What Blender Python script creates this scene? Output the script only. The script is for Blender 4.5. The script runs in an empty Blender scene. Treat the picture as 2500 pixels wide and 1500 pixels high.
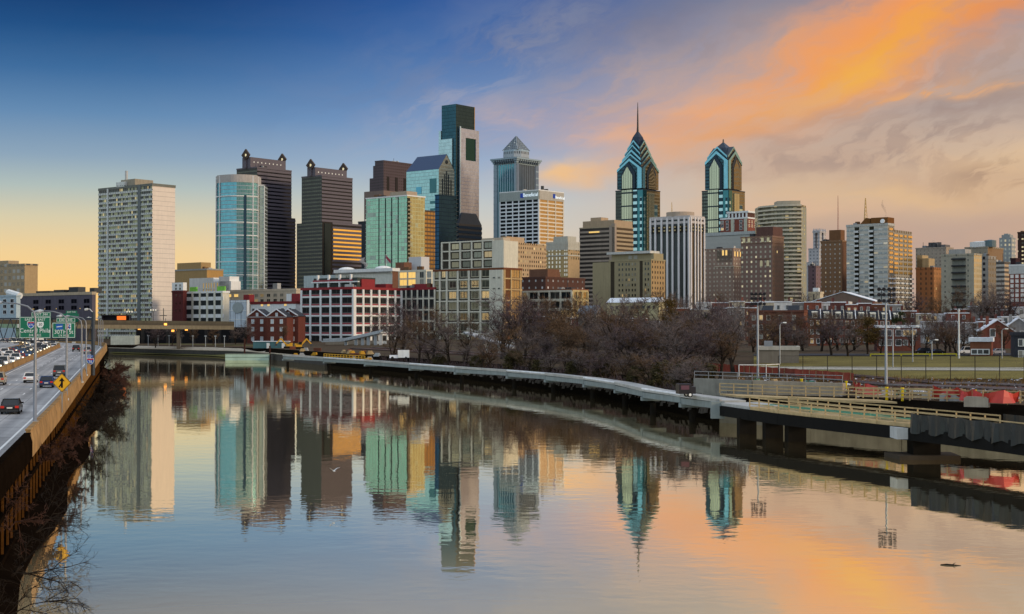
import bpy, math, random
from math import sin, cos, pi, radians, atan2, sqrt, exp
from mathutils import Vector, Matrix
random.seed(7)
SC = bpy.context.scene
COL = SC.collection
# ------------------------------------------------------------------ camera
F, CX, CY, HOR, CAMZ = 3500.0, 1250.0, 750.0, 798.0, 14.0
PITCH = math.atan((HOR - CY) / F)
cam_d = bpy.data.cameras.new('camera'); cam = bpy.data.objects.new('camera', cam_d); COL.objects.link(cam)
cam_d.sensor_width = 36.0; cam_d.lens = 36.0 * F / 2500.0
cam_d.clip_start = 0.5; cam_d.clip_end = 30000
cam.location = (0, 0, CAMZ); cam.rotation_euler = (pi / 2 + PITCH, 0, 0)
SC.camera = cam
# ------------------------------------------------------------------ colour management
SC.view_settings.view_transform = 'Standard'
SC.view_settings.look = 'None'
SC.view_settings.exposure = 0.0
SC.view_settings.gamma = 1.0
SC.cycles.max_bounces = 6
SC.cycles.use_denoising = True


def lin(c):
    return tuple(((x / 255.0) / 12.92 if x / 255.0 <= 0.04045 else ((x / 255.0 + 0.055) / 1.055) ** 2.4) for x in c)


def L4(c, k=1.0):
    return tuple(x * k for x in lin(c)) + (1.0,)


class NT:
    """tiny helper for building node trees"""
    def __init__(s, nt):
        s.nt = nt; s.n = nt.nodes; s.l = nt.links

    def new(s, t, **kw):
        n = s.n.new(t)
        for k, v in kw.items():
            setattr(n, k, v)
        return n

    def put(s, sock, v):
        if v is None:
            return
        if hasattr(v, 'is_output'):
            s.l.new(v, sock)
        else:
            sock.default_value = v

    def m(s, op, a, b=None, c=None, clamp=False):
        n = s.new('ShaderNodeMath', operation=op, use_clamp=clamp)
        s.put(n.inputs[0], a); s.put(n.inputs[1], b); s.put(n.inputs[2], c)
        return n.outputs[0]

    def mix(s, f, a, b, mode='MIX'):
        n = s.new('ShaderNodeMix', data_type='RGBA', blend_type=mode)
        s.put(n.inputs[0], f); s.put(n.inputs[6], a); s.put(n.inputs[7], b)
        return n.outputs[2]

    def mixf(s, f, a, b):
        n = s.new('ShaderNodeMix', data_type='FLOAT')
        s.put(n.inputs[0], f); s.put(n.inputs[2], a); s.put(n.inputs[3], b)
        return n.outputs[0]

    def step(s, x, lo, hi):
        n = s.new('ShaderNodeMapRange', interpolation_type='SMOOTHSTEP')
        s.put(n.inputs[0], x); n.inputs[1].default_value = lo; n.inputs[2].default_value = hi
        return n.outputs[0]

    def ramp(s, x, stops):
        n = s.new('ShaderNodeValToRGB')
        cr = n.color_ramp
        while len(cr.elements) > 1:
            cr.elements.remove(cr.elements[-1])
        cr.elements[0].position = stops[0][0]; cr.elements[0].color = stops[0][1]
        for p, c in stops[1:]:
            e = cr.elements.new(p); e.color = c
        s.put(n.inputs[0], x)
        return n.outputs[0]

    def vec(s, x, y, z=0.0):
        n = s.new('ShaderNodeCombineXYZ')
        s.put(n.inputs[0], x); s.put(n.inputs[1], y); s.put(n.inputs[2], z)
        return n.outputs[0]

    def noise(s, vec, scale=1.0, detail=3.0, rough=0.5, out=0):
        n = s.new('ShaderNodeTexNoise')
        s.put(n.inputs['Vector'], vec)
        n.inputs['Scale'].default_value = scale; n.inputs['Detail'].default_value = detail
        n.inputs['Roughness'].default_value = rough
        return n.outputs[out]


# ------------------------------------------------------------------ world: dawn sky
SUN_AZ, SUN_EL = radians(112), radians(13)          # measured from the view direction towards the right
w = bpy.data.worlds.new('World'); SC.world = w; w.use_nodes = True
T = NT(w.node_tree); T.n.clear()
out = T.new('ShaderNodeOutputWorld')
tc = T.new('ShaderNodeTexCoord')
sp = T.new('ShaderNodeSeparateXYZ'); T.l.new(tc.outputs['Generated'], sp.inputs[0])
dx, dy, dz = sp.outputs
az = T.m('ARCTAN2', dx, dy)
el = T.m('ARCSINE', T.m('MINIMUM', T.m('MAXIMUM', dz, -1.0), 1.0))
U = T.m('MULTIPLY', az, 3500.0)                    # pixels of a 2500 px wide view, but defined all round
V = T.m('MULTIPLY', el, 3500.0)
wn = T.noise(T.vec(T.m('MULTIPLY', U, 0.0032), T.m('MULTIPLY', V, 0.006), 3.1), 1.0, 4.0, 0.55, out=1)
ws = T.new('ShaderNodeSeparateColor'); T.l.new(wn, ws.inputs[0])
Uw = T.m('ADD', U, T.m('MULTIPLY', T.m('SUBTRACT', ws.outputs[0], 0.5), 240.0))
Vw = T.m('ADD', V, T.m('MULTIPLY', T.m('SUBTRACT', ws.outputs[1], 0.5), 120.0))


def rampV(pts):        # pts: (image row, colour)
    st = sorted([((798 - y) / 3500.0 / 0.6, L4(c)) for y, c in pts], key=lambda q: q[0])
    st = [(max(0.0, min(1.0, p)), c) for p, c in st]
    return T.ramp(T.m('DIVIDE', el, 0.6), st)


rl = rampV([(798, (255, 196, 112)), (700, (253, 208, 135)), (620, (240, 208, 152)), (540, (214, 204, 172)), (470, (176, 190, 186)), (400, (140, 165, 186)),
            (300, (98, 138, 178)), (200, (58, 107, 157)), (100, (26, 78, 132)), (0, (8, 54, 108)), (-150, (8, 44, 100)), (-700, (60, 100, 165)), (-1300, (110, 140, 190))])
rm = rampV([(798, (238, 205, 165)), (700, (228, 206, 176)), (600, (214, 205, 188)), (500, (190, 198, 200)), (400, (148, 174, 204)), (300, (112, 150, 197)), (200, (88, 130, 184)),
            (100, (54, 105, 170)), (0, (38, 88, 156)), (-150, (36, 80, 150)), (-700, (80, 115, 175)), (-1300, (120, 145, 190))])
rr = rampV([(798, (190, 162, 148)), (700, (180, 157, 148)), (600, (176, 156, 150)), (520, (204, 176, 150)), (430, (214, 188, 160)), (330, (196, 180, 168)), (200, (172, 164, 166)), (80, (150, 146, 156)),
            (0, (120, 128, 150)), (-150, (100, 112, 150)), (-700, (100, 120, 170)), (-1300, (130, 145, 185))])
skc = T.mix(T.step(U, -1000.0, 50.0), rl, rm)
skc = T.mix(T.step(Uw, -50.0, 750.0), skc, rr)
# streaky cloud texture, two directions
ca, sa = cos(radians(24)), sin(radians(24))
s1 = T.m('ADD', T.m('MULTIPLY', Uw, ca), T.m('MULTIPLY', Vw, sa))
t1 = T.m('SUBTRACT', T.m('MULTIPLY', Vw, ca), T.m('MULTIPLY', Uw, sa))
n1 = T.noise(T.vec(T.m('MULTIPLY', s1, 0.0034), T.m('MULTIPLY', t1, 0.012), 1.7), 1.0, 6.0, 0.6)
n2 = T.noise(T.vec(T.m('MULTIPLY', Uw, 0.0042), T.m('MULTIPLY', Vw, 0.017), 8.3), 1.0, 5.0, 0.58)
n3 = T.noise(T.vec(T.m('MULTIPLY', s1, 0.011), T.m('MULTIPLY', t1, 0.03), 5.2), 1.0, 5.0, 0.6)
n1s = T.step(T.m('ADD', T.m('MULTIPLY', n1, 0.7), T.m('MULTIPLY', n3, 0.3)), 0.40, 0.60)
n3s = T.step(n3, 0.42, 0.60)
n2s = T.step(T.m('ADD', T.m('MULTIPLY', n2, 0.75), T.m('MULTIPLY', n3, 0.25)), 0.40, 0.60)


def blob(col, x, y, ang, sx, sy, k, tex, colour, base=0.35):
    """a soft streak of cloud centred on a direction"""
    u0, v0 = x - 1250.0, 798.0 - y
    c_, s_ = cos(radians(ang)), sin(radians(ang))
    a = T.m('SUBTRACT', Uw, u0); b = T.m('SUBTRACT', Vw, v0)
    p = T.m('DIVIDE', T.m('ADD', T.m('MULTIPLY', a, c_), T.m('MULTIPLY', b, s_)), sx)
    q = T.m('DIVIDE', T.m('SUBTRACT', T.m('MULTIPLY', b, c_), T.m('MULTIPLY', a, s_)), sy)
    g = T.m('EXPONENT', T.m('MULTIPLY', T.m('ADD', T.m('MULTIPLY', p, p), T.m('MULTIPLY', q, q)), -1.0))
    tx = T.mixf(base, tex, 1.0)
    f = T.m('MULTIPLY', T.m('MULTIPLY', g, tx), k, clamp=True)
    return T.mix(f, col, L4(colour))


for b in [
    # grey mauve veils
    (1560, 60, 12, 420, 90, 0.85, n1s, (106, 114, 142), 0.4),
    (1420, 40, 20, 260, 46, 0.6, n3s, (86, 106, 150), 0.1),
    (1680, 120, 16, 240, 40, 0.6, n3s, (128, 126, 142), 0.1),
    (1800, 190, 14, 380, 90, 0.7, n1s, (190, 160, 146), 0.5),
    (1500, 190, 20, 330, 70, 0.5, n1s, (150, 150, 165), 0.4),
    (1230, 150, 30, 300, 120, 0.45, n1s, (118, 138, 176), 0.1),
    (900, 200, 24, 260, 60, 0.35, n1s, (92, 124, 168), 0.1),
    (1080, 250, 22, 220, 40, 0.45, n3s, (150, 162, 188), 0.1),
    (1330, 90, 26, 260, 40, 0.4, n3s, (128, 136, 160), 0.1),
    (1020, 330, 20, 240, 40, 0.45, n1s, (165, 172, 186), 0.2),
    (1240, 300, -20, 110, 40, 0.5, n2s, (205, 176, 164), 0.3),
    (1480, 230, 25, 200, 60, 0.5, n1s, (200, 168, 152), 0.3),
    (1700, 300, 4, 340, 50, 0.75, n2s, (233, 172, 132), 0.4),
    (1900, 250, 8, 330, 60, 0.7, n1s, (226, 170, 132), 0.5),
    (1650, 345, 3, 260, 26, 0.7, n2s, (240, 178, 130), 0.5),
    (1850, 350, -6, 300, 34, 0.65, n2s, (178, 152, 144), 0.5),
    (1380, 432, 0, 120, 26, 0.95, n2s, (240, 194, 138), 0.7),
    (1560, 410, 10, 180, 26, 0.6, n2s, (228, 182, 142), 0.5),
    (2000, 430, -4, 320, 42, 0.7, n2s, (172, 150, 144), 0.5),
    (2400, 190, 16, 300, 75, 0.9, n3s, (150, 146, 150), 0.35),
    (2440, 60, 30, 150, 44, 0.9, n3s, (136, 132, 144), 0.1),
    (2300, 130, 30, 260, 26, 0.8, n3s, (176, 150, 136), 0.0),
    (1980, 110, 28, 260, 30, 0.7, n3s, (196, 156, 134), 0.0),
    (2200, 215, 20, 260, 30, 0.9, n3s, (160, 148, 148), 0.1),
    # the lit band
    (2080, 150, 26, 420, 105, 0.95, n1s, (236, 160, 104), 0.35),
    (2290, 40, 27, 430, 95, 1.0, n1s, (242, 150, 84), 0.45),
    (2140, 150, 27, 330, 46, 1.0, n1s, (238, 165, 70), 0.4),
    (2040, 215, 24, 110, 26, 0.9, n1s, (238, 176, 78), 0.6),
    (2420, 70, 22, 160, 50, 0.7, n2s, (232, 140, 74), 0.4),
    # dusky streaks low on the right
    (2330, 285, 3, 320, 34, 0.95, n2s, (138, 130, 136), 0.5),
    (2250, 340, 4, 300, 30, 0.9, n3s, (148, 136, 136), 0.4),
    (2120, 395, 4, 330, 28, 0.85, n3s, (152, 138, 136), 0.3),
    (2480, 250, 0, 160, 50, 0.6, n2s, (140, 132, 136), 0.3),
    (2440, 440, 2, 170, 40, 0.9, n3s, (140, 124, 120), 0.3),
    (2300, 250, 4, 200, 14, 0.8, n3s, (226, 168, 120), 0.2),
    (2180, 258, 14, 150, 16, 0.8, n3s, (228, 164, 108), 0.1),
    (2150, 480, -2, 260, 32, 0.45, n2s, (226, 190, 140), 0.4),
    (2480, 400, 0, 120, 30, 0.5, n2s, (236, 200, 150), 0.4),
    (2360, 555, 0, 420, 44, 0.8, n2s, (174, 154, 150), 0.6),
    (1900, 520, 0, 300, 34, 0.45, n2s, (222, 186, 158), 0.5),
    # beyond the right edge: the sun's glow behind the clouds
    (5600, 660, 0, 2200, 260, 1.0, n2s, (255, 196, 104), 0.8),
    (5600, 330, 0, 2600, 330, 0.75, n2s, (250, 190, 130), 0.6),
]:
    skc = blob(skc, *b)
# the half of the sky behind the camera: pale, brightened unseen to light buildings
back = T.step(dy, 0.35, -0.25)
bk = T.ramp(T.m('DIVIDE', el, 1.5), [(0.0, (0.84, 0.88, 0.82, 1)), (0.10, (0.62, 0.86, 0.92, 1)), (0.3, (0.50, 0.72, 0.94, 1)), (1.0, (0.55, 0.68, 0.92, 1))])
skc = T.mix(T.m('MULTIPLY', back, T.m('SUBTRACT', 1.0, T.step(U, 3000.0, 6500.0))), skc, bk)
skc = T.mix(T.step(el, 0.30, 0.75), skc, (0.84, 0.91, 1.02, 1))  # overhead sky, out of view, brightened too for ambient light
bg = T.new('ShaderNodeBackground'); T.l.new(skc, bg.inputs[0]); bg.inputs[1].default_value = 1.0
sky = T.new('ShaderNodeTexSky', sky_type='NISHITA', sun_disc=False)
sky.sun_elevation = SUN_EL; sky.sun_rotation = SUN_AZ; sky.altitude = 10
bg2 = T.new('ShaderNodeBackground'); T.l.new(sky.outputs[0], bg2.inputs[0]); bg2.inputs[1].default_value = 0.001
ad = T.new('ShaderNodeAddShader'); T.l.new(bg.outputs[0], ad.inputs[0]); T.l.new(bg2.outputs[0], ad.inputs[1])
T.l.new(ad.outputs[0], out.inputs[0])
# ------------------------------------------------------------------ sun behind thin cloud, low on the right
sun_d = bpy.data.lights.new('sun', 'SUN'); sun_d.energy = 2.2; sun_d.angle = radians(10); sun_d.color = (1.0, 0.78, 0.52)
sun = bpy.data.objects.new('sun', sun_d); COL.objects.link(sun)
sd = Vector((sin(SUN_AZ) * cos(SUN_EL), cos(SUN_AZ) * cos(SUN_EL), sin(SUN_EL)))
sun.rotation_euler = sd.to_track_quat('Z', 'Y').to_euler(); sun.location = (300, 0, 200)


def ray(px, py):
    xc, yc = (px - CX) / F, (CY - py) / F
    y = cos(PITCH) - yc * sin(PITCH); z = sin(PITCH) + yc * cos(PITCH)
    return xc / y, z / y                       # per metre of depth


def P(px, py, D):
    a, b = ray(px, py)
    return Vector((a * D, D, CAMZ + b * D))


def G(px, py, z):                               # where the line of sight meets height z
    a, b = ray(px, py)
    D = (z - CAMZ) / b
    return Vector((a * D, D, z))


# ------------------------------------------------------------------ materials
MATS = {}


def newmat(name):
    m = bpy.data.materials.new(name); m.use_nodes = True
    t = NT(m.node_tree); t.n.clear()
    o = t.new('ShaderNodeOutputMaterial'); p = t.new('ShaderNodeBsdfPrincipled')
    t.l.new(p.outputs[0], o.inputs[0])
    return m, t, p, o


def pm(name, col, rough=0.8, metal=0.0, var=0.18, scale=0.6, em=None, ems=0.0, spec=0.4, stretch=None):
    if name in MATS:
        return MATS[name]
    m, t, p, o = newmat(name)
    c = (col[0], col[1], col[2], 1)
    if var > 0:
        tcn = t.new('ShaderNodeTexCoord')
        v = tcn.outputs['Object']
        if stretch:
            mp = t.new('ShaderNodeMapping'); mp.inputs['Scale'].default_value = stretch
            t.l.new(v, mp.inputs[0]); v = mp.outputs[0]
        n = t.noise(v, scale, 5.0, 0.62)
        k = t.m('ADD', t.m('MULTIPLY', t.m('SUBTRACT', n, 0.5), 2.4 * var), 1.0)
        if rough > 0.65:      # rain streaks and soot
            mp2 = t.new('ShaderNodeMapping'); mp2.inputs['Scale'].default_value = (1.3, 1.3, 0.06); t.l.new(tcn.outputs['Object'], mp2.inputs[0])
            k = t.m('MULTIPLY', k, t.m('ADD', 0.72, t.m('MULTIPLY', t.noise(mp2.outputs[0], 1.0, 4.0, 0.65), 0.56)))
        hsv = t.new('ShaderNodeHueSaturation'); hsv.inputs['Color'].default_value = c
        t.l.new(k, hsv.inputs['Value']); t.l.new(hsv.outputs[0], p.inputs['Base Color'])
    else:
        p.inputs['Base Color'].default_value = c
    p.inputs['Roughness'].default_value = rough; p.inputs['Metallic'].default_value = metal
    p.inputs['Specular IOR Level'].default_value = spec if rough < 0.5 else spec * 0.25
    if em:
        p.inputs['Emission Color'].default_value = (em[0], em[1], em[2], 1); p.inputs['Emission Strength'].default_value = ems
    MATS[name] = m
    return m


def facade(name, wall, glass, bay=3.0, floor=3.6, wf=0.6, hf=0.55, lit=0.0, litc=(1.0, 0.72, 0.3), lits=0.9, gm=0.5, gr=0.12, blind=0.0,
           blindc=(0.5, 0.5, 0.42), wr=0.85, var=0.16, u0=0.0, v0=0.0, wm=0.0, pair=False, wav=0.0):
    """procedural elevation: UVs are metres along the wall and metres above its foot"""
    if name in MATS:
        return MATS[name]
    m, t, p, o = newmat(name)
    uv = t.new('ShaderNodeUVMap'); s = t.new('ShaderNodeSeparateXYZ'); t.l.new(uv.outputs[0], s.inputs[0])
    u = t.m('ADD', t.m('DIVIDE', s.outputs[0], bay), u0 + 100.0); v = t.m('ADD', t.m('DIVIDE', s.outputs[1], floor), v0)
    fu = t.m('FRACT', u); fv = t.m('FRACT', v); iu = t.m('FLOOR', u); iv = t.m('FLOOR', v)
    mu = t.m('LESS_THAN', t.m('ABSOLUTE', t.m('SUBTRACT', fu, 0.5)), wf / 2.0)
    if pair:
        mu = t.m('MULTIPLY', mu, t.m('GREATER_THAN', t.m('ABSOLUTE', t.m('SUBTRACT', fu, 0.5)), wf * 0.14))
    mv = t.m('LESS_THAN', t.m('ABSOLUTE', t.m('SUBTRACT', fv, 0.5)), hf / 2.0)
    mask = t.m('MULTIPLY', mu, mv)
    wn_ = t.new('ShaderNodeTexWhiteNoise', noise_dimensions='3D')
    t.l.new(t.vec(iu, iv, sum(map(ord, name)) % 97 * 1.0), wn_.inputs['Vector'])
    r1 = wn_.outputs['Value']; rc = t.new('ShaderNodeSeparateColor'); t.l.new(wn_.outputs['Color'], rc.inputs[0])
    g = t.mix(t.m('MULTIPLY', rc.outputs[0], 0.9), (glass[0] * 0.86, glass[1] * 0.86, glass[2] * 0.86, 1), (min(1, glass[0] * 1.12), min(1, glass[1] * 1.12), min(1, glass[2] * 1.12), 1))
    isb = t.m('LESS_THAN', rc.outputs[1], blind)
    g = t.mix(isb, g, t.mix(rc.outputs[2], (blindc[0] * 0.6, blindc[1] * 0.6, blindc[2] * 0.6, 1), (blindc[0], blindc[1], blindc[2], 1)))
    n = t.noise(t.vec(s.outputs[0], s.outputs[1], 0.0), 0.35, 5.0, 0.65)
    n2 = t.noise(t.vec(t.m('MULTIPLY', s.outputs[0], 1.2), t.m('MULTIPLY', s.outputs[1], 0.05), 4.0), 1.0, 3.0, 0.6)
    k = t.m('ADD', 1.0 - 3.0 * var, t.m('MULTIPLY', t.m('ADD', n, n2), 3.0 * var))
    hs = t.new('ShaderNodeHueSaturation'); hs.inputs['Color'].default_value = (wall[0], wall[1], wall[2], 1); t.l.new(k, hs.inputs['Value'])
    t.l.new(t.mix(mask, hs.outputs[0], g), p.inputs['Base Color'])
    gmm = t.m('MULTIPLY', t.m('SUBTRACT', 1.0, isb), gm)
    t.l.new(t.mixf(mask, wm, gmm), p.inputs['Metallic'])
    t.l.new(t.mixf(mask, wr, t.mixf(isb, gr, 0.45)), p.inputs['Roughness'])
    t.l.new(t.mixf(mask, 0.12, 0.5), p.inputs['Specular IOR Level'])
    if lit > 0:
        li = t.m('MULTIPLY', t.m('LESS_THAN', r1, lit), mask)
        p.inputs['Emission Color'].default_value = (litc[0], litc[1], litc[2], 1)
        t.l.new(t.m('MULTIPLY', li, lits), p.inputs['Emission Strength'])
    if wav > 0:          # panes of a curtain wall are never quite in one plane
        b = t.new('ShaderNodeBump'); b.inputs['Strength'].default_value = 1.0; b.inputs['Distance'].default_value = wav
        nn = t.noise(t.vec(t.m('MULTIPLY', u, 0.9), t.m('MULTIPLY', v, 0.9), 2.0), 1.0, 2.0, 0.5)
        t.l.new(nn, b.inputs['Height']); t.l.new(b.outputs[0], p.inputs['Normal'])
    MATS[name] = m
    return m


# ------------------------------------------------------------------ mesh helpers
class M:
    def __init__(s):
        s.v = []; s.f = []; s.uv = []; s.mi = []

    def poly(s, pts, mi=0, uv=None):
        i = len(s.v); s.v += [tuple(p) for p in pts]; s.f.append(tuple(range(i, i + len(pts)))); s.mi.append(mi)
        s.uv += list(uv) if uv else [(p[0] + p[1], p[2]) for p in pts]

    def box(s, x0, y0, z0, x1, y1, z1, mi=0):
        a = mi if isinstance(mi, tuple) else (mi,) * 5          # -x, -y, +x, +y, top/bottom
        s.poly([(x0, y1, z0), (x0, y0, z0), (x0, y0, z1), (x0, y1, z1)], a[0], [(y1, z0), (y0, z0), (y0, z1), (y1, z1)])
        s.poly([(x0, y0, z0), (x1, y0, z0), (x1, y0, z1), (x0, y0, z1)], a[1], [(x0, z0), (x1, z0), (x1, z1), (x0, z1)])
        s.poly([(x1, y0, z0), (x1, y1, z0), (x1, y1, z1), (x1, y0, z1)], a[2], [(y0, z0), (y1, z0), (y1, z1), (y0, z1)])
        s.poly([(x1, y1, z0), (x0, y1, z0), (x0, y1, z1), (x1, y1, z1)], a[3], [(x1, z0), (x0, z0), (x0, z1), (x1, z1)])
        s.poly([(x0, y0, z1), (x1, y0, z1), (x1, y1, z1), (x0, y1, z1)], a[4], [(x0, y0), (x1, y0), (x1, y1), (x0, y1)])
        s.poly([(x0, y1, z0), (x1, y1, z0), (x1, y0, z0), (x0, y0, z0)], a[4], [(x0, y0), (x1, y0), (x1, y1), (x0, y1)])
        return s

    def prism(s, pts, z0, z1, mi=0, mtop=None, scale=1.0, cen=None):
        """vertical prism over a counter-clockwise outline; scale<1 tapers the top about cen"""
        n = len(pts); u = 0.0
        cen = cen or (sum(p[0] for p in pts) / n, sum(p[1] for p in pts) / n)
        top = [(cen[0] + (p[0] - cen[0]) * scale, cen[1] + (p[1] - cen[1]) * scale) for p in pts]
        for i in range(n):
            a, b = pts[i], pts[(i + 1) % n]; d = sqrt((a[0] - b[0]) ** 2 + (a[1] - b[1]) ** 2)
            ta, tb = top[i], top[(i + 1) % n]
            s.poly([(a[0], a[1], z0), (b[0], b[1], z0), (tb[0], tb[1], z1), (ta[0], ta[1], z1)], mi, [(u, z0), (u + d, z0), (u + d, z1), (u, z1)])
            u += d
        if scale > 0.001:
            s.poly([(p[0], p[1], z1) for p in top], mi if mtop is None else mtop)
        s.poly([(p[0], p[1], z0) for p in reversed(pts)], mi if mtop is None else mtop)
        return s

    def tube(s, pts, rad, n=6, mi=0, cap=True):
        pts = [Vector(p) for p in pts]; rings = []
        for k, p in enumerate(pts):
            d = (pts[min(k + 1, len(pts) - 1)] - pts[max(k - 1, 0)]).normalized()
            up = Vector((0, 0, 1)) if abs(d.z) < 0.9 else Vector((1, 0, 0))
            a = d.cross(up).normalized(); b = a.cross(d)
            r = rad[k] if isinstance(rad, (list, tuple)) else rad
            rings.append([p + (a * cos(2 * pi * j / n) + b * sin(2 * pi * j / n)) * r for j in range(n)])
        i0 = len(s.v)
        for rg in rings:
            s.v += [tuple(q) for q in rg]
        for k in range(len(rings) - 1):
            for j in range(n):
                a = i0 + k * n + j; b = i0 + k * n + (j + 1) % n
                s.f.append((a, b, b + n, a + n)); s.mi.append(mi); s.uv += [(0, 0), (1, 0), (1, 1), (0, 1)]
        if cap:
            for k in (0, len(rings) - 1):
                f = [i0 + k * n + j for j in range(n)]
                s.f.append(tuple(f)); s.mi.append(mi); s.uv += [(0, 0)] * n
        return s

    def bar(s, p, q, w, h, mi=0):
        """box-section member from p to q"""
        p, q = Vector(p), Vector(q); d = (q - p).normalized()
        up = Vector((0, 0, 1)) if abs(d.z) < 0.95 else Vector((0, 1, 0))
        a = d.cross(up).normalized() * w / 2; b = a.cross(d).normalized() * h / 2
        c = [[e + a + b, e - a + b, e - a - b, e + a - b] for e in (p, q)]
        ln = (q - p).length
        for j in range(4):
            k = (j + 1) % 4
            s.poly([c[0][j], c[0][k], c[1][k], c[1][j]], mi, [(0, 0), (0, h), (ln, h), (ln, 0)])
        s.poly(c[0][::-1], mi); s.poly(c[1], mi)
        return s

    def build(s, name, mat, parent=None, loc=(0, 0, 0), rz=0.0, smooth=False):
        me = bpy.data.meshes.new(name); me.from_pydata(s.v, [], s.f)
        ul = me.uv_layers.new(name='UVMap')
        ul.data.foreach_set('uv', [c for q in s.uv for c in q])
        for mm in (mat if isinstance(mat, (list, tuple)) else [mat]):
            me.materials.append(mm)
        if any(s.mi):
            me.polygons.foreach_set('material_index', s.mi)
        if smooth:
            me.polygons.foreach_set('use_smooth', [True] * len(s.f))
        me.update()
        o = bpy.data.objects.new(name, me); COL.objects.link(o)
        o.location = loc; o.rotation_euler = (0, 0, rz)
        if parent:
            o.parent = parent
        return o


def tag(o, label=None, cat=None, group=None, kind=None):
    if label: o['label'] = label
    if cat: o['category'] = cat
    if group: o['group'] = group
    if kind: o['kind'] = kind
    return o


def thing(name, label, cat, loc=(0, 0, 0), rz=0.0, group=None):
    o = bpy.data.objects.new(name, None); COL.objects.link(o); o.empty_display_size = 0.5
    o.location = loc; o.rotation_euler = (0, 0, rz)
    return tag(o, label, cat, group)


def copy_tree(o, parent=None):
    c = o.copy(); COL.objects.link(c); c.parent = parent
    for ch in list(o.children):
        copy_tree(ch, c)
    return c


def text_part(body, size, mat, parent, loc, rot, name='lettering', align='CENTER', ext=0.01):
    cu = bpy.data.curves.new(name, 'FONT'); cu.body = body; cu.size = size; cu.extrude = ext
    cu.align_x = align; cu.align_y = 'CENTER'
    tmp = bpy.data.objects.new('tmp_text', cu); COL.objects.link(tmp)
    dg = bpy.context.evaluated_depsgraph_get()
    me = bpy.data.meshes.new_from_object(tmp.evaluated_get(dg))
    bpy.data.objects.remove(tmp)
    me.materials.clear(); me.materials.append(mat)
    o = bpy.data.objects.new(name, me); COL.objects.link(o); o.parent = parent; o.location = loc; o.rotation_euler = rot
    return o


ORD = ['first', 'second', 'third', 'fourth', 'fifth', 'sixth', 'seventh', 'eighth', 'ninth', 'tenth', 'eleventh', 'twelfth', 'thirteenth', 'fourteenth', 'fifteenth', 'sixteenth',
       'seventeenth', 'eighteenth', 'nineteenth', 'twentieth', 'twenty-first', 'twenty-second', 'twenty-third', 'twenty-fourth', 'twenty-fifth', 'twenty-sixth']
# ================================================================== ground, river, road
# bank of the river on the city side: (image column, depth)
BANK = [(2900, 150), (2500, 172), (2213, 184), (1990, 198), (1770, 210), (1640, 235), (1450, 290), (1250, 345), (1000, 430), (800, 520), (690, 590), (620, 650), (560, 672), (420, 715), (270, 765)]
BXY = [Vector(((px - 1250) / F * D, D, 0)) for px, D in BANK]


def bank_depth(px):
    for (a, da), (b, db) in zip(BANK, BANK[1:]):
        if b <= px <= a:
            t = (px - a) / (b - a); return 1.0 / ((1 - t) / da + t / db)
    return BANK[0][1] if px > BANK[0][0] else BANK[-1][1]


def mat_water():
    m, t, p, o = newmat('river_water'); t.n.remove(p)
    tcn = t.new('ShaderNodeTexCoord'); mp = t.new('ShaderNodeMapping'); t.l.new(tcn.outputs['Object'], mp.inputs[0])
    mp.inputs['Scale'].default_value = (0.8, 1.0, 1.0)
    a = t.noise(mp.outputs[0], 0.9, 2.0, 0.5); b = t.noise(mp.outputs[0], 0.22, 2.0, 0.5); c = t.noise(mp.outputs[0], 0.035, 2.0, 0.5)
    calm = t.step(c, 0.35, 0.65)
    h = t.m('ADD', t.m('MULTIPLY', a, t.m('ADD', 0.0028, t.m('MULTIPLY', calm, 0.0045))), t.m('MULTIPLY', b, 0.010))
    bp = t.new('ShaderNodeBump'); bp.inputs['Strength'].default_value = 1.0; bp.inputs['Distance'].default_value = 1.0
    t.l.new(h, bp.inputs['Height'])
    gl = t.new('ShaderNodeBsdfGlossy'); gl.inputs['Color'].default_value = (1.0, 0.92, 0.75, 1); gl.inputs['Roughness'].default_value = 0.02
    df = t.new('ShaderNodeBsdfDiffuse'); df.inputs['Color'].default_value = (0.70, 0.56, 0.32, 1)  # golder and paler than silt, standing in for bright sky reflection
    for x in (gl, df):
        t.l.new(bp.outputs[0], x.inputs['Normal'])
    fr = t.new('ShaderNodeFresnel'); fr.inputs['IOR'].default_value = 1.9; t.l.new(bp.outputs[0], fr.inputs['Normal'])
    lw = t.new('ShaderNodeLayerWeight'); lw.inputs['Blend'].default_value = 0.5      # less mirror, more of the silty, gold-painted body colour where one looks down
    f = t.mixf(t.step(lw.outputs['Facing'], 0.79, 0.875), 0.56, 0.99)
    mx = t.new('ShaderNodeMixShader'); t.l.new(f, mx.inputs[0]); t.l.new(df.outputs[0], mx.inputs[1]); t.l.new(gl.outputs[0], mx.inputs[2])
    t.l.new(mx.outputs[0], o.inputs[0])
    return m


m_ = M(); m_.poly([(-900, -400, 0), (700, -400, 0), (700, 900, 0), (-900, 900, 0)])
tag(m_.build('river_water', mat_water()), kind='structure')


def mat_ground():
    m, t, p, o = newmat('ground')
    tcn = t.new('ShaderNodeTexCoord'); ob = tcn.outputs['Object']
    n = t.noise(ob, 0.05, 6.0, 0.6); n2 = t.noise(ob, 0.7, 4.0, 0.7)
    c = t.ramp(n, [(0.3, (0.045, 0.030, 0.020, 1)), (0.5, (0.075, 0.052, 0.033, 1)), (0.7, (0.055, 0.050, 0.024, 1))])
    c = t.mix(t.step(n2, 0.45, 0.75), c, (0.10, 0.075, 0.052, 1))
    t.l.new(c, p.inputs['Base Color']); p.inputs['Roughness'].default_value = 0.95; p.inputs['Specular IOR Level'].default_value = 0.05
    return m


GROUND = mat_ground()


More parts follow.
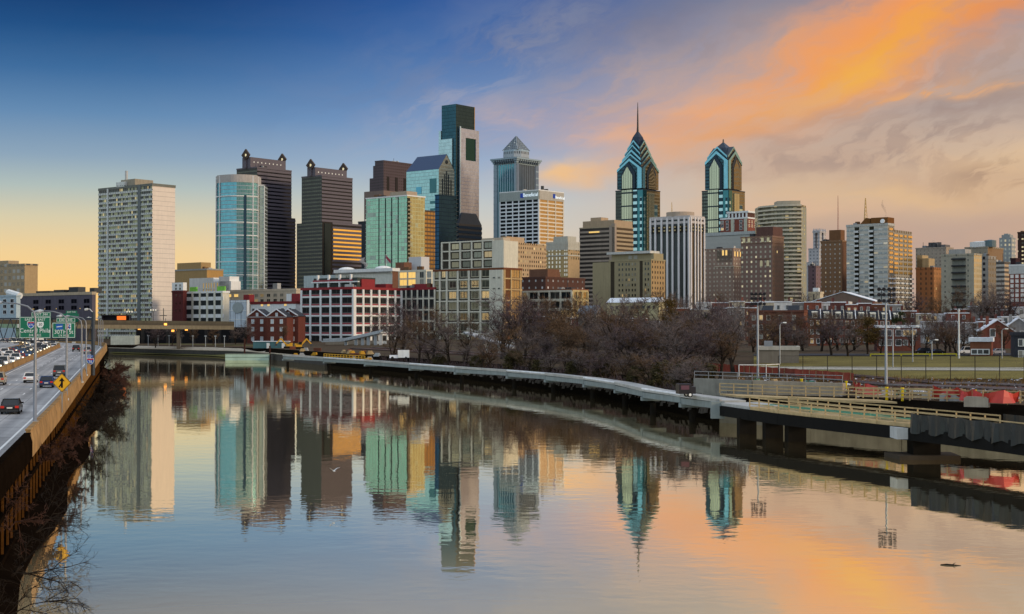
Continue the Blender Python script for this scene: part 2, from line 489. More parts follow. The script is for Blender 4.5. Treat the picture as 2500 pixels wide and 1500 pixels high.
def ground_z(X, Y):
    """height of the land inland of the bank"""
    best = 1e9
    for a, b in zip(BXY, BXY[1:]):
        ab = b - a; t = max(0, min(1, ((X - a.x) * ab.x + (Y - a.y) * ab.y) / (ab.x ** 2 + ab.y ** 2)))
        best = min(best, sqrt((X - a.x - t * ab.x) ** 2 + (Y - a.y - t * ab.y) ** 2))
    pts = [(0, 1.6), (7, 4.2), (60, 5.4), (250, 8.2), (600, 11), (5000, 14)]
    for (d0, z0), (d1, z1) in zip(pts, pts[1:]):
        if best <= d1:
            return z0 + (z1 - z0) * (best - d0) / (d1 - d0)
    return 14


# land as rings that follow the bank inland
g = M(); rings = []
nb = len(BXY)
for dist, z in [(-0.5, -1.5), (0, 1.6), (7, 4.2), (60, 5.4), (250, 8.2), (600, 11), (1500, 12.5), (9000, 14)]:
    rg = []
    for i, p in enumerate(BXY):
        d = (BXY[min(i + 1, nb - 1)] - BXY[max(i - 1, 0)]).normalized(); nrm = Vector((d.y, -d.x, 0))
        k = min(1, max(0, dist / 400.0)); fan = Vector((sin(radians(75 - 85 * i / (nb - 1))), cos(radians(75 - 85 * i / (nb - 1))), 0))
        n_ = (nrm * (1 - k) + fan * k).normalized()
        if n_.y < 0 and dist > 0: n_.y *= 0.2
        q = p + n_ * dist; rg.append((q.x, q.y, z))
    e = BXY[0]; rg.insert(0, (e.x + 400 + max(dist, 0), e.y - 60, z)); e = BXY[-1]; rg.append((e.x - 260 - max(dist, 0) * 0.8, e.y + 60 + dist * 0.6, z))
    rings.append(rg)
for r0, r1 in zip(rings, rings[1:]):
    for i in range(len(r0) - 1):
        g.poly([r0[i], r0[i + 1], r1[i + 1], r1[i]], 1 if r1 is rings[1] or r1 is rings[2] else 0)
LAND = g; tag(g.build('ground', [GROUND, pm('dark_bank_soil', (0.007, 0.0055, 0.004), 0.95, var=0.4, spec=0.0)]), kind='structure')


def zroad(Y):
    return 5.5 + max(0.0, min(Y, 560) - 140) * 0.0075


def edge(Y):
    """river-side edge of the carriageway"""
    x = -36.6 - 0.266 * (Y - 110)
    if Y > 430: x -= (Y - 430) ** 2 / 420.0
    return x


def road_strip(name, o0, o1, y0, y1, mat, dz=0.0, step=8.0):
    r = M(); y = y0; pts = []
    while y < y1 + 0.01:
        pts.append(((edge(y) - o0, y, zroad(y) + dz), (edge(y) - o1, y, zroad(y) + dz))); y += step
    for a, b in zip(pts, pts[1:]):
        r.poly([a[1], a[0], b[0], b[1]], uv=[(a[1][0], a[1][1]), (a[0][0], a[0][1]), (b[0][0], b[0][1]), (b[1][0], b[1][1])])
    return r.build(name, mat)


def mat_road():
    m, t, p, o = newmat('road_concrete')
    tcn = t.new('ShaderNodeTexCoord'); s = t.new('ShaderNodeSeparateXYZ'); t.l.new(tcn.outputs['Object'], s.inputs[0])
    off = t.m('ADD', s.outputs[0], t.m('MULTIPLY', s.outputs[1], 0.266))       # across the road
    a = t.noise(t.vec(t.m('MULTIPLY', off, 0.55), t.m('MULTIPLY', s.outputs[1], 0.012), 0.0), 1.0, 4.0, 0.6)
    b = t.noise(tcn.outputs['Object'], 0.8, 5.0, 0.7)
    c = t.ramp(t.m('ADD', t.m('MULTIPLY', a, 0.7), t.m('MULTIPLY', b, 0.3)), [(0.32, (0.18, 0.175, 0.17, 1)), (0.6, (0.40, 0.39, 0.38, 1))])
    wn_ = t.new('ShaderNodeTexWhiteNoise', noise_dimensions='2D'); sl = t.m('DIVIDE', off, 3.9); sy = t.m('DIVIDE', s.outputs[1], 11.0)
    t.l.new(t.vec(t.m('FLOOR', sl), t.m('FLOOR', sy)), wn_.inputs['Vector'])
    jt = t.m('MAXIMUM', t.m('LESS_THAN', t.m('FRACT', sy), 0.03), t.m('LESS_THAN', t.m('FRACT', sl), 0.03))
    k = t.m('MULTIPLY', t.m('ADD', 0.80, t.m('MULTIPLY', wn_.outputs['Value'], 0.32)), t.m('SUBTRACT', 1.0, t.m('MULTIPLY', jt, 0.35)))
    wh = t.m('ABSOLUTE', t.m('SUBTRACT', t.m('FRACT', t.m('MULTIPLY', off, 0.513)), 0.5)); k = t.m('MULTIPLY', k, t.m('ADD', 0.78, t.m('MULTIPLY', wh, 0.6)))
    hs = t.new('ShaderNodeHueSaturation'); t.l.new(c, hs.inputs['Color']); t.l.new(k, hs.inputs['Value']); c = hs.outputs[0]
    t.l.new(c, p.inputs['Base Color']); p.inputs['Roughness'].default_value = 0.7; p.inputs['Specular IOR Level'].default_value = 0.2
    return m


ROAD = mat_road()
tag(road_strip('road', 0.5, 13.9, 30, 560, ROAD), kind='structure')
tag(road_strip('oncoming_road', 14.5, 25.0, 30, 560, ROAD, 0.0), kind='structure')
WHITE = pm('white_paint', (0.75, 0.75, 0.72), 0.6, var=0.1)
dash = M()
for off, solid in ((1.7, 1), (5.7, 0), (9.5, 0), (13.0, 1), (18.0, 0), (21.3, 0)):
    y = 40.0
    while y < 540:
        ln = 8.0 if solid else 3.2
        for (ya, yb) in ([(y, y + ln)]):
            za, zb = zroad(ya) + 0.006, zroad(yb) + 0.006
            xa, xb = edge(ya) - off, edge(yb) - off; h = 0.1 if solid else 0.08
            dash.poly([(xa - h, ya, za), (xa + h, ya, za), (xb + h, yb, zb), (xb - h, yb, zb)])
        y += 8.0 if solid else 12.2
tag(dash.build('road_markings', WHITE), kind='structure')

CONC = pm('weathered_concrete', (0.34, 0.30, 0.24), 0.9, var=0.35, scale=0.5)
CONC_G = pm('grey_concrete', (0.42, 0.44, 0.45), 0.85, var=0.22, scale=0.6)
OCHRE = pm('ochre_barrier_concrete', (0.27, 0.16, 0.065), 0.9, var=0.7, scale=0.55)
DARKW = pm('unlit_dark_wall', (0.007, 0.0045, 0.003), 0.95, var=0.5, scale=0.4, spec=0.0)  # near black: the lack of light here is put into the colour
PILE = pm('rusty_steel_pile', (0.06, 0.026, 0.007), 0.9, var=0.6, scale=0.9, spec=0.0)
STEEL = pm('galvanised_steel', (0.32, 0.33, 0.35), 0.45, 0.6, var=0.12)
DSTEEL = pm('dark_steel', (0.05, 0.055, 0.06), 0.5, 0.4, var=0.15)


def barrier(name, label, off, y0, y1, hgt, wid, mat, step=8.0, taper=0.5, drop=0.0):
    root = thing(name, label, 'barrier', (0, 0, 0))
    r = M(); y = y0; prof = []
    while y < y1 + 0.01:
        z = zroad(y); x = edge(y) - off
        prof.append([(x - wid / 2, y, z - drop), (x + wid / 2, y, z - drop), (x + wid / 2, y, z + 0.25), (x + wid / 2 * taper, y, z + hgt), (x - wid / 2 * taper, y, z + hgt), (x - wid / 2, y, z + 0.25)])
        y += step
    for a, b in zip(prof, prof[1:]):
        for j in range(6):
            k = (j + 1) % 6; r.poly([a[j], a[k], b[k], b[j]])
    r.poly(prof[0]); r.poly(prof[-1][::-1])
    r.build('barrier_wall', mat, root)
    cp = M()
    for a, b in zip(prof, prof[1:]):
        pa = [(a[4][0] - 0.06, a[4][1], a[4][2] + 0.02), (a[3][0] + 0.06, a[3][1], a[3][2] + 0.02)]
        pb = [(b[4][0] - 0.06, b[4][1], b[4][2] + 0.02), (b[3][0] + 0.06, b[3][1], b[3][2] + 0.02)]
        up = [(q[0], q[1], q[2] + 0.1) for q in pa + pb]
        cp.poly([up[0], up[1], up[3], up[2]]); cp.poly([pa[1], pb[1], up[3], up[1]]); cp.poly([pb[0], pa[0], up[0], up[2]]); cp.poly([pa[0], pa[1], up[1], up[0]])
    cp.build('coping', mat, root)
    return root


barrier('river_parapet', 'ochre concrete parapet along the river edge of the highway', 0.0, 103, 560, 1.0, 0.6, OCHRE, drop=0.9)
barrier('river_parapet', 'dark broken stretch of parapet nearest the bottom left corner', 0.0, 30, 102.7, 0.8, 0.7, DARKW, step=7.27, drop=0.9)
barrier('median_barrier', 'ochre concrete median barrier between the two carriageways', 14.2, 60, 470, 0.95, 0.6, OCHRE)
barrier('side_barrier', 'curving ochre barrier on the far side of the traffic jam', 25.4, 60, 470, 0.95, 0.6, OCHRE)

# the dark retaining wall under the parapet with its piles
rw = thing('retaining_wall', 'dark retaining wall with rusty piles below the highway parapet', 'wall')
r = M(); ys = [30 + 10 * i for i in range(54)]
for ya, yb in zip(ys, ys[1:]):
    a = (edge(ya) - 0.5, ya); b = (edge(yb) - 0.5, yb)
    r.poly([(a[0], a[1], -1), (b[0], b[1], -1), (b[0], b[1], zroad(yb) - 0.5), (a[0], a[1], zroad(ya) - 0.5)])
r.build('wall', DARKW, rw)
pl = M(); pl.tube([(0, 0, -1), (0, 0, 5.0)], 0.11, 6); pile0 = None
y = 60.0
while y < 330 and len(rw.children) < 98:
    x = edge(y) + 0.1
    if pile0 is None:
        pile0 = pl.build('pile', PILE, rw); o = pile0
    else:
        o = pile0.copy(); COL.objects.link(o); o.parent = rw
    o.location = (x, y, 0); o.scale = (1, 1, (zroad(y) - 0.5 + 0.5) / 5.5)
    y += 2.4 + y * 0.012 + random.uniform(-0.7, 0.9)
wl = M()
for ya, yb in zip(ys, ys[1:]):
    for z in (1.0, 3.4):
        wl.bar((edge(ya) + 0.22, ya, z), (edge(yb) + 0.22, yb, z), 0.22, 0.3)
wl.build('waling_beam', DARKW, rw)
# rough foot of the wall: the dark muddy strip
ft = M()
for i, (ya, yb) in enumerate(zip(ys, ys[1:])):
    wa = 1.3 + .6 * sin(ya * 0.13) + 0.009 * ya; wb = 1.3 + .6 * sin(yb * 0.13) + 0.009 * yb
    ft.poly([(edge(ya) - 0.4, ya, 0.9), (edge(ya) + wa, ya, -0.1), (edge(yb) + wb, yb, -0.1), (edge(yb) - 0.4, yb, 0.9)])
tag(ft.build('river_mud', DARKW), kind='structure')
# land beyond the highway on the left
lg = M()
for ya, yb in zip(ys[::3], ys[3::3]):
    lg.poly([(edge(ya) - 24.9, ya, zroad(ya) - 0.05), (edge(yb) - 24.9, yb, zroad(yb) - 0.05), (edge(yb) - 900, yb, zroad(yb) + 2), (edge(ya) - 900, ya, zroad(ya) + 2)])
ya = ys[-1]
lg.poly([(edge(560) + 30, 560, 5), (edge(560) - 900, 560, 9), (-1400, 900, 10), (-230, 790, 5)])
tag(lg.build('left_bank_ground', GROUND), kind='structure')
# ramp road glimpsed beyond the far barrier
tag(road_strip('ramp_road', 26.0, 33.0, 200, 540, ROAD, 0.35), kind='structure')

# ================================================================== building kit
class S: pass


ROOF = pm('dark_roof', (0.07, 0.07, 0.075), 0.9)
LEGEND = []


def B(name, label, l, c, r, top, D, mL, mR=None, ang=51, base=8.0, para=0.8, pmat=None, over=0.25, cat='building', group=None, roof=None):
    """box building from where its near corner and its two side edges are seen"""
    s = S(); th = radians(ang); cs, sn = cos(th), sin(th)
    k = lambda px: ray(px, 700)[0]
    Xc = k(c) * D; kl, kr = k(l), k(r)
    s.a = (Xc - kl * D) / (sn + kl * cs); s.b = (kr * D - Xc) / (cs - kr * sn) if r > c and cs - kr * sn > 0.2 else 12.0
    if l >= c: s.a = 14.0
    s.base = base; s.h = P(c, top, D).z - base; s.D = D; s.x, s.y = Xc, D
    s.root = thing(name, label, cat, (Xc, D, base), th, group)
    s.mL, s.mR = mL, mR or mL
    if para and top < 720: LEGEND.append(s)
    m = M(); m.box(0, 0, -3, s.b, s.a, s.h, (0, 1, 0, 1, 2))
    s.wall = m.build('wall', [s.mL, s.mR, roof or ROOF], s.root)
    if para:
        q = M(); o = over; e = 0.45
        q.box(-o, -o, s.h - para, e, s.a + o, s.h + 0.35); q.box(s.b - e, -o, s.h - para, s.b + o, s.a + o, s.h + 0.35)
        q.box(e, -o + 0.01, s.h - para, s.b - e, e, s.h + 0.34); q.box(e, s.a - e, s.h - para, s.b - e, s.a + o - 0.01, s.h + 0.34)
        q.build('parapet', pmat or s.mL, s.root)
    return s


def zt(s, py):
    return P(1250, py, s.D).z - s.base


def uL(s, px):      # distance along the left face for an image column
    k = ray(px, 700)[0]; th = s.root.rotation_euler[2]
    return (s.x - k * s.y) / (sin(th) + k * cos(th))


def uR(s, px):
    k = ray(px, 700)[0]; th = s.root.rotation_euler[2]
    return (k * s.y - s.x) / (cos(th) - k * sin(th))


def fbox(m, face, u0, u1, z0, z1, d0, d1, mi=0):
    """box on a face: u along it, from depth d0 (inside, positive) to d1 proud of it (negative = outside)"""
    a, b = min(d0, d1), max(d0, d1)
    if face == 'L': m.box(a, u0, z0, b, u1, z1, mi)
    else: m.box(u0, a, z0, u1, b, z1, mi)
    return m


def pent(s, x0, x1, y0, y1, hh, mat, name='penthouse', z=None):
    z = s.h if z is None else z
    m = M(); m.box(s.b * x0, s.a * y0, z - 0.2, s.b * x1, s.a * y1, z + hh, 0)
    return m.build(name, mat, s.root)


def repeat(s, name, proto_fn, places, mat, limit=96):
    """copies of one part at (x, y, z) offsets, the first LIMIT as objects, the rest as one stuff part"""
    places = list(places); first = None
    for q in places[:limit]:
        if first is None:
            m = M(); proto_fn(m, 0, 0, 0); first = m.build(name, mat, s.root, q)
        else:
            o = first.copy(); COL.objects.link(o); o.parent = s.root; o.location = q
    if len(places) > limit:
        m = M()
        for q in places[limit:]: 
            i = len(m.v); proto_fn(m, 0, 0, 0); m.v[i:] = [(v[0] + q[0], v[1] + q[1], v[2] + q[2]) for v in m.v[i:]]
        tag(m.build(name, mat, s.root), kind='stuff')
    return first


def bands(s, face, z0, z1, pitch, hf, mat, u0=0.0, u1=None, proud=0.3, name='spandrel'):
    L = (s.a if face == 'L' else s.b); u1 = L if u1 is None else u1
    n = max(1, int(round((z1 - z0) / pitch))); p = (z1 - z0) / n
    # a few hundredths of difference between the faces keeps the corner clean
    e = 0.0 if face == 'L' else 0.02
    repeat(s, name, lambda m, x, y, z: fbox(m, face, u0 - (proud if face == 'L' and u0 == 0 else 0), u1, 0, p * hf, -proud + e, 0.12), [(0, 0, z0 + i * p + e) for i in range(n)], mat)


def piers(s, face, us, w, z0, z1, mat, proud=0.4, name='pier'):
    pl = [((0, u, 0) if face == 'L' else (u, 0, 0)) for u in us]
    repeat(s, name, lambda m, x, y, z: fbox(m, face, -w / 2, w / 2, z0, z1, -proud, 0.15), pl, mat)


def wins(s, face, us, zs, w, h, mat, proud=0.05, name='window', limit=96):
    """individual windows; mat = [glass, frame]"""
    def one(m, x, y, z):
        fbox(m, face, -w / 2, w / 2, -h / 2, h / 2, -proud, 0.1, 0)
        f = 0.07 * w + 0.05
        fbox(m, face, -w / 2 - f, -w / 2, -h / 2 - f, h / 2 + f, -proud - 0.1, 0.1, 1); fbox(m, face, w / 2, w / 2 + f, -h / 2 - f, h / 2 + f, -proud - 0.1, 0.1, 1)
        fbox(m, face, -w / 2, w / 2, h / 2, h / 2 + f, -proud - 0.09, 0.1, 1); fbox(m, face, -w / 2, w / 2, -h / 2 - f, -h / 2, -proud - 0.11, 0.1, 1)
        if w > 1.6: fbox(m, face, -0.06, 0.06, -h / 2, h / 2, -proud - 0.04, 0.1, 1)
    pl = [((0, u, z) if face == 'L' else (u, 0, z)) for z in zs for u in us]
    return repeat(s, name, one, pl, mat, limit)


def lsp(a, b, n):
    return [a + (b - a) * (i + 0.5) / n for i in range(n)]


# ---- glass and wall materials shared by the skyline
def gl(name, c, rough=0.10, metal=0.88, var=0.12):
    return pm(name, c, rough, metal, var, 0.15)


def wglass(name, dark, blindc, pb, pl=0.06):
    """window glass that differs from window to window: bare, with blinds drawn, or lit inside"""
    m, t, p, o = newmat(name); oi = t.new('ShaderNodeObjectInfo'); r = oi.outputs['Random']
    r2 = t.m('FRACT', t.m('MULTIPLY', r, 37.7)); isb = t.m('LESS_THAN', r, pb); isl = t.m('GREATER_THAN', r, 1.0 - pl)
    c = t.mix(r2, (dark[0] * .6, dark[1] * .6, dark[2] * .6, 1), (dark[0] * 1.8, dark[1] * 1.8, dark[2] * 1.8, 1))
    c = t.mix(isb, c, t.mix(r2, (blindc[0] * .4, blindc[1] * .4, blindc[2] * .4, 1), (*blindc, 1))); t.l.new(c, p.inputs['Base Color'])
    t.l.new(t.mixf(isb, .45, 0), p.inputs['Metallic']); t.l.new(t.mixf(isb, .12, .4), p.inputs['Roughness'])
    p.inputs['Emission Color'].default_value = (1, .68, .28, 1); t.l.new(t.m('MULTIPLY', isl, t.m('ADD', .15, t.m('MULTIPLY', r2, .5))), p.inputs['Emission Strength'])
    MATS[name] = m
    return m


G_DARK = wglass('dark_window_glass', (0.022, 0.03, 0.034), (.34, .32, .26), .28, .07)
MG = wglass('mill_glass', (0.03, 0.05, 0.045), (.30, .34, .28), .34, .09); wglass('annex_glass', (0.05, 0.07, 0.085), (.34, .35, .32), .3, .06); wglass('green_window', (.05, .09, .075), (.35, .40, .30), .3, .1)
G_GOLD = pm('reflected_gold_glass', (0.5, 0.38, 0.2), 0.12, 0.9, 0.25, 0.3)  # dawn sky's gold reflection put into the glass colour
G_LIT = pm('lit_window', (0.6, 0.4, 0.15), 0.4, 0, 0.2, 0.5, em=(1.0, 0.62, 0.16), ems=0.75)
G_TEAL = gl('teal_glass', (0.16, 0.30, 0.32))
G_BLUE = gl('blue_glass', (0.10, 0.20, 0.28))
WHITEP = pm('white_painted_concrete', (0.72, 0.73, 0.72), 0.8, var=0.12)
CREAM = pm('cream_painted_concrete', (0.62, 0.60, 0.50), 0.85, var=0.16)
BEIGE = pm('beige_concrete', (0.50, 0.42, 0.32), 0.85, var=0.15)
SNOW = pm('snow_covered_roof', (0.72, 0.75, 0.80), 0.8, var=0.15)
REDBR = pm('red_brick', (0.20, 0.055, 0.038), 0.9, var=0.35, scale=1.2)
BROWNBR = pm('brown_brick', (0.17, 0.085, 0.055), 0.9, var=0.3, scale=1.0)
REDMET = pm('dark_red_metal', (0.26, 0.035, 0.04), 0.6, var=0.2)
NAVYROOF = pm('navy_metal_roof', (0.018, 0.05, 0.12), 0.35, 0.5, var=0.15)
GREYSTEEL = pm('pale_steel_panel', (0.50, 0.47, 0.45), 0.32, 0.75, var=0.10, scale=0.08)
# ================================================================== skyline
# ---- white slab apartment tower on the far left
FA = facade('apartment_windows', (0.30, 0.32, 0.29), (0.012, 0.018, 0.018), 1.72, 2.87, 0.84, 0.95, blind=0.5, blindc=(0.46, 0.48, 0.26), gm=0.1, gr=0.25, lit=0.05, lits=0.3)
FA2 = facade('apartment_spandrel', (0.62, 0.65, 0.62), (0.05, 0.06, 0.06), 1.72, 2.87, 0.36, 0.20, gm=0, gr=0.6, v0=0.27, u0=0.5)
FA3 = facade('apartment_end_wall', (0.70, 0.62, 0.54), (0.34, 0.30, 0.27), 40.0, 2.87, 1.0, 0.06, gm=0, gr=0.9, var=0.08)
t = B('apartment_tower', 'tall white slab apartment tower with a blank end wall, alone at the left', 240, 371, 427, 449, 860, FA, FA3, para=1.2, pmat=pm('tower_coping', (0.16, 0.17, 0.15), 0.8))
bands(t, 'L', 0, t.h - 1.3, 2.87, 0.40, FA2, proud=0.35)
m = M(); fbox(m, 'L', uL(t, 344), uL(t, 337), 0, t.h - 0.2, -0.6, 0.2); m.build('recess_shade_strip', pm('recess_shade_grey', (0.16, 0.18, 0.18)), t.root)  # grey strip paints the shade of a vertical recess
m = M(); fbox(m, 'L', uL(t, 265), uL(t, 262), 0, t.h - 0.4, -0.7, 0.2); m.build('downpipe', pm('tower_white_strip', (0.6, 0.62, 0.6)), t.root)
pw = pent(t, 0.1, 0.9, 0.36, 0.62, zt(t, 431) - t.h, pm('penthouse_tan', (0.30, 0.27, 0.21)))
m = M(); m.box(-0.3, t.a * 0.5, t.h, 2, t.a * 0.66, t.h + 3); m.build('plant_room', FA2, t.root)
m = M(); m.tube([(3, t.a * .55, t.h + 4), (3, t.a * .55, t.h + 10)], 0.9, 10); m.build('water_tank', CONC_G, t.root)

# ---- buildings around the tower's foot, beyond the bridge
FB = facade('office_tan', (0.36, 0.28, 0.18), (0.10, 0.12, 0.13), 5.2, 4.4, 0.62, 0.55, gm=0.4, blind=0.3, blindc=(0.45, 0.45, 0.42))
t = B('office_building', 'tan office block with square windows at the left edge', -60, 60, 92, 645, 980, FB, pm('tan_wall', (0.40, 0.29, 0.16)), base=6)
m = M(); m.box(1, t.a * 0.35, t.h, t.b - 1, t.a, zt(t, 634)); m.build('upper_storey', FB, t.root)
PURP = pm('dusky_purple_concrete', (0.105, 0.095, 0.12), 0.85)
t = B('parking_garage', 'dark purple parking garage with rows of open bays behind the highway signs', 42, 225, 234, 714, 800, PURP, para=1.3, pmat=pm('garage_coping', (0.42, 0.34, 0.24)), base=6)
wins(t, 'L', [uL(t, x) for x in (88, 118, 150, 181, 212)], [zt(t, 735), zt(t, 751)], 5.4, 2.3, [pm('garage_opening', (0.006, 0.006, 0.01), 0.9, spec=0.1), PURP], proud=0.01, name='garage_opening')
for x in (75, 80, 83, 110, 138, 196):
    m = M(); m.box(-0.12, uL(t, x) - 0.15, zt(t, 754), 0.05, uL(t, x) + 0.25, zt(t, 752)); m.build('garage_lamp', G_LIT, t.root)
for x0, x1, hh in ((0.42, 0.56, 2.0), (0.24, 0.36, 3.4), (0.03, 0.09, 2.6), (0.62, 0.8, 1.6)):
    m = M(); m.box(3, t.a * x0, t.h - .1, 8, t.a * x1, t.h + hh); m.build('roof_unit', DSTEEL, t.root)
t = B('parking_garage', 'pale blue parking garage with square openings at the left edge', -70, 40, 50, 722, 770, pm('pale_blue_concrete', (0.40, 0.50, 0.56)), para=0.5, base=6)
wins(t, 'L', [uL(t, x) for x in (-30, -8, 12, 30)], [zt(t, 735), zt(t, 748), zt(t, 762)], 3.0, 1.9, [MATS['garage_opening'], WHITEP], proud=0.02, name='garage_opening')
m = M(); m.tube([(5, t.a * .1, t.h), (5, t.a * .35, t.h + 2)], 1.8, 8); m.build('roof_plant', WHITEP, t.root)
OCH = pm('ochre_masonry', (0.36, 0.24, 0.11), 0.85, var=0.12)
t = B('museum_building', 'plain ochre windowless block just right of the white slab tower', 415, 505, 545, 657, 1050, OCH, pm('ochre_end', (0.42, 0.25, 0.09)), pmat=pm('ochre_coping', (0.3, 0.3, 0.28)))
pent(t, 0.1, 0.7, 0.2, 0.85, 5.2, OCH)
for i in range(4):
    m = M(); m.box(-0.1, 0, 6 + i * 7, 0.1, t.a, 6.25 + i * 7); m.build('string_course', pm('ochre_line', (0.25, 0.16, 0.07)), t.root)
t = B('brick_building', 'narrow dark red brick block squeezed beside the white slab tower', 420, 447, 456, 711, 840, pm('oxblood_brick', (0.10, 0.028, 0.028), 0.9), base=5)
wins(t, 'L', [uL(t, 430), uL(t, 440)], [zt(t, y) for y in (722, 740, 758)], 0.9, 1.8, [G_DARK, REDBR])
m = M(); m.box(0, 0, t.h + 0.4, t.b, t.a, zt(t, 690)); m.build('upper_storey', WHITEP, t.root)
wins(t, 'L', [uL(t, 430), uL(t, 440)], [zt(t, 705), zt(t, 697)], 1.6, 1.3, [G_DARK, WHITEP])
# white grid office with green hoarding on its roof
t = B('grid_office', 'white concrete grid block topped with green hoardings and scaffold poles', 452, 545, 560, 712, 830, pm('deep_recess', (0.03, 0.035, 0.035)), CREAM, base=4, pmat=WHITEP)
us = [uL(t, x) for x in (543, 525, 507, 489, 471, 454)]
piers(t, 'L', us, 1.5, 0, t.h, CREAM, 0.5); bands(t, 'L', 0, t.h, (t.h) / 6, 0.42, WHITEP, proud=0.4)
wins(t, 'L', [(a + b) / 2 for a, b in zip(us, us[1:])], [t.h / 6 * (i + 0.72) for i in range(6)], 3.0, 1.9, [gl('green_window', (0.07, 0.12, 0.10), .15, .4), DSTEEL], proud=-0.05)
GRN = pm('green_hoarding', (0.20, 0.50, 0.08), 0.7)
for x0, x1 in ((476, 460), (545, 527)):
    m = M(); m.box(1, uL(t, x0), t.h, 2, uL(t, x1), zt(t, 699)); m.build('hoarding', GRN, t.root)
YEL = pm('yellow_timber', (0.55, 0.36, 0.08), 0.7)
for x in (490, 497, 503, 509, 516, 524):
    m = M(); m.tube([(2, uL(t, x), t.h), (2, uL(t, x), zt(t, 690))], 0.25, 5); m.build('scaffold_pole', YEL, t.root)
m = M(); m.box(1.5, uL(t, 526), zt(t, 704), 2.6, uL(t, 480), zt(t, 702)); m.build('scaffold_rail', CREAM, t.root)
# long beige block with lit windows
t = B('beige_building', 'long low beige block with amber lit windows and white roof plant', 548, 723, 735, 706, 880, BEIGE, base=4, para=1.0)
wins(t, 'L', [uL(t, x) for x in (560, 577, 612)], [zt(t, 719)], 4.0, 1.8, [G_LIT, BEIGE])
wins(t, 'L', [uL(t, x) for x in (612, 626, 640, 656, 672, 688, 704)], [zt(t, 720), zt(t, 733)], 3.0, 1.8, [G_DARK, BEIGE])
for l, r_, tp in ((522, 583, 676), (583, 628, 686), (597, 624, 674)):
    m = M(); m.box(4, uL(t, r_) + 30, t.h - .1, 12, uL(t, l) + 30, zt(t, tp - 2) * 1.02); m.build('roof_plant', WHITEP, t.root)
m = M(); m.box(2, uL(t, 671) , t.h, 5, uL(t, 660), t.h + 4); m.build('roof_unit', STEEL, t.root)
# white annex with red band and scaffold wrap
t = B('white_annex', 'white rendered annex under a dark red roof band with amber windows', 612, 722, 736, 737, 825, WHITEP, base=4, para=1.2, pmat=pm('maroon_band', (0.18, 0.03, 0.03)))
wins(t, 'L', [uL(t, x) for x in (640, 656, 697)], [zt(t, 744)], 2.0, 1.4, [G_LIT, WHITEP])
wins(t, 'L', [uL(t, x) for x in (619, 690, 708)], [zt(t, 757)], 2.0, 2.0, [G_DARK, WHITEP])
for a0, a1, tp, mm in ((602, 588, 722, REDMET), (724, 706, 722, REDMET), (705, 693, 722, WHITEP)):
    m = M(); m.box(2, uL(t, a0), t.h, 6, uL(t, a1), zt(t, tp - 5)); m.build('roof_box', mm, t.root)
NET = pm('pale_scaffold_sheeting', (0.50, 0.56, 0.62), 0.5, var=0.5, scale=0.35, stretch=(1, 1, 0.3))
t = B('wrapped_scaffold', 'tall scaffold wrapped in translucent blue white sheeting beside the bridge end', 560, 603, 609, 733, 790, NET, base=3, para=0)
for i in range(6):
    m = M(); m.box(-0.15, 0, i * t.h / 5.2, 0.05, t.a, i * t.h / 5.2 + 0.35); m.build('scaffold_rail', WHITEP, t.root)
for i in range(4):
    m = M(); m.box(-0.2, t.a * i / 3.2, 0, 0.05, t.a * i / 3.2 + 0.25, t.h); m.build('scaffold_pole', STEEL, t.root)
m = M(); m.poly([(-0.35, t.a * .5 + 4.5 * cos(q * pi / 10), t.h - 4.2 + 3.0 * sin(q * pi / 10)) for q in range(20)]); m.build('banner', pm('grey_banner', (0.32, 0.36, 0.36), 0.6), t.root)

# red brick gabled riverside houses
def gable_house(name, label, px, py_eave, py_ridge, D, width, depth, base, ang, mat, roofm, wn, group=None, chimney=True, dorm=False, zb=None):
    p = P(px, py_eave, D); th = radians(ang)
    root = thing(name, label, 'house', (p.x, D, base), th, group)
    he = p.z - base; hr = P(px, py_ridge, D).z - base
    m = M(); m.box(0, 0, -2, depth, width, he)
    m.poly([(0, width, he), (0, 0, he), (0, width / 2, hr)]); m.poly([(depth, 0, he), (depth, width, he), (depth, width / 2, hr)])
    m.build('wall', mat, root)
    r = M(); o = 0.35
    for sy in (0, 1):
        y0 = -o if sy == 0 else width + o; ze = he - o * (hr - he) / (width / 2)
        a = [(-o, y0, ze), (depth + o, y0, ze), (depth + o, width / 2, hr + 0.05), (-o, width / 2, hr + 0.05)]
        up = [(q[0], q[1], q[2] + 0.3) for q in a]
        r.poly(up if sy == 0 else up[::-1]); r.poly(a[::-1] if sy == 0 else a)
        for i in range(4): r.poly([a[i], a[(i + 1) % 4], up[(i + 1) % 4], up[i]])
    rf = r.build('roof', roofm, root)
    if chimney:
        m = M(); m.box(depth * .5, width * .7, he, depth * .5 + 0.9, width * .7 + 0.9, hr + 1.4); m.build('chimney', mat, rf)
    s = S(); s.root = root; s.a = width; s.b = depth; s.h = he; s.base = base; s.D = D
    return s

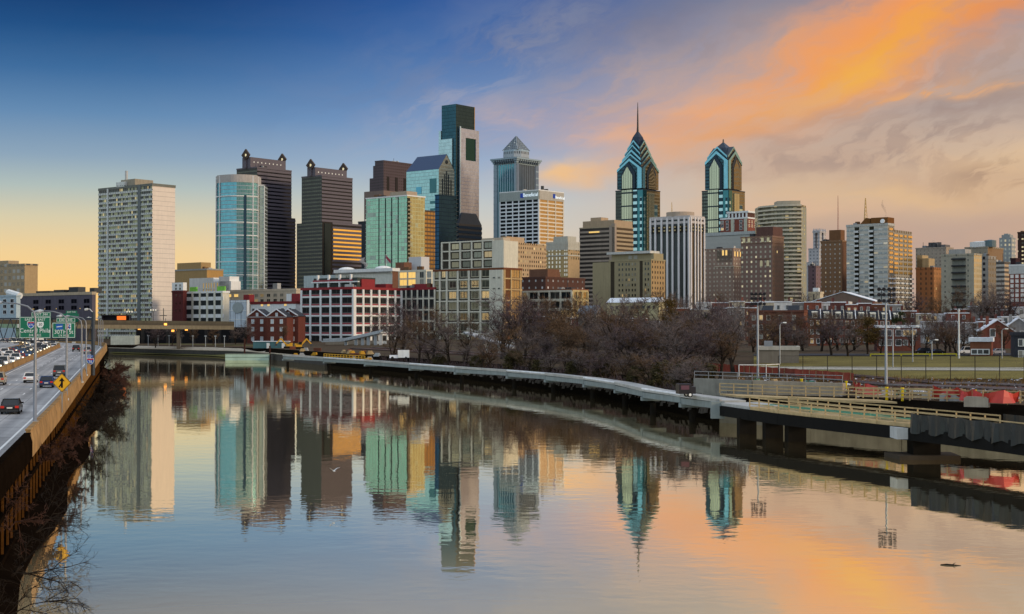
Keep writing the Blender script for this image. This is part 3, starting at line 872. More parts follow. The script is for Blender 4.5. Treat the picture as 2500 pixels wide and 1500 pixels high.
KH = pm('dark_slate', (0.03, 0.035, 0.045), 0.7); RHB = pm('riverside_brick', (0.125, 0.042, 0.032), 0.9, var=0.35, scale=1.2)
for i, (px, D, txt) in enumerate(((652, 752, 'red brick gabled riverside house nearest the bridge end'), (700, 745, 'red brick gabled riverside house in the middle of its row'), (728, 752, 'red brick gabled riverside house against the red framed mill'))):
    hs = gable_house('gabled_house', txt, px, 774 if i != 2 else 772, 756, D, 11.5, 9, 4.2, 74, RHB, KH, 0, 'red brick houses by the river', chimney=False)
    wins(hs, 'L', [3, 8.2], [3.5, 8.5, 12.5], 1.4, 2.0, [pm('pale_window', (0.5, 0.55, 0.6), .3, .1), WHITEP])
    wins(hs, 'L', [5.7], [hs.h + 1.2], 1.1, 1.6, [MATS['pale_window'], WHITEP])
    m = M(); m.box(-0.12, -0.2, hs.h - 0.2, 0, hs.a + .2, hs.h); m.build('eaves_trim', WHITEP, hs.root)
    for sgn in (0, 1):
        m = M(); m.bar((-0.4, hs.a * sgn, hs.h + 0.25), (-0.4, hs.a / 2, zt(hs, 755)), 0.35, 0.5); m.build('snow_edge', SNOW, hs.root)
    m = M(); m.box(-0.2, 4, 0, 0.05, 7, 2.8); m.build('door', DSTEEL, hs.root)

# ---- red framed mill: white grid with red spandrels
RSP = pm('rose_red_spandrel', (0.33, 0.07, 0.08), 0.7)
t = B('mill_building', 'five storey mill with white frame and rose red spandrels', 735, 862, 980, 702, 770, pm('mill_recess', (0.02, 0.02, 0.02)), base=4, para=1.0, pmat=REDMET)
nfl = 6; fl = t.h / nfl
usL = [uL(t, x) for x in (863, 834, 808, 784, 759, 737)]; usR = [uR(t, x) for x in (866, 886, 905, 925, 945, 964, 979)]
for face, us in (('L', usL), ('R', usR)):
    piers(t, face, us, 1.35, 0, t.h - 1, WHITEP, 0.55)
    bands(t, face, 0, t.h, fl, 0.16, WHITEP, proud=0.45, name='floor_beam')
    repeat(t, 'spandrel', lambda m, x, y, z: fbox(m, face, us[0], us[-1], 0, fl * 0.16, -0.2, 0.1), [(0, 0, fl * (i + 0.165)) for i in range(1, nfl)], RSP)
    wd = abs(us[1] - us[0]) - 1.6
    wins(t, face, [(a + b) / 2 for a, b in zip(us, us[1:])], [fl * (i + 0.66) for i in range(nfl)], wd, fl * 0.52, [MG, pm('mill_sash', (0.12, 0.14, 0.13), 0.6)], proud=-0.02)
m = M(); m.box(8, t.a * .12, t.h - .1, 22, t.a * .96, zt(t, 676)); m.build('setback_storey', pm('setback_dark', (0.05, 0.06, 0.055)), t.root)
for y in lsp(t.a * .12, t.a * .97, 4): 
    m = M(); m.box(7, y - .5, t.h, 8.2, y + .5, zt(t, 668)); m.build('roof_pier', WHITEP, t.root)
m = M(); m.box(6.8, t.a * .08, zt(t, 688), 8.1, t.a * .98, zt(t, 685)); m.build('roof_beam', WHITEP, t.root)
m = M(); m.box(6.9, t.a * .2, zt(t, 685), 8, t.a * .95, zt(t, 681)); m.build('roof_spandrel', RSP, t.root)
for (x0, x1, tp) in ((0.28, 0.55, 680), (0.78, 0.92, 690)):
    m = M(); m.box(t.b * x0, 4, t.h - .1, t.b * x1, 14, zt(t, tp)); m.build('penthouse', REDMET, t.root)
# white classical hall behind with domes
t = B('domed_hall', 'white classical hall with bracketed cornice and two low domes behind the mill', 819, 958, 972, 656, 870, pm('stucco_white', (0.58, 0.58, 0.52), .85, var=.2), BROWNBR, base=5, para=1.6, pmat=WHITEP, over=0.8)
wins(t, 'L', [uL(t, x) for x in (846, 850, 854, 858, 862)], [zt(t, 676)], 0.6, 3.0, [G_DARK, CREAM])
m = M()
for i in range(44): m.box(-0.95, t.a * (i + .2) / 44, t.h - 2.6, 0, t.a * (i + .65) / 44, t.h - 1.7)
m.build('bracket', pm('bracket_shadow', (0.30, 0.30, 0.27)), t.root)
for f in (0.27, 0.92):
    m = M()
    for k in range(6):
        a0, a1 = k * pi / 12, (k + 1) * pi / 12
        pts = [(6 + 5.5 * cos(a0) * cos(q * pi / 8), t.a * f + 5.5 * cos(a0) * sin(q * pi / 8)) for q in range(16)]
        m.prism(pts, t.h + 2.2 * sin(a0), t.h + 2.2 * sin(a1) + .01, 0, 0, cos(a1) / max(cos(a0), 1e-3), (6, t.a * f))
    m.build('dome', WHITEP, t.root)
m = M(); m.box(0.5, t.a * 1.0, 0, 18, t.a * 1.6, zt(t, 667)); m.build('wing', pm('wing_pale', (0.42, 0.50, 0.52)), t.root)
m = M(); m.tube([(2, t.a * .15, t.h), (2, t.a * .15, t.h + 9)], 0.12, 5); m.build('flagpole', WHITEP, t.root)
m = M()
for q in range(5): m.poly([(2, t.a * .15 - q * .8, t.h + 8.6 - .7 * q), (2, t.a * .15 - (q + 1) * .8, t.h + 7.9 - .7 * q), (2, t.a * .15 - (q + 1) * .8, t.h + 5.9 - .7 * q), (2, t.a * .15 - q * .8, t.h + 6.6 - .7 * q)])
m.build('flag', pm('flag_red', (0.35, 0.05, 0.08)), t.root)
# low white grid wing between mill and loft tower
t = B('grid_annex', 'four storey white grid wing joining the red mill to the cream loft block', 978, 1062, 1080, 703, 800, pm('mill_recess', (0.02, 0.02, 0.02)), base=4, para=1.0, pmat=REDMET)
us = [uL(t, x) for x in (1062, 1048, 1034, 1020, 1006, 992, 979)]; fl = t.h / 5
piers(t, 'L', us, 0.9, 0, t.h - 1, CREAM, 0.5); bands(t, 'L', 0, t.h, fl, 0.14, CREAM, proud=0.42, name='floor_beam')
wins(t, 'L', [(a + b) / 2 for a, b in zip(us, us[1:])], [fl * (i + .6) for i in range(5)], abs(us[1] - us[0]) - 1.2, fl * .7, [gl('annex_glass', (0.06, 0.085, 0.10), .15, .4), pm('annex_sash', (0.16, 0.17, 0.17))], proud=-0.02)
m = M(); m.box(4, t.a * .3, t.h - .1, 12, t.a * .8, zt(t, 692)); m.build('penthouse', REDMET, t.root)
t = B('lit_office', 'cream block with a row of bright yellow lit windows behind the grid wing', 961, 1040, 1062, 660, 880, CREAM, base=5)
wins(t, 'L', [uL(t, x) for x in (985, 1006)], [zt(t, 671), zt(t, 689)], 6.0, 3.6, [G_LIT, CREAM])
wins(t, 'L', [uL(t, x) for x in (1030, 1048, 968)], [zt(t, 671), zt(t, 689)], 3.2, 3.6, [gl('annex_glass', (0.06, 0.085, 0.10)), CREAM])
m = M(); m.box(2, uL(t, 981), t.h - .1, 9, uL(t, 960), zt(t, 638)); m.build('penthouse', BROWNBR, t.root)
t = B('roof_plant_house', 'plain pale grey plant box standing on the roofs in front of the green tower', 998, 1028, 1048, 627, 900, pm('plant_grey', (0.55, 0.56, 0.58), .6, var=.05), base=30, para=0)

# ---- big cream loft block, ten storeys, with golden south side
LG = wglass('loft_windows', (0.16, 0.17, 0.14), (0.70, 0.62, 0.38), 0.66, 0.14)
LOFTR = pm('loft_brown_brick', (0.15, 0.065, 0.03), 0.9)
t = B('loft_building', 'large cream ten storey loft block with broad glazed bays', 1058, 1229, 1274, 655, 770, pm('loft_recess', (0.05, 0.045, 0.035)), LOFTR, base=4, para=0.8, pmat=pm('loft_rust_coping', (0.16, 0.06, 0.03)))
fl = 5.0; n = 7; t.h6 = t.h; fl = t.h / n
us = [uL(t, x) for x in (1198, 1174, 1146, 1119, 1092, 1075, 1060)]
m = M(); fbox(m, 'L', 0, us[0] + .6, 0, t.h - .85, -0.55, 0.1); m.build('stair_tower', CREAM, t.root)
piers(t, 'L', us, 1.2, 0, t.h - .8, CREAM, 0.6); bands(t, 'L', 0, t.h, fl, 0.12, CREAM, u0=us[0], proud=0.48, name='floor_beam')
cs_ = list(zip(us, us[1:]))
wins(t, 'L', [(a + b) / 2 for a, b in cs_[:4]], [fl * (i + .62) for i in range(n)], 4.9, fl * .6, [LG, pm('loft_sash', (0.42, 0.40, 0.30))], proud=0.0)
wins(t, 'L', [(a + b) / 2 for a, b in cs_[4:]], [fl * (i + .62) for i in range(n)], 2.4, fl * .6, [LG, MATS['loft_sash']], proud=0.0)
wins(t, 'L', [us[0] * .28, us[0] * .68], [fl * (i + .15) for i in range(1, n)], 1.7, 0.8, [G_DARK, CREAM], proud=0.6)
usR = [uR(t, x) for x in (1231, 1247, 1270)]
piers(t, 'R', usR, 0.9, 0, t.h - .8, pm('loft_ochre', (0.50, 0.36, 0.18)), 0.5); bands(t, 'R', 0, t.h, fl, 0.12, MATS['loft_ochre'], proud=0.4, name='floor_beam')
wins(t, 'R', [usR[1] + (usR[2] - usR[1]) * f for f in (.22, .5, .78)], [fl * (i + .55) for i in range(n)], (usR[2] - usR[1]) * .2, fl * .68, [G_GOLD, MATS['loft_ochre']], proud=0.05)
# upper set-back storeys of the same block
hu = zt(t, 587) ; yu0, yu1 = 1.0, uL(t, 1072); m = M(); m.box(2, yu0, t.h - .5, t.b - 2, yu1, hu, (0, 1, 1, 1, 2)); m.build('upper_block', [pm('loft_recess', (0, 0, 0)), CREAM, ROOF], t.root)
usu = [uL(t, x) + .0 for x in (1199, 1174, 1147, 1119, 1093, 1074)]; fu = (hu - t.h) / 3
repeat(t, 'pier', lambda m, x, y, z: m.box(1.4, -.55, t.h, 2.2, .55, hu + .4), [(0, u, 0) for u in usu], CREAM)
m = M(); m.box(1.45, yu0, t.h, 2.2, usu[0], hu + .3); m.build('stair_tower', CREAM, t.root)
repeat(t, 'floor_beam', lambda m, x, y, z: m.box(1.5, usu[0], 0, 2.2, yu1, .7), [(0, 0, t.h + fu * i) for i in range(4)], CREAM)
def uw(m, x, y, z): m.box(1.9, -2.5, -fu * .3, 2.1, 2.5, fu * .3); m.box(1.8, -.06, -fu * .3, 2.1, .06, fu * .3, 1)
repeat(t, 'window', uw, [(0, (a + b) / 2, t.h + fu * (i + .58)) for a, b in list(zip(usu, usu[1:]))[:4] for i in range(3)], [LG, MATS['loft_sash']])
m = M(); m.box(6, t.a * .1, hu - .1, 12, t.a * .4, hu + 2); m.build('roof_plant', BEIGE, t.root)

# ---- curved blue glass tower
D = 1250; xl = (528 - 1250) / F * D; xr = (625 - 1250) / F * D; z0 = 8
CG = facade('curved_curtain_wall', (0.30, 0.36, 0.40), (0.13, 0.36, 0.44), 1.6, 3.3, 0.94, 0.84, gm=0.85, gr=0.07, wr=0.4, wav=0.01)
root = thing('glass_tower', 'curved blue glass tower with white mullions in front of the left dark twin', 'tower', (xl, D, z0))
S_ = S(); S_.D = D; S_.base = z0; top = zt(S_, 447)
W_ = xr - xl
arc = [(3 + (W_ - 3) * i / 12.0, -11.0 * sin(pi * (0.12 + 0.80 * i / 12.0)) + 4) for i in range(13)]
outl = arc + [(W_, 22), (0, 24), (0, 3)]
m = M(); m.prism(outl, -3, top, 0, 1); m.build('wall', [CG, ROOF], root)
m = M(); m.prism([(p[0], p[1] - .4) for p in arc] + [(W_ + .3, 22.2), (-.3, 24.3), (-.3, 2.6)], top + .01, zt(S_, 428), 0, 0); m.build('crown', pm('crown_grey', (0.40, 0.38, 0.36), .7), root)
m = M(); m.box(-1, 3.5, -3, 2.7, 23, zt(S_, 430)); m.build('side_fin', gl('dark_side', (0.03, 0.05, 0.07)), root)
def belt(z):
    b = M(); pts = [(-1.1, 3.3)] + [(p[0], p[1] - .35) for p in arc] + [(W_ + .2, 8)]
    for p, q in zip(pts, pts[1:]): b.bar((p[0], p[1], z), (q[0], q[1], z), 0.5, 0.8)
    return b
b0 = belt(0).build('belt_course', WHITEP, root); zs = [zt(S_, y) for y in (480, 513, 544, 576, 608, 640, 672)]
for i, z in enumerate(zs):
    o = b0 if i == 0 else b0.copy()
    if i: COL.objects.link(o); o.parent = root
    o.location = (0, 0, z)
for x, y in ((-1.1, 3.3), (2.8, arc[0][1] - .3), (arc[11][0], arc[11][1] - .3), (W_ + .2, 8)):
    m = M(); m.box(x - .4, y - .4, -3, x + .4, y + .4, zt(S_, 430)); m.build('mullion', WHITEP, root)
m = M(); m.box(arc[8][0] + 1, arc[8][1] - .2, 0, arc[8][0] + 3, arc[8][1] + 3, zt(S_, 478)); m.build('recess_strip', gl('dark_side', (0, 0, 0)), root)
xw = (641 - 1250) / F * D - xl
m = M(); m.box(W_ + .6, 9, -3, xw, 24, zt(S_, 451)); m.build('side_wing', facade('wing_curtain', (0.35, 0.4, 0.42), (0.32, 0.32, 0.26), 2.6, 3.3, .9, .8, gm=.85, gr=.08, wav=.01), root)
m = M(); m.box(xw - .5, 8.4, -3, xw + .2, 9.2, zt(S_, 449)); m.box(W_ + .6, 8.4, zt(S_, 452), xw, 9.1, zt(S_, 449)); m.build('wing_frame', WHITEP, root)

# ---- pair of dark towers with diamond finials
GRAN = pm('brown_granite', (0.125, 0.112, 0.132), 0.55, var=0.12); GRAND = facade('granite_side', (0.075, 0.078, 0.072), (0.10, 0.105, 0.085), 3.0, 3.56, 0.8, 0.4, gm=.6, gr=.25, var=.12)
DG = gl('smoked_glass', (0.03, 0.034, 0.045), 0.14, 0.8)
def twin(label, l, c, r, tp, D, base_top, low, dia):
    t = B('twin_tower', label, l, c, r, tp, D, GRAND, DG, para=1.0, pmat=GRAN, group='dark twin towers with diamond finials')
    zb = zt(t, base_top)
    bands(t, 'R', zb, t.h, 3.56, 0.62, GRAN, proud=0.25)
    m = M(); m.box(-0.6, t.a * .30, t.h - .3, t.b + .6, t.a * .70, zt(t, dia)); m.build('roof_ridge', GRAN, t.root)
    for i in range(8):
        m = M(); m.box(t.b * (i + .8) / 9 - .5, t.a * .30 - .06, zt(t, dia) - 5.2, t.b * (i + .8) / 9 + .5, t.a * .30 + .2, zt(t, dia) - 4); m.build('ridge_light', pm('pale_light', (.5, .5, .45), em=(1, .95, .8), ems=.35), t.root)
    for x in (-2.0, t.b + 0.6):
        m = M(); hc = zt(t, dia) + 2.2; rr_ = 6.0; q = 2.2
        o4 = [(0, -rr_), (rr_, 0), (0, rr_), (-rr_, 0)]; i4 = [(0, -q), (q, 0), (0, q), (-q, 0)]
        for k in range(4):
            a, b = o4[k], o4[(k + 1) % 4]; ia, ib = i4[k], i4[(k + 1) % 4]
            f = lambda p, xx: (xx, t.a / 2 + p[0], hc + p[1])
            for xx, rev in ((x, 0), (x + 1.6, 1)):
                qd = [f(a, xx), f(b, xx), f(ib, xx), f(ia, xx)]; m.poly(qd if rev else qd[::-1])
            m.poly([f(a, x), f(b, x), f(b, x + 1.6), f(a, x + 1.6)]); m.poly([f(ia, x), f(ia, x + 1.6), f(ib, x + 1.6), f(ib, x)])
        dmd = m.build('diamond_finial', pm('finial_brown', (0.075, 0.055, 0.045), .6), t.root)
        m = M(); m.box(x + .4, t.a / 2 - .9, hc - 1.2, x + 1.0, t.a / 2 + .9, hc + 1.2); m.build('finial_lamp', pm('warm_lamp', (.6, .5, .3), em=(1, .86, .5), ems=.6), dmd)
        m = M(); m.box(x, t.a / 2 - 1.4, t.h, x + 1.6, t.a / 2 + 1.4, hc - 3.2); m.build('finial_stem', GRAN, t.root)
    return t, zb
t, zb = twin('left dark twin tower with diamond finials, behind the curved blue glass tower', 577, 627, 711, 408, 1400, 527, 0, 382)
bands(t, 'R', 0, zb, 3.56, 0.5, GRAN, proud=0.3)
m = M(); m.box(-1, -2.2, -3, uR(t, 717), t.a * .5, zb, (0, 1, 0, 0, 2)); m.build('podium', [GRAND, DG, ROOF], t.root)
repeat(t, 'spandrel', lambda m, x, y, z: m.box(-1.2, -2.5, 0, uR(t, 717.2), -2.1, 1.9), [(0, 0, 3.56 * i + zb % 3.56) for i in range(int(zb / 3.56))], GRAN)
m = M(); m.box(-1.1, -2.75, 0, uR(t, 644), -1.9, zb * .42); m.build('podium_wall', GRAN, t.root)
t, zb = twin('right dark twin tower with diamond finials and a gold reflecting lower wing', 736, 785, 860, 428, 1380, 541, 0, 407)
hl = zt(t, 543)
m = M(); m.box(-2, -3, -3, uR(t, 876.5), t.a * .8, hl, (0, 1, 0, 0, 2)); m.box(-1.5, t.a * .8, -3, 8, uL(t, 727), hl, (0, 1, 0, 0, 2))
m.build('podium', [GRAND, DG, ROOF], t.root)
repeat(t, 'spandrel', lambda m, x, y, z: m.box(uR(t, 806), -3.3, 0, uR(t, 876.8), -2.9, 1.9), [(0, 0, hl - 1.5 - 4.0 * i) for i in range(16)], GRAN)
repeat(t, 'window_band', lambda m, x, y, z: m.box(uR(t, 808), -3.12, 0, uR(t, 876.6), -2.9, 1.7), [(0, 0, hl - 3.4 - 4.0 * i) for i in range(1, 9)], pm('gold_reflection', (0.95, 0.66, 0.22), .12, .95, .1, em=(1, .55, .05), ems=.12))  # reflected sky glow painted into these bands, with some emission
m = M(); m.box(uR(t, 786), -3.5, 0, uR(t, 801), -2.9, hl - 1); m.build('recess_strip', gl('dark_side', (0, 0, 0)), t.root)
B('dark_block', 'dark slate tower mostly hidden right of the dark twin towers', 874, 892, 905, 541, 1500, pm('slate_dark', (0.05, 0.06, 0.07)), base=8)

# ---- stepped granite tower behind the green glass block
RG = facade('red_granite', (0.088, 0.068, 0.076), (0.05, 0.04, 0.045), 4.0, 3.8, .5, .45, gm=.4, gr=.2)
t = B('stepped_tower', 'dark red granite tower with stepped left shoulder', 915, 936, 1010, 392, 1880, RG, base=8, para=.8)
m = M(); m.box(.6, t.a, -3, t.b * .4, t.a + 4, zt(t, 403)); m.box(1.2, t.a + 4, -3, t.b * .4, t.a + 11, zt(t, 433)); m.box(-3, -3, -3, 3, 6, zt(t, 430)); m.build('shoulder', RG, t.root)
for i in range(3):
    m = M(); m.box(t.b * (.1 + .28 * i), -.5, zt(t, 470), t.b * (.18 + .28 * i), .2, zt(t, 430)); m.build('window_strip', DG, t.root)
m = M(); m.box(-8, -8, -3, t.b, t.a + 12, zt(t, 467)); m.build('podium', pm('podium_mauve', (.20, .15, .13)), t.root)

# ---- green glass apartment block
GG = facade('green_curtain', (0.42, 0.52, 0.42), (0.25, 0.46, 0.36), 3.2, 3.2, .9, .86, gm=.8, gr=.12, blind=.12, blindc=(.45, .6, .5), wr=.5, wav=.006)
GG2 = facade('green_curtain_side', (0.45, 0.45, 0.25), (0.46, 0.46, 0.26), 3.2, 3.2, .9, .86, gm=.8, gr=.12, blind=.1, blindc=(.5, .5, .3), wr=.5, wav=.006)
t = B('green_glass_tower', 'pale green glass apartment tower with balcony stacks', 894, 994, 1037, 477, 1150, GG, GG2, para=.7, pmat=WHITEP, over=.5)
piers(t, 'L', [uL(t, x) for x in (925, 941, 956, 972)], 1.0, t.h * .38, t.h - 1, pm('black_strip', (.012, .016, .016)), .12, 'window_strip')
n = int(t.h / 3.2)
repeat(t, 'balcony', lambda m, x, y, z: m.box(-1.0, -1.0, 0, .2, t.a + .8, .35), [(0, 0, 3.2 * i) for i in range(1, int(n * .4))], pm('slab_edge', (.45, .58, .55), .5))
repeat(t, 'balcony', lambda m, x, y, z: m.box(uR(t, 999), -1.2, 0, t.b + .8, .2, .35), [(0, 0, 3.2 * i) for i in range(1, int(n * .6))], MATS['slab_edge'])
repeat(t, 'balcony', lambda m, x, y, z: (m.box(-.6, -1.6, 0, uR(t, 1002), .3, .4), m.box(-.3, -1.3, .4, uR(t, 1001), -1.2, 1.3)), [(0, 0, 3.2 * i) for i in range(int(n * .38), n)], pm('balcony_brown', (.30, .25, .16)))
repeat(t, 'balcony', lambda m, x, y, z: m.box(.3, 0, 0, 3, 1.4, .35), [(0, t.a, 3.2 * i) for i in range(int(n * .5), n)], MATS['slab_edge'])
m = M(); m.box(-.15, .3, 0, uR(t, 1002), .4, .1); m.box(-.04, -.08, t.h * .2, uR(t, 1001), .2, t.h - 2); m.build('balcony_recess', pm('recess_dark', (.03, .03, .02)), t.root)
pent(t, .2, .8, .1, .5, 4, pm('pent_sand', (.40, .32, .24)))
GB = facade('amber_block', (.12, .08, .05), (.45, .28, .10), 4.0, 3.7, .82, .6, gm=.85, gr=.12)
t = B('amber_block', 'dark block with amber reflecting windows squeezed beside the green glass tower', 1030, 1036, 1072, 514, 1300, pm('ab_wall', (.1, .07, .05)), GB)
m = M(); m.box(2, -.8, 0, t.b, .2, t.h * .52); m.build('lower_block', gl('navy_glass', (.03, .045, .07)), t.root)

# ---- gabled glass tower with navy roof
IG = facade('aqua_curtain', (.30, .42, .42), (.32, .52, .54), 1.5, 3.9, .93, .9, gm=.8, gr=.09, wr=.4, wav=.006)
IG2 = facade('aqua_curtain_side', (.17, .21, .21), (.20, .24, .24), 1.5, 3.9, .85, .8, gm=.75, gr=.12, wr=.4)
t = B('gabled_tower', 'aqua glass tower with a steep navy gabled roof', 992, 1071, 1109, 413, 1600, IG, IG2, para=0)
zr = zt(t, 374); e = t.h
m = M()
m.poly([(0, t.a, e), (0, 0, e), (t.b * .12, 0, e), (t.b * .12, t.a, e)], 0)
A_ = [(-.4, -.3, e), (t.b / 2, -.3, zr), (t.b / 2, t.a + .3 - 5, zr), (-.4, t.a + .3, e)]
B_ = [(t.b + .4, -.3, e), (t.b + .4, t.a + .3, e), (t.b / 2, t.a + .3 - 5, zr), (t.b / 2, -.3, zr)]
m.poly(A_); m.poly(B_); m.poly([(-.4, t.a + .3, e), (t.b / 2, t.a - 4.7, zr), (t.b + .4, t.a + .3, e)])
rf = m.build('roof', NAVYROOF, t.root)
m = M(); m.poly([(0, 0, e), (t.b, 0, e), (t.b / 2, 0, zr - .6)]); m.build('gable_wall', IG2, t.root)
m = M(); m.tube([(t.b / 2, -.5, zr - 9), (t.b / 2, .2, zr - 9)], 2.2, 12); m.build('gable_oculus', gl('navy_glass', (0, 0, 0)), t.root)
for i, (f, zz0, zz1) in enumerate(((.24, 476, 436), (.38, 476, 424), (.5, 476, 416), (.62, 476, 424), (.78, 476, 436))):
    m = M(); m.box(t.b * f - .7, -.35, zt(t, zz0), t.b * f + .7, .2, zt(t, zz1)); m.build('window_strip', gl('navy_glass', (0, 0, 0)), t.root)
for x0, x1, y0, y1, mm in ((1049, 1065, 470, 435, gl('deep_teal', (.05, .13, .15))), (1016, 1029, 470, 453, gl('sky_blue_glass', (.10, .30, .42))), (1050, 1062, 497, 490, MATS['deep_teal']), (1050, 1062, 514, 508, MATS['deep_teal'])):
    m = M(); m.box(-.3, uL(t, x1), zt(t, y0), .3, uL(t, x0), zt(t, y1)); m.build('window', mm, t.root)
NV = facade('navy_curtain', (.008, .018, .032), (.02, .06, .12), 3.0, 3.5, .9, .85, gm=.95, gr=.15)
t = B('navy_tower', 'dark navy glass tower with a balcony edge in front of the gabled tower', 1062, 1072, 1115, 476, 1230, NV)
repeat(t, 'balcony', lambda m, x, y, z: m.box(t.b - 2, -1.0, 0, t.b + .8, .2, .4), [(0, 0, 3.5 * i + 1) for i in range(8, 36)], DSTEEL)
# dark chamfered block in front of the tallest tower
t = B('tiered_block', 'dark slate tiered office block with chamfered top below the tallest tower', 1114, 1120, 1176, 546, 1330, gl('slate_glass', (.02, .024, .03), .2, .2), para=0)
SL = pm('slate_panel', (.010, .018, .032), .6, spec=.1)
bands(t, 'L', 0, t.h, 4.4, .55, SL, proud=.5); bands(t, 'R', 0, t.h, 4.4, .55, SL, proud=.5)
m = M(); m.prism([(0, 0), (t.b, 0), (t.b, t.a), (0, t.a)], t.h, zt(t, 519), 0, 0, .62, (t.b * .42, t.a * .5)); m.build('roof', pm('slate_roof', (.028, .034, .044), .7), t.root)

# ---- tallest tower: dark glass core between pale steel shells
CC = facade('dark_teal_curtain', (.015, .035, .045), (.03, .085, .115), 1.6, 4.2, .92, .92, gm=.75, gr=.1, wav=.004)
t = B('tallest_tower', 'tallest tower, dark glass core inside pale steel shells with a tall cut-out window', 1078, 1113, 1158, 254, 1710, CC, facade('smoked_curtain', (.012, .022, .022), (.04, .075, .09), 1.6, 4.2, .94, .92, gm=.92, gr=.14), para=0)
zl, zr_ = zt(t, 338), zt(t, 312); a, b = t.a, t.b
m = M(); q = [(-1.6, 5), (.5, 5), (.5, a + 3.5), (-1.6, a + 3.5)]; m.prism(q, -3, zl, 0, 0); m.build('left_shell', facade('pale_curtain', (.36, .48, .50), (.42, .55, .58), 1.6, 4.2, .93, .92, gm=.75, gr=.12, wr=.4, wav=.003), t.root)
m = M(); m.prism([(-1.2, a + .2), (6, a + .2), (6, a + 3.6), (-1.2, a + 3.6)], -3, zt(t, 316), 0, 0); m.build('side_fin', MATS['pale_curtain'], t.root)
xs0 = 5.5
c0, c1, zc0, zc1 = uR(t, 1133.5), uR(t, 1158.5), zt(t, 389), zt(t, 334)
xe = uR(t, 1166); m = M()
m.box(xs0, -2.2, -3, c0, .6, zr_); m.box(c0, -2.2, -3, c1, .6, zc0); m.box(c0, -2.2, zc1, c1, .6, zr_); m.box(c1, -2.2, -3, xe, .6, zr_)
m.box(xe - 1.5, .6, -3, xe, a * .9, zr_)
m.build('right_shell', facade('steel_curtain', (.36, .37, .43), (.42, .45, .53), 1.6, 4.2, .95, .9, gm=.55, gr=.16, wr=.4, wav=.003), t.root)
m = M(); m.box(c0, -1.2, zc0, c1, .3, zc1); m.build('cut_out_window', gl('deep_green_glass', (.02, .07, .07)), t.root)
m = M(); m.box(xs0 - .8, -2.6, -3, xs0 + .8, -1.6, zr_ + 2); m.build('edge_fin', gl('ice_blue', (.55, .70, .78), .25, .5), t.root)
m = M(); m.box(b - .6, -.5, zr_, b + .5, .3, t.h); m.build('edge_fin', G_GOLD, t.root)

# ---- pyramid topped stone and glass tower
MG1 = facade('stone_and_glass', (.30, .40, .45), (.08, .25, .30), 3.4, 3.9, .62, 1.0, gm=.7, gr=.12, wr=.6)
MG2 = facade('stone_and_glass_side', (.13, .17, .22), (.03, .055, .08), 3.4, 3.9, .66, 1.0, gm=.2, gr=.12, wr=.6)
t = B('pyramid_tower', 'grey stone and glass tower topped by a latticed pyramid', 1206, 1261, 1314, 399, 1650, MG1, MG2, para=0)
STG = pm('grey_stone', (.28, .36, .41), .75)
for face, L in (('L', t.a), ('R', t.b)):
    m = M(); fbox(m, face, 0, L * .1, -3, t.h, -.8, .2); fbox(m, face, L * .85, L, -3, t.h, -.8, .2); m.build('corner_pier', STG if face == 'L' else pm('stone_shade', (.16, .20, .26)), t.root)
    bands(t, face, 2, t.h, 7.8, .2, STG, u0=L * .86, proud=.95, name='belt_course')
m = M()
for i, (ex, z0_, z1_) in enumerate(((.2, 400, 397), (1.1, 397, 392), (2.2, 392, 388), (3.2, 388, 384))):
    m.box(-ex, -ex, zt(t, z0_), t.b + ex, t.a + ex, zt(t, z1_))
m.build('flared_cornice', STG, t.root)
repeat(t, 'cornice_slot', lambda m, x, y, z: m.box(-2.5, -.8, zt(t, 397), -.2, .8, zt(t, 386)), [(0, y, 0) for y in lsp(2, t.a - 2, 9)], pm('slot_dark', (.07, .09, .11)))
repeat(t, 'cornice_slot', lambda m, x, y, z: m.box(-.8, -2.5, zt(t, 397), .8, -.2, zt(t, 386)), [(x, 0, 0) for x in lsp(2, t.b - 2, 9)], MATS['slot_dark'])
cx, cy = t.b / 2, t.a / 2; rr_ = t.a * .40; ch = rr_ * .55
octo = [(cx - rr_, cy - ch), (cx - ch, cy - rr_), (cx + ch, cy - rr_), (cx + rr_, cy - ch), (cx + rr_, cy + ch), (cx + ch, cy + rr_), (cx - ch, cy + rr_), (cx - rr_, cy + ch)]
m = M(); m.prism(octo, t.h + 2, zt(t, 366)); m.build('drum', facade('drum_slots', (.33, .37, .40), (.05, .07, .09), 2.6, 9.0, .45, .6, gm=.3, v0=.2), t.root)
m = M(); m.prism(octo, zt(t, 366), zt(t, 362), 0, 0, .96); m.build('drum_cornice', STG, t.root)
m = M(); s2 = t.a * .335; za = zt(t, 326); zb_ = zt(t, 362)
base4 = [(cx - s2, cy - s2), (cx + s2, cy - s2), (cx + s2, cy + s2), (cx - s2, cy + s2)]
m.prism(base4, zb_, za, 0, 0, 0.0); m.build('pyramid', facade('lattice_glass', (.10, .12, .14), (.35, .38, .38), 2.2, 2.2, .5, .5, gm=.3, gr=.3, lit=.12, litc=(.9, .95, .8), lits=.4), t.root)
m = M()
for k in range(4):
    p, q = base4[k], base4[(k + 1) % 4]; apx = (cx, cy, za + .3)
    m.bar((p[0], p[1], zb_), apx, .9, .9)
    for j in range(1, 8):
        f = j / 8; s_ = (p[0] + (q[0] - p[0]) * f, p[1] + (q[1] - p[1]) * f, zb_)
        g1 = min(f, 1 - f) * 2
        for dirn in (-1, 1):
            ff = f + dirn * .5 * (1 - 0) ; 
            # bars run parallel to the opposite hip
            tpar = (f if dirn < 0 else 1 - f)
            edge_p = p if dirn < 0 else q
            e_ = (edge_p[0] + (cx - edge_p[0]) * tpar, edge_p[1] + (cy - edge_p[1]) * tpar, zb_ + (za - zb_) * tpar)
            m.bar(s_, e_, .45, .45)
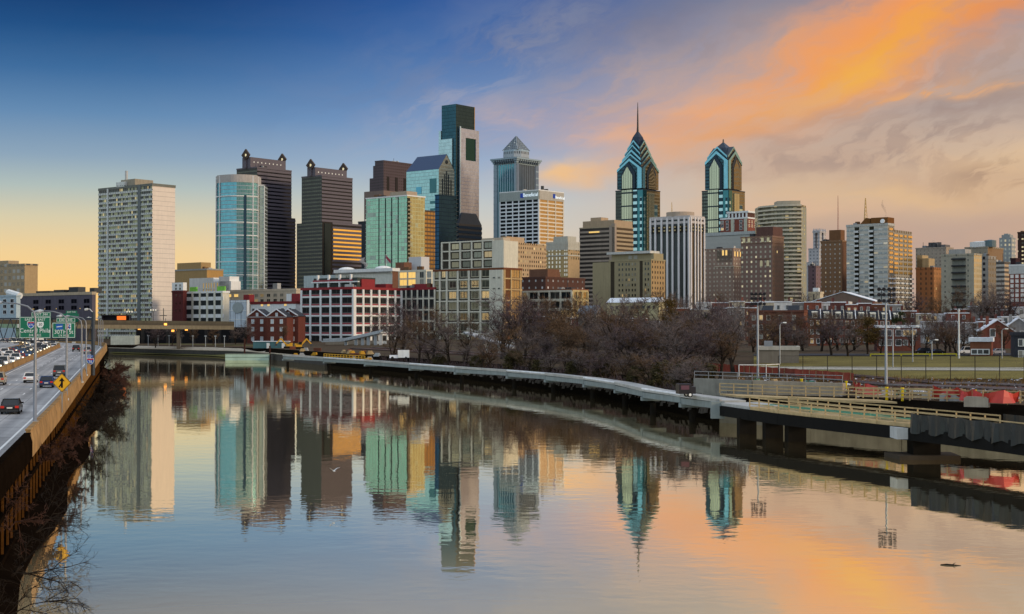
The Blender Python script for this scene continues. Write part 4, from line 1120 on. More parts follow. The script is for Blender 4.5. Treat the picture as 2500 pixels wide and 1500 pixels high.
m.build('lattice', pm('lattice_grey', (.22, .26, .30), .6), t.root)

# ---- white grid bank office with the rooftop sign
BG_ = gl('black_window', (.02, .024, .028), .12, .35)
t = B('bank_office', 'white grid bank office with a signboard band along its top', 1220, 1315.5, 1376, 463.6, 1450, BG_, G_GOLD, para=.6, pmat=WHITEP)
pitch = 3.72; zb2 = zt(t, 487)
usL = [uL(t, x) for x in (1315, 1301, 1284, 1267, 1252, 1236, 1221)]; usR = [uR(t, x) for x in (1317, 1337, 1356, 1375)]
WB = pm('white_frame_shaded', (.70, .74, .77), .7, var=.08); WB2 = pm('white_frame_sunlit', (.70, .62, .50), .7, var=.08)  # cool and warm copies put shade and dawn light into one white
piers(t, 'L', usL, 1.3, 0, zb2, WB, .5); piers(t, 'R', usR, 1.2, 0, zb2, WB2, .5)
bands(t, 'L', 0, zb2, pitch * 1.05, .36, WB, proud=.4); bands(t, 'R', 0, zb2, pitch * 1.05, .36, WB2, proud=.4)
m = M(); fbox(m, 'L', 0, t.a, zb2, t.h - .7, -.55, .2); m.build('sign_band', pm('sign_band_grey', (.33, .37, .35), .7), t.root)
m = M(); fbox(m, 'R', .3, t.b, zb2, t.h - .7, -.53, .2); m.build('sign_band', pm('sign_band_sunlit', (.42, .40, .35), .7), t.root)  # right band: the grey with warm dawn light put into its colour
SB = pm('sign_blue', (.02, .05, .22), .5, em=(.02, .06, .4), ems=.3); SW = pm('sign_white', (.8, .85, .9), .5, em=(.75, .9, 1), ems=.7)
for face in 'LR':
    u0, u1 = (uL(t, 1280), uL(t, 1271.5)) if face == 'L' else (uR(t, 1349), uR(t, 1354.5))
    m = M(); fbox(m, face, min(u0, u1), max(u0, u1), zt(t, 480.5), zt(t, 470), -.9, 0); m.build('sign_logo', SB, t.root)
    if face == 'L': text_part('Beneficial', 5.2, SW, t.root, (-.95, (uL(t, 1279) + uL(t, 1314)) / 2, zt(t, 475)), (pi / 2, 0, -pi / 2), 'sign_lettering')
    else: text_part('Beneficial', 4.2, SW, t.root, ((uR(t, 1355) + uR(t, 1376)) / 2, -.95, zt(t, 478)), (pi / 2, 0, 0), 'sign_lettering')
m = M(); m.tube([(t.b * .3, 5, t.h), (t.b * .3, 5, t.h + 5)], 1.6, 8); m.build('roof_unit', DSTEEL, t.root)

# ---- tan slab with rows of small windows
FQ = facade('tan_slab', (.46, .33, .20), (.10, .08, .06), 2.4, 3.0, .46, .5, gm=.3, lit=.05, lits=.5, blind=.15, blindc=(.5, .42, .25))
t = B('apartment_slab', 'pinkish tan apartment slab with rows of tiny windows right of the cream loft', 1222, 1237, 1333, 592, 960, FQ, base=6)
pent(t, 0, .45, .05, .9, 4.0, pm('tan_plain', (.46, .33, .21)))
repeat(t, 'balcony', lambda m, x, y, z: m.box(uR(t, 1302), -1.2, 0, uR(t, 1319), .2, .8), [(0, 0, 3 * i + 8) for i in range(12)], pm('balcony_brown', (.2, .2, .2)))
# ---- brown brick mass in front of it
BBm = facade('brown_brick_windows', (.095, .048, .038), (.25, .26, .27), 5.0, 4.2, .22, .3, gm=.2, blind=.4, blindc=(.6, .6, .6))
t = B('brick_warehouse', 'dark brown brick warehouse behind the white framed showroom', 1268, 1332, 1428, 677, 860, BBm, base=6)
m = M(); m.box(2, 0, t.h - .2, 14, t.a * .7, t.h + 5); m.build('penthouse', BROWNBR, t.root)
m = M(); m.tube([(t.b * .6, 8, t.h), (t.b * .6, 8, t.h + 3)], .8, 8); m.build('chimney', BROWNBR, t.root)
t = B('showroom_building', 'low white framed showroom with tall windows reflecting gold on its right side', 1273, 1397, 1436, 707, 800, pm('show_recess', (.03, .03, .03)), base=6, para=.9, pmat=pm('show_coping', (.22, .10, .06)))
usL = [uL(t, x) for x in (1396, 1369, 1342, 1316, 1288, 1274)]; usR = [uR(t, x) for x in (1399, 1409, 1421, 1434)]; fl = 5.2
for face, us, mt, g in (('L', usL, CREAM, MATS['annex_glass']), ('R', usR, pm('show_frame_sunlit', (.5, .4, .2)), G_GOLD)):  # right frame is the cream with low sunlight painted in
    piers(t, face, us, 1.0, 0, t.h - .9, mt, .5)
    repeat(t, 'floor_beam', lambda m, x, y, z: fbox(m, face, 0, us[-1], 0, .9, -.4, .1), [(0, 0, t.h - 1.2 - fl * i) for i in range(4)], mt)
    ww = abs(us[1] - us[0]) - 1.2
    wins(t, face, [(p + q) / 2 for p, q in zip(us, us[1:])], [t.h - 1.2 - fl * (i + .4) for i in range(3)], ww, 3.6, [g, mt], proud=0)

# ---- tan apartment house with white windows
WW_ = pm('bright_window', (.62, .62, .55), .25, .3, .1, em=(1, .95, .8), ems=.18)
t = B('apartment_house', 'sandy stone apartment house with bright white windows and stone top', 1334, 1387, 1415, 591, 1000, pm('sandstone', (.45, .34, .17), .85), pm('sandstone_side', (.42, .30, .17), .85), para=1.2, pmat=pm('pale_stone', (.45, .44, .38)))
m = M(); m.box(-.15, -.15, zt(t, 610), t.b + .1, t.a + .1, t.h); m.build('upper_storey', MATS['pale_stone'], t.root)
m = M(); m.box(-.3, -.3, zt(t, 625), t.b + .2, t.a + .2, zt(t, 622)); m.build('belt_course', MATS['pale_stone'], t.root)
nfl = 13
wins(t, 'L', [uL(t, x) for x in (1341, 1349, 1359, 1367, 1379, 1384)], [t.h - 2.5 - 2.9 * i for i in range(nfl)], 1.3, 1.7, [WW_, MATS['sandstone']])
wins(t, 'R', lsp(0, t.b, 5), [t.h - 2.5 - 2.9 * i for i in range(4)], 1.0, 1.6, [G_DARK, MATS['sandstone']])
pent(t, .15, .9, .1, .75, 4.2, MATS['pale_stone'])
# ---- brown banded office block
BO = gl('bronze_glass', (.07, .06, .055), .15, .45)
OB = pm('brown_band', (.33, .27, .22), .8); OB2 = pm('brown_band_warm', (.38, .30, .20), .8)
t = B('office_building', 'brown office block with dark ribbon windows and a plain tan crown', 1415, 1500, 1546, 553, 1350, BO, None, pmat=OB2)
zc = zt(t, 556); n = int(zc / 4.0)
bands(t, 'L', 0, zc, 4.0, .45, OB, u0=3.0, proud=.3); bands(t, 'R', 0, zc, 4.0, .5, OB2, proud=.3)
m = M(); m.box(0, -.5, -3, 3.0, 3.4, zc + 4); m.box(-.5, 2.4, -3, 1, 5.5, zc + 2); m.build('corner_pier', OB, t.root)
m = M(); m.box(.5, .5, t.h - .1, t.b - .5, t.a - 3.5, zt(t, 537)); m.build('crown', pm('tan_crown', (.40, .30, .20), .85), t.root)
m = M(); m.box(4, t.a * .45, zt(t, 537) - .1, 16, t.a * .75, zt(t, 528)); m.build('penthouse', MATS['tan_crown'], t.root)
m = M(); m.box(-.42, t.a * .42, zt(t, 566.5), 0, t.a * .72, zt(t, 563)); m.build('window_band', G_LIT, t.root)

# ---- the two chevron towers
CH_D = facade('chevron_dark_glass', (.03, .06, .075), (.035, .085, .11), 2.0, 3.9, .9, .6, gm=.8, gr=.1, wr=.3)
CH_S = facade('chevron_side_glass', (.16, .13, .08), (.20, .165, .095), 2.0, 3.9, .9, .62, gm=.75, gr=.14, wr=.35)
CH_T = gl('chevron_teal', (.20, .44, .54), .12, .75, .3)
CH_B = facade('chevron_bay', (.12, .14, .12), (.50, .50, .36), 2.4, 40, .78, .965, gm=.85, gr=.08, wr=.3, wav=.02)
CH_N = pm('chevron_navy', (.02, .035, .055), .35, .5, var=.15)
CH_L = facade('chevron_banded', (.03, .07, .09), (.45, .66, .70), 30, 7.6, 1.0, .45, gm=.8, gr=.12, wr=.3)
CH_G = facade('chevron_left_bay', (.075, .085, .075), (.13, .15, .13), 3.0, 3.9, .75, .5, gm=.6, gr=.2, wr=.6)


def cross_gable(m, cx, cy, w, z0, ze, za, mg=0, mr=1):
    """two crossing gabled roofs over a square; walls below the gables, ridge both ways"""
    x0, x1, y0, y1 = cx - w, cx + w, cy - w, cy + w
    m.poly([(x0, y1, z0), (x0, y0, z0), (x0, y0, ze), (x0, cy, za), (x0, y1, ze)], mg, [(y1, z0), (y0, z0), (y0, ze), (cy, za), (y1, ze)])
    m.poly([(x1, y0, z0), (x1, y1, z0), (x1, y1, ze), (x1, cy, za), (x1, y0, ze)], mg, [(y0, z0), (y1, z0), (y1, ze), (cy, za), (y0, ze)])
    m.poly([(x0, y0, z0), (x1, y0, z0), (x1, y0, ze), (cx, y0, za), (x0, y0, ze)], mg + 3, [(x0, z0), (x1, z0), (x1, ze), (cx, za), (x0, ze)])
    m.poly([(x1, y1, z0), (x0, y1, z0), (x0, y1, ze), (cx, y1, za), (x1, y1, ze)], mg)
    for (a, b, c, d) in (((x0, y0), (x0, cy), (cx, cy), 0), ((x0, y1), (cx, cy), (x0, cy), 0), ((x1, y1), (x1, cy), (cx, cy), 0), ((x1, y0), (cx, cy), (x1, cy), 0),
                         ((x0, y0), (cx, cy), (cx, y0), 0), ((x1, y0), (cx, y0), (cx, cy), 0), ((x1, y1), (cx, cy), (cx, y1), 0), ((x0, y1), (cx, y1), (cx, cy), 0)):
        zz = lambda p: ze if p[0] != cx and p[1] != cy else za
        m.poly([(a[0], a[1], zz(a)), (b[0], b[1], zz(b)), (c[0], c[1], zz(c))], mr)


def trim(m, cx, cy, w, ze, za, wd, z0, mi=2, pr=.7):
    """broad chevron strips along the gable edges and down the corners"""
    x0, y0 = cx - w, cy - w
    for sgn in (-1, 1):
        for (pa, pb) in (((x0 - pr, cy + sgn * w, ze), (x0 - pr, cy, za)), ((cx + sgn * w, y0 - pr, ze), (cx, y0 - pr, za))):
            a = Vector(pa); b = Vector(pb); dn = Vector((0, 0, -wd))
            q = [a, b, b + dn, a + dn]; m.poly(q, mi); inn = Vector((pr, 0, 0)) if pa[0] == x0 - pr and pb[0] == x0 - pr else Vector((0, pr, 0))
            m.poly([a, b, b + inn, a + inn], 1); m.poly([q[3], q[2], q[2] + inn, q[3] + inn], 1)
            if z0 is not None and sgn < 0:
                t_ = .34; c = a + (b - a) * t_
                m.poly([a + dn, c + dn, Vector((c.x, c.y, z0)), Vector((a.x, a.y, z0))], mi)


def chevron_tower(label, l, c, r, shoulder, D, levels, ul, uc, ur, bay_top, spire):
    t = B('chevron_tower', label, l, c, r, shoulder, D, CH_G, CH_S, para=.8, pmat=CH_N)
    a, b = t.a, t.b; cx, cy = b / 2, a / 2
    m = M(); fbox(m, 'L', a * .20, a * .34, -3, t.h - .5, -.9, .2); fbox(m, 'R', b * .62, b * .82, -3, t.h * .9, -.7, .2); m.build('side_bay', CH_L, t.root)
    m = M(); fbox(m, 'L', 0, a * .19, -3, t.h - .8, -.5, .2); fbox(m, 'R', .3, b * .2, -3, t.h - .8, -.5, .2); m.build('corner_bay', gl('deep_chevron_teal', (.05, .17, .20)), t.root)
    m = M(); fbox(m, 'L', a * .03, a * .10, -3, t.h - 9, -.8, .2); fbox(m, 'R', b * .03, b * .10, -3, t.h - 9, -.8, .2); m.build('corner_strip', CH_L, t.root)
    m = M(); fbox(m, 'L', a * .36, a * .74, -3, bay_top, -1.8, .2); fbox(m, 'R', b * .3, b * .60, -3, bay_top - 4, -1.4, .2); m.build('glass_bay', CH_B, t.root)
    repeat(t, 'floor_beam', lambda m, x, y, z: m.box(-2.0, a * .355, 0, -.2, a * .745, 1.5), [(0, 0, t.h - 4 - 15.4 * i) for i in range(8)], CH_N)
    for i, (w, z0, ze, za, wd) in enumerate(levels):
        m = M(); cross_gable(m, cx, cy, w, z0, ze, za); trim(m, cx, cy, w, ze, za, wd, z0 if i == 0 else None)
        m.build('gable_tier', [CH_D, CH_N, CH_T, CH_S], t.root)
        if i == 0:
            for inn, wd2, mm in ((.62, 3.6, CH_N),):
                q = M(); ze2, za2 = ze - 4.5, za - wd - 1.2
                q.poly([(cx - w - 1.0, cy + w * .62, z0), (cx - w - 1.0, cy - w * .50, z0), (cx - w - 1.0, cy - w * .50, ze2), (cx - w - 1.0, cy + .06 * w, za2), (cx - w - 1.0, cy + w * .62, ze2)], 0)
                q.poly([(cx - w * .50, cy - w - 1.0, z0), (cx + w * .6, cy - w - 1.0, z0), (cx + w * .6, cy - w - 1.0, ze2), (cx + .05 * w, cy - w - 1.0, za2), (cx - w * .5, cy - w - 1.0, ze2)], 0)
                q.build('gable_recess', CH_N, t.root)
                q = M(); ze3, za3 = ze2 - 3.5, za2 - 5.0
                q.poly([(cx - w - 1.3, cy + w * .56, z0), (cx - w - 1.3, cy - w * .28, z0), (cx - w - 1.3, cy - w * .28, ze3), (cx - w - 1.3, cy + .14 * w, za3), (cx - w - 1.3, cy + w * .56, ze3)], 0, [(0, 0), (w * .84, 0), (w * .84, 20), (w * .42, 26), (0, 20)])
                q.poly([(cx - w * .30, cy - w - 1.3, z0), (cx + w * .55, cy - w - 1.3, z0), (cx + w * .55, cy - w - 1.3, ze3), (cx + .12 * w, cy - w - 1.3, za3), (cx - w * .3, cy - w - 1.3, ze3)], 1, [(0, 0), (w * .85, 0), (w * .85, 20), (w * .42, 26), (0, 20)])
                q.build('gable_glazing', [CH_B, CH_S], t.root)
    w, z0, z1, z2, rs = spire
    m = M(); sq = [(cx - w, cy - w), (cx + w, cy - w), (cx + w, cy + w), (cx - w, cy + w)]
    m.prism(sq, z0, z0 + (z1 - z0) * .55, 0, 0, .62); sq2 = [(cx + (p[0] - cx) * .62, cy + (p[1] - cy) * .62) for p in sq]
    m.prism(sq2, z0 + (z1 - z0) * .55, z1, 0, 0, .05); m.build('roof', CH_N, t.root)
    m = M(); hh = z2 - z1 + 4
    m.tube([(cx, cy, z1 - 4), (cx, cy, z1 + hh * .1), (cx, cy, z1 + hh * .5), (cx, cy, z2)], [rs * 1.5, rs, rs * .75, rs * .25], 8)
    m.build('spire', pm('spire_dark', (.02, .02, .022), .4, .5), t.root)
    return t

zz = lambda y: 14 + (798 - y) * (1662 / 3500.0) - 8
chevron_tower('taller chevron gabled glass tower with a long needle spire', 1503, 1570, 1612, 462, 1640,
              [(17.3, zz(463), zz(415), zz(389), 3.0), (15.2, zz(420), zz(402), zz(377), 2.0), (13.0, zz(408), zz(390), zz(366), 2.6), (10.8, zz(396), zz(376), zz(354), 1.8), (8.6, zz(382), zz(362), zz(342), 2.2)], 0, 0, 0, zz(466), (6.8, zz(354), zz(317), zz(248), 1.1))
chevron_tower('shorter chevron gabled glass tower with a blunt finial', 1714, 1779, 1819, 463, 1640,
              [(15.4, zz(464), zz(396), zz(370), 3.6), (13.4, zz(402), zz(384), zz(359), 2.2)], 0, 0, 0, zz(466), (11.2, zz(380), zz(346), zz(340), .9))

# ---- white ribbed tower
WR = gl('ribbed_glass', (.025, .032, .036), .12, .35)
t = B('ribbed_tower', 'dark tower with bold white vertical ribs and a round plant drum', 1587, 1685, 1720, 527, 1050, WR, gl('ribbed_glass_side', (.09, .065, .04), .12, .5), para=2.2, pmat=pm('rib_stone', (.50, .47, .46), .8))
RIB = pm('white_rib', (.72, .70, .70), .7, var=.08); RIB2 = pm('rib_stone', (0, 0, 0))
piers(t, 'L', [.8] + [uL(t, x) for x in (1672, 1658, 1643, 1630, 1616, 1601)] + [t.a - .8], 1.5, 0, t.h - 1, RIB, .8)
piers(t, 'R', [.9] + [uR(t, x) for x in (1696, 1703, 1710)] + [t.b - .8], 1.2, 0, t.h - 1, RIB, .8)
for f, L in (('L', t.a), ('R', t.b)):
    m = M(); fbox(m, f, 0, L, zt(t, 545), zt(t, 539), -.6, .1); m.build('belt_course', RIB2, t.root)
    m = M(); fbox(m, f, .2, L, zt(t, 567), zt(t, 550), -.25, .1); m.build('plant_floor', pm('plant_dark', (.02, .02, .016)), t.root)
    wins(t, f, [u for u in lsp(1.5, L - 1.5, 7 if f == 'L' else 4)], [zt(t, 553), zt(t, 561)], 1.6, 1.0, [pm('dim_lit', (.3, .25, .14), em=(1, .8, .35), ems=.10), MATS['plant_dark']], proud=.3)
m = M(); m.tube([(t.b * .5, t.a * .42, t.h), (t.b * .5, t.a * .42, zt(t, 515))], t.b * .52, 24); m.build('plant_drum', pm('drum_tan', (.42, .34, .27), .8), t.root)
FRB = facade('ribbed_side_panes', (.02, .02, .02), (.05, .05, .05), 2, 3.4, .9, .7)

# ---- olive tan apartment block in front of it
OT = facade('olive_stone', (.30, .25, .15), (.06, .06, .055), 4.2, 3.3, .30, .5, gm=.3, pair=False, lit=.06, lits=.4, blind=.2, blindc=(.4, .4, .35))
OTP = pm('olive_plain', (.33, .28, .17), .9, var=.12); OTR = facade('olive_stone_side', (.38, .26, .13), (.05, .05, .05), 3.0, 3.3, .36, .5, gm=.3)
t = B('apartment_block', 'olive tan apartment block with recessed dark courts in front of the ribbed tower', 1487, 1590, 1624, 634, 900, OTP, OTR, base=7, para=.6)
m = M(); m.box(3, uL(t, 1590) + .1, 0, 14, uL(t, 1487), zt(t, 618)); m.build('main_wall', OTP, t.root)
for x0, x1 in ((1500, 1491), (1569, 1562)):
    m = M(); m.box(-.1, uL(t, x0), 0, .2, uL(t, x1), t.h); m.build('court_recess', pm('court_dark', (.055, .045, .03)), t.root)
us = [uL(t, x) for x in (1512, 1520, 1529, 1536, 1544, 1551, 1576, 1583)]
wins(t, 'L', us, [t.h - 2.5 - 3.3 * i for i in range(8)], .95, 1.6, [G_DARK, OTP]); 
m = M(); m.box(1, uL(t, 1585), zt(t, 618), 12, uL(t, 1479), zt(t, 612)); m.build('roof_slab', pm('pale_slab', (.55, .55, .52), .8), t.root)
m = M()
for x in (1528, 1541): m.box(2.8, uL(t, x + 9), zt(t, 631), 3.2, uL(t, x), zt(t, 622))
m.build('window', G_DARK, t.root)
m = M(); m.box(0, uL(t, 1487), -3, 12, uL(t, 1447), zt(t, 637)); m.build('blank_wing', OTP, t.root)

# ---- brick and white stepped apartment house below the shorter chevron tower
BW = pm('russet_brick', (.22, .075, .055), .9)
t = B('stepped_apartments', 'russet brick apartments with white colonnaded top in front of the shorter chevron tower', 1759, 1826, 1847, 531, 1250, BW, para=1.0, pmat=WHITEP)
m = M(); m.box(2, 1, t.h, t.b - 1, t.a * .78, zt(t, 517)); m.build('upper_storey', pm('russet_dark', (.10, .05, .04)), t.root)
m = M(); m.box(1, 0, zt(t, 519), t.b, t.a * .8, zt(t, 514.5)); m.build('roof_slab', WHITEP, t.root)
for u in lsp(.5, t.a * .78, 6):
    m = M(); m.box(1.4, u - .8, t.h, 2.1, u + .8, zt(t, 517)); m.build('column', WHITEP, t.root)
wins(t, 'L', [uL(t, x) for x in (1764, 1776, 1790, 1809, 1820)], [zt(t, 540), zt(t, 549), zt(t, 557)], 2.4, 2.0, [G_DARK, WHITEP])
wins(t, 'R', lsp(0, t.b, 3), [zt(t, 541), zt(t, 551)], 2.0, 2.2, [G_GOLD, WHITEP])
for x in (1789, 1821):
    m = M(); m.box(-.6, uL(t, x + 3.5), 0, .1, uL(t, x - 3.5), zt(t, 533)); m.build('glass_bay', pm('bay_cream', (.5, .5, .4), .5), t.root)
# ---- long pale slab with close vertical fins
FN = pm('fin_recess', (.10, .10, .09), .6)
t = B('finned_slab', 'long pale office slab with close set vertical fins under a flat grey lid', 1722, 1845, 1862, 572, 1150, FN, base=8, para=0)
FS = pm('fin_stone', (.45, .45, .42), .8)
repeat(t, 'fin', lambda m, x, y, z: m.box(-.5, -.5, 0, .3, .5, t.h - .2), [(0, y, 0) for y in lsp(0, t.a, 42)], FS)
m = M(); m.box(-1.0, -.6, t.h, t.b, t.a + .6, zt(t, 564)); m.build('roof_slab', pm('lid_grey', (.42, .44, .43), .8), t.root)
# ---- brown brick towers
B1 = facade('dusty_brick', (.27, .19, .15), (.5, .47, .38), 3.4, 3.1, .30, .40, gm=.1, gr=.4, lit=.16, lits=.35, litc=(1, .9, .65), pair=True)
t = B('brick_tower', 'dusty brown brick tower with a pale stone cap and lit top windows', 1722, 1790, 1810, 607, 1000, B1, base=7)
m = M(); m.box(-1.6, -1.4, -3, 9, uL(t, 1748), zt(t, 652)); m.build('front_bay', B1, t.root)
CAP = pm('cap_stone', (.44, .38, .30), .85)
m = M(); m.box(-2.0, -1.8, zt(t, 652), 9, uL(t, 1747), zt(t, 650)); m.build('belt_course', CAP, t.root)
m = M(); m.box(0, 1, zt(t, 640), 8, uL(t, 1750), zt(t, 612)); m.build('cap', CAP, t.root)
wins(t, 'L', [uL(t, 1766), uL(t, 1774)], [zt(t, 617)], 1.5, 3.6, [G_LIT, CAP], proud=.3); wins(t, 'R', lsp(0, t.b, 3), [zt(t, 620)], 1.4, 3.4, [G_LIT, CAP], proud=.3)
B2 = facade('umber_brick', (.215, .14, .115), (.42, .40, .30), 3.5, 3.25, .34, .44, gm=.15, gr=.35, lit=.22, lits=.4, litc=(1, .86, .5))
B2s = facade('umber_brick_side', (.235, .145, .10), (.10, .08, .06), 2.6, 3.25, .36, .48, gm=.2, gr=.3, lit=.03)
t = B('brick_hotel', 'large umber brick hotel tower with arched top windows and dark brick penthouse', 1809, 1886, 1914, 577, 950, B2, B2s, base=7, pmat=pm('umber_trim', (.24, .15, .11)))
pent(t, .1, .95, .02, .55, zt(t, 553) - t.h, pm('umber_dark', (.12, .065, .055), .9))
m = M(); fbox(m, 'L', 0, t.a, zt(t, 593), zt(t, 591), -.35, .1); fbox(m, 'R', 0, t.b, zt(t, 593), zt(t, 591), -.34, .1); m.build('belt_course', MATS['umber_trim'], t.root); m = M(); fbox(m, 'L', t.a * .1, t.a * .55, zt(t, 632), zt(t, 630), -.4, .1); m.build('belt_course', MATS['umber_trim'], t.root)
def arch(m, x, y, z):
    pts = [(-.25, 1.0, 0), (-.25, -1.0, 0), (-.25, -1.0, 3.0)] + [(-.25, -1.0 * cos(q * pi / 6), 3.0 + sin(q * pi / 6)) for q in range(1, 6)] + [(-.25, 1.0, 3.0)]
    m.poly(pts)
repeat(t, 'arched_window', arch, [(0, uL(t, x), zt(t, 590)) for x in (1817, 1829, 1862, 1876)] + [(0, uL(t, x), zt(t, 650)) for x in (1859, 1875)], pm('arch_glass', (.45, .40, .26), .3, .3, em=(1, .85, .5), ems=.12))
# ---- curved balcony apartments
D = 1100; S_ = S(); S_.D = D; S_.base = 8
cxp = (1930 - 1250) / F * D; root = thing('curved_apartments', 'curved cream apartment tower wrapped in white balcony bands', 'building', (cxp, D, 8))
xl = ((1860 - 1250) / F * D) - cxp; xm = ((1953 - 1250) / F * D) - cxp; xr = ((1971 - 1250) / F * D) - cxp
arc = [(xl + (xm - xl) * i / 12.0, 10 - 16 * sin(pi * .5 * (i / 12.0) ** .8) + (6 if i < 4 else 0) * (1 - i / 4.0)) for i in range(13)]
CB = facade('balcony_glass', (.10, .09, .06), (.13, .12, .08), 3.0, 3.15, .85, .9, gm=.45, gr=.15, blind=.3, blindc=(.42, .38, .22), lit=.05, lits=.3)
top = zt(S_, 502); m = M(); outl = arc + [(xr, 4), (xr, 26), (xl, 30)]
m.prism(outl, -3, top, 0, 1); m.build('wall', [CB, ROOF], root)
m = M(); m.prism([(xm - .3, arc[-1][1] - .4), (xr + .3, 3.6), (xr + .3, 26.2), (xm + 2, 26.2)], -3, zt(S_, 507)); m.build('side_wall', facade('grey_green_stucco', (.30, .30, .24), (.42, .36, .16), 5.0, 3.15, .2, .4, gm=.2, lit=.25, lits=.35, litc=(1, .75, .25)), root)
m = M()
fr = [(p[0], p[1] - 1.5) for p in arc]
for p, q in zip(fr, fr[1:]): m.bar((p[0], p[1], 0), (q[0], q[1], 0), .35, 1.25)
b0 = m.build('balcony_band', pm('balcony_cream', (.60, .54, .42), .8), root); n = int(top / 3.15)
for i in range(n + 1):
    o = b0 if i == 0 else b0.copy()
    if i: COL.objects.link(o); o.parent = root
    o.location = (0, 0, top - .3 - 3.15 * i)
m = M(); m.prism([(p[0], p[1] + 3) for p in arc[5:]] + [(xm, 14), (arc[5][0], 14)], top - .1, zt(S_, 491)); m.build('penthouse', pm('pent_cream', (.46, .40, .30), .85), root)
# ---- far white ornate tower
FW = facade('pale_stone_far', (.46, .45, .46), (.24, .25, .27), 4.0, 3.6, .4, .45, gm=.1, var=.1)
t = B('ornate_tower', 'distant pale ornate tower with an open crown beside the curved apartments', 1974, 2000, 2018, 607, 1500, FW, para=.6)
m = M()
for (x, y) in ((.08, 0), (.6, 0), (.08, .42), (.6, .42)): m.box(t.b * x, t.a * y, t.h, t.b * (x + .3), t.a * (y + .2), zt(t, 568))
m.box(t.b * .05, -.5, zt(t, 568), t.b * .95, t.a * .66, zt(t, 564)); m.build('crown', FW, t.root)
repeat(t, 'pinnacle', lambda m, x, y, z: m.prism([(0, 0), (1.4, 0), (1.4, 1.4), (0, 1.4)], 0, 3.0, 0, 0, .1), [(t.b * f, -.3, zt(t, 564)) for f in (.08, .28, .48, .68, .86)] + [(t.b * .08, t.a * f, zt(t, 564)) for f in (.12, .26, .4, .54)], FW)
m = M(); m.box(-4, t.a * .5, -3, 8, t.a * 1.1, zt(t, 640)); m.build('wing', FW, t.root)
t = B('brick_block', 'mauve brick block between the curved apartments and the plain brown tower', 1973, 1992, 2004, 650, 1200, facade('mauve_brick', (.19, .13, .14), (.10, .09, .10), 5, 3.4, .25, .4), base=8)
# ---- plain brown brick tower
B3 = facade('plain_brown_brick', (.235, .135, .075), (.48, .46, .42), 3.5, 3.2, .22, .32, gm=.1, gr=.4, blind=.2, blindc=(.6, .6, .55), lit=.05, lits=.25)
t = B('brick_tower', 'plain brown brick tower with a blank brick penthouse left of the balconied slab', 2004, 2056, 2067, 588, 980, B3, pm('brown_side', (.15, .08, .05), .9), base=8)
pent(t, .1, 1.0, .08, .62, zt(t, 561) - t.h, pm('brown_pent', (.18, .09, .045), .9))
# ---- big balconied slab
JG = facade('panel_slab', (.52, .50, .44), (.26, .29, .30), 3.3, 3.05, .78, .46, gm=.3, gr=.15, blind=.42, blindc=(.62, .64, .62), lit=.05, lits=.25, wr=.6)
JGR = facade('panel_slab_side', (.30, .27, .22), (.10, .09, .08), 3.6, 3.05, .5, .6, gm=.4, gr=.12)
t = B('balcony_slab', 'broad grey panelled apartment slab with stacked balconies and gold reflecting right edge', 2067, 2168, 2184, 546, 920, JG, JGR, base=8, para=1.2, pmat=pm('slab_cap', (.45, .45, .42)))
nf = int(t.h / 3.05)
for x in (2092.5, 2128.5):
    u0, u1 = uL(t, x + 5.5), uL(t, x - 5.5)
    m = M(); fbox(m, 'L', u0, u1, 0, t.h - 1.5, -.06, .2); m.build('balcony_recess', pm('recess_dark', (.03, .03, .02)), t.root)
    repeat(t, 'balcony', lambda m, x_, y, z: (m.box(-1.5, u0, 0, .1, u1, .25), m.box(-1.5, u0, .25, -1.35, u1, 1.25)), [(0, 0, 3.05 * i) for i in range(nf)], pm('balcony_white', (.62, .64, .64), .7))
bands(t, 'L', 0, t.h - 1, 3.05, .12, pm('slab_line', (.36, .38, .38)), proud=.12, name='floor_line')
GW = pm('gold_reflecting_window', (.7, .47, .2), .15, .8, .5, .5, em=(1, .6, .12), ems=.08)  # gold sky reflection and a faint glow put into the panes
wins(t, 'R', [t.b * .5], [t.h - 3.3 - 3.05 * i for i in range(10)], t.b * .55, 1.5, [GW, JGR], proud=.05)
repeat(t, 'balcony', lambda m, x, y, z: m.box(t.b * .1, -1.2, 0, t.b * .9, .1, .9), [(0, 0, 3.05 * i) for i in range(nf - 10)], MATS['balcony_white'])
m = M(); x1 = uR(t, 2236); m.box(t.b - .5, 7, -3, t.b + .2, 20, zt(t, 556)); m.box(t.b + .2, 4, -3, x1 * 1.07, 22, zt(t, 557), (0, 1, 0, 0, 2)); m.build('right_wing', [pm('wing_dark', (.05, .04, .03)), JGR, ROOF], t.root)
wx0, wx1 = t.b + 1.5, x1 * 1.07
hw = zt(t, 557)
for k, (f0, f1) in enumerate(((.02, .36), (.43, .56), (.64, .74), (.82, 1.0))):
    xa, xb = wx0 + (wx1 - wx0) * f0, wx0 + (wx1 - wx0) * f1
    repeat(t, 'window', lambda m, x, y, z: m.box(xa, 3.6, 0, xb, 4.05, 1.35), [(0, 0, hw - 4.2 - 3.05 * i) for i in range(9)], GW)
    repeat(t, 'balcony', lambda m, x, y, z: m.box(xa, 2.6, 0, xb, 4.05, 1.0), [(0, 0, hw - 4.8 - 3.05 * i) for i in range(9, nf)], MATS['balcony_white'])
RUST = pm('rusty_brick', (.17, .075, .025), .9)
m = M(); m.box(1, t.a * .02, t.h - .1, 11, t.a * .42, zt(t, 530)); m.build('penthouse', RUST, t.root)
m = M(); y0, y1 = t.a * .45, t.a * .72
m.poly([(2, y0, t.h), (2, y0, zt(t, 531)), (2, t.a * .56, zt(t, 529)), (2, y1, t.h)]); m.poly([(10, y0, t.h), (10, y1, t.h), (10, t.a * .56, zt(t, 529)), (10, y0, zt(t, 531))])
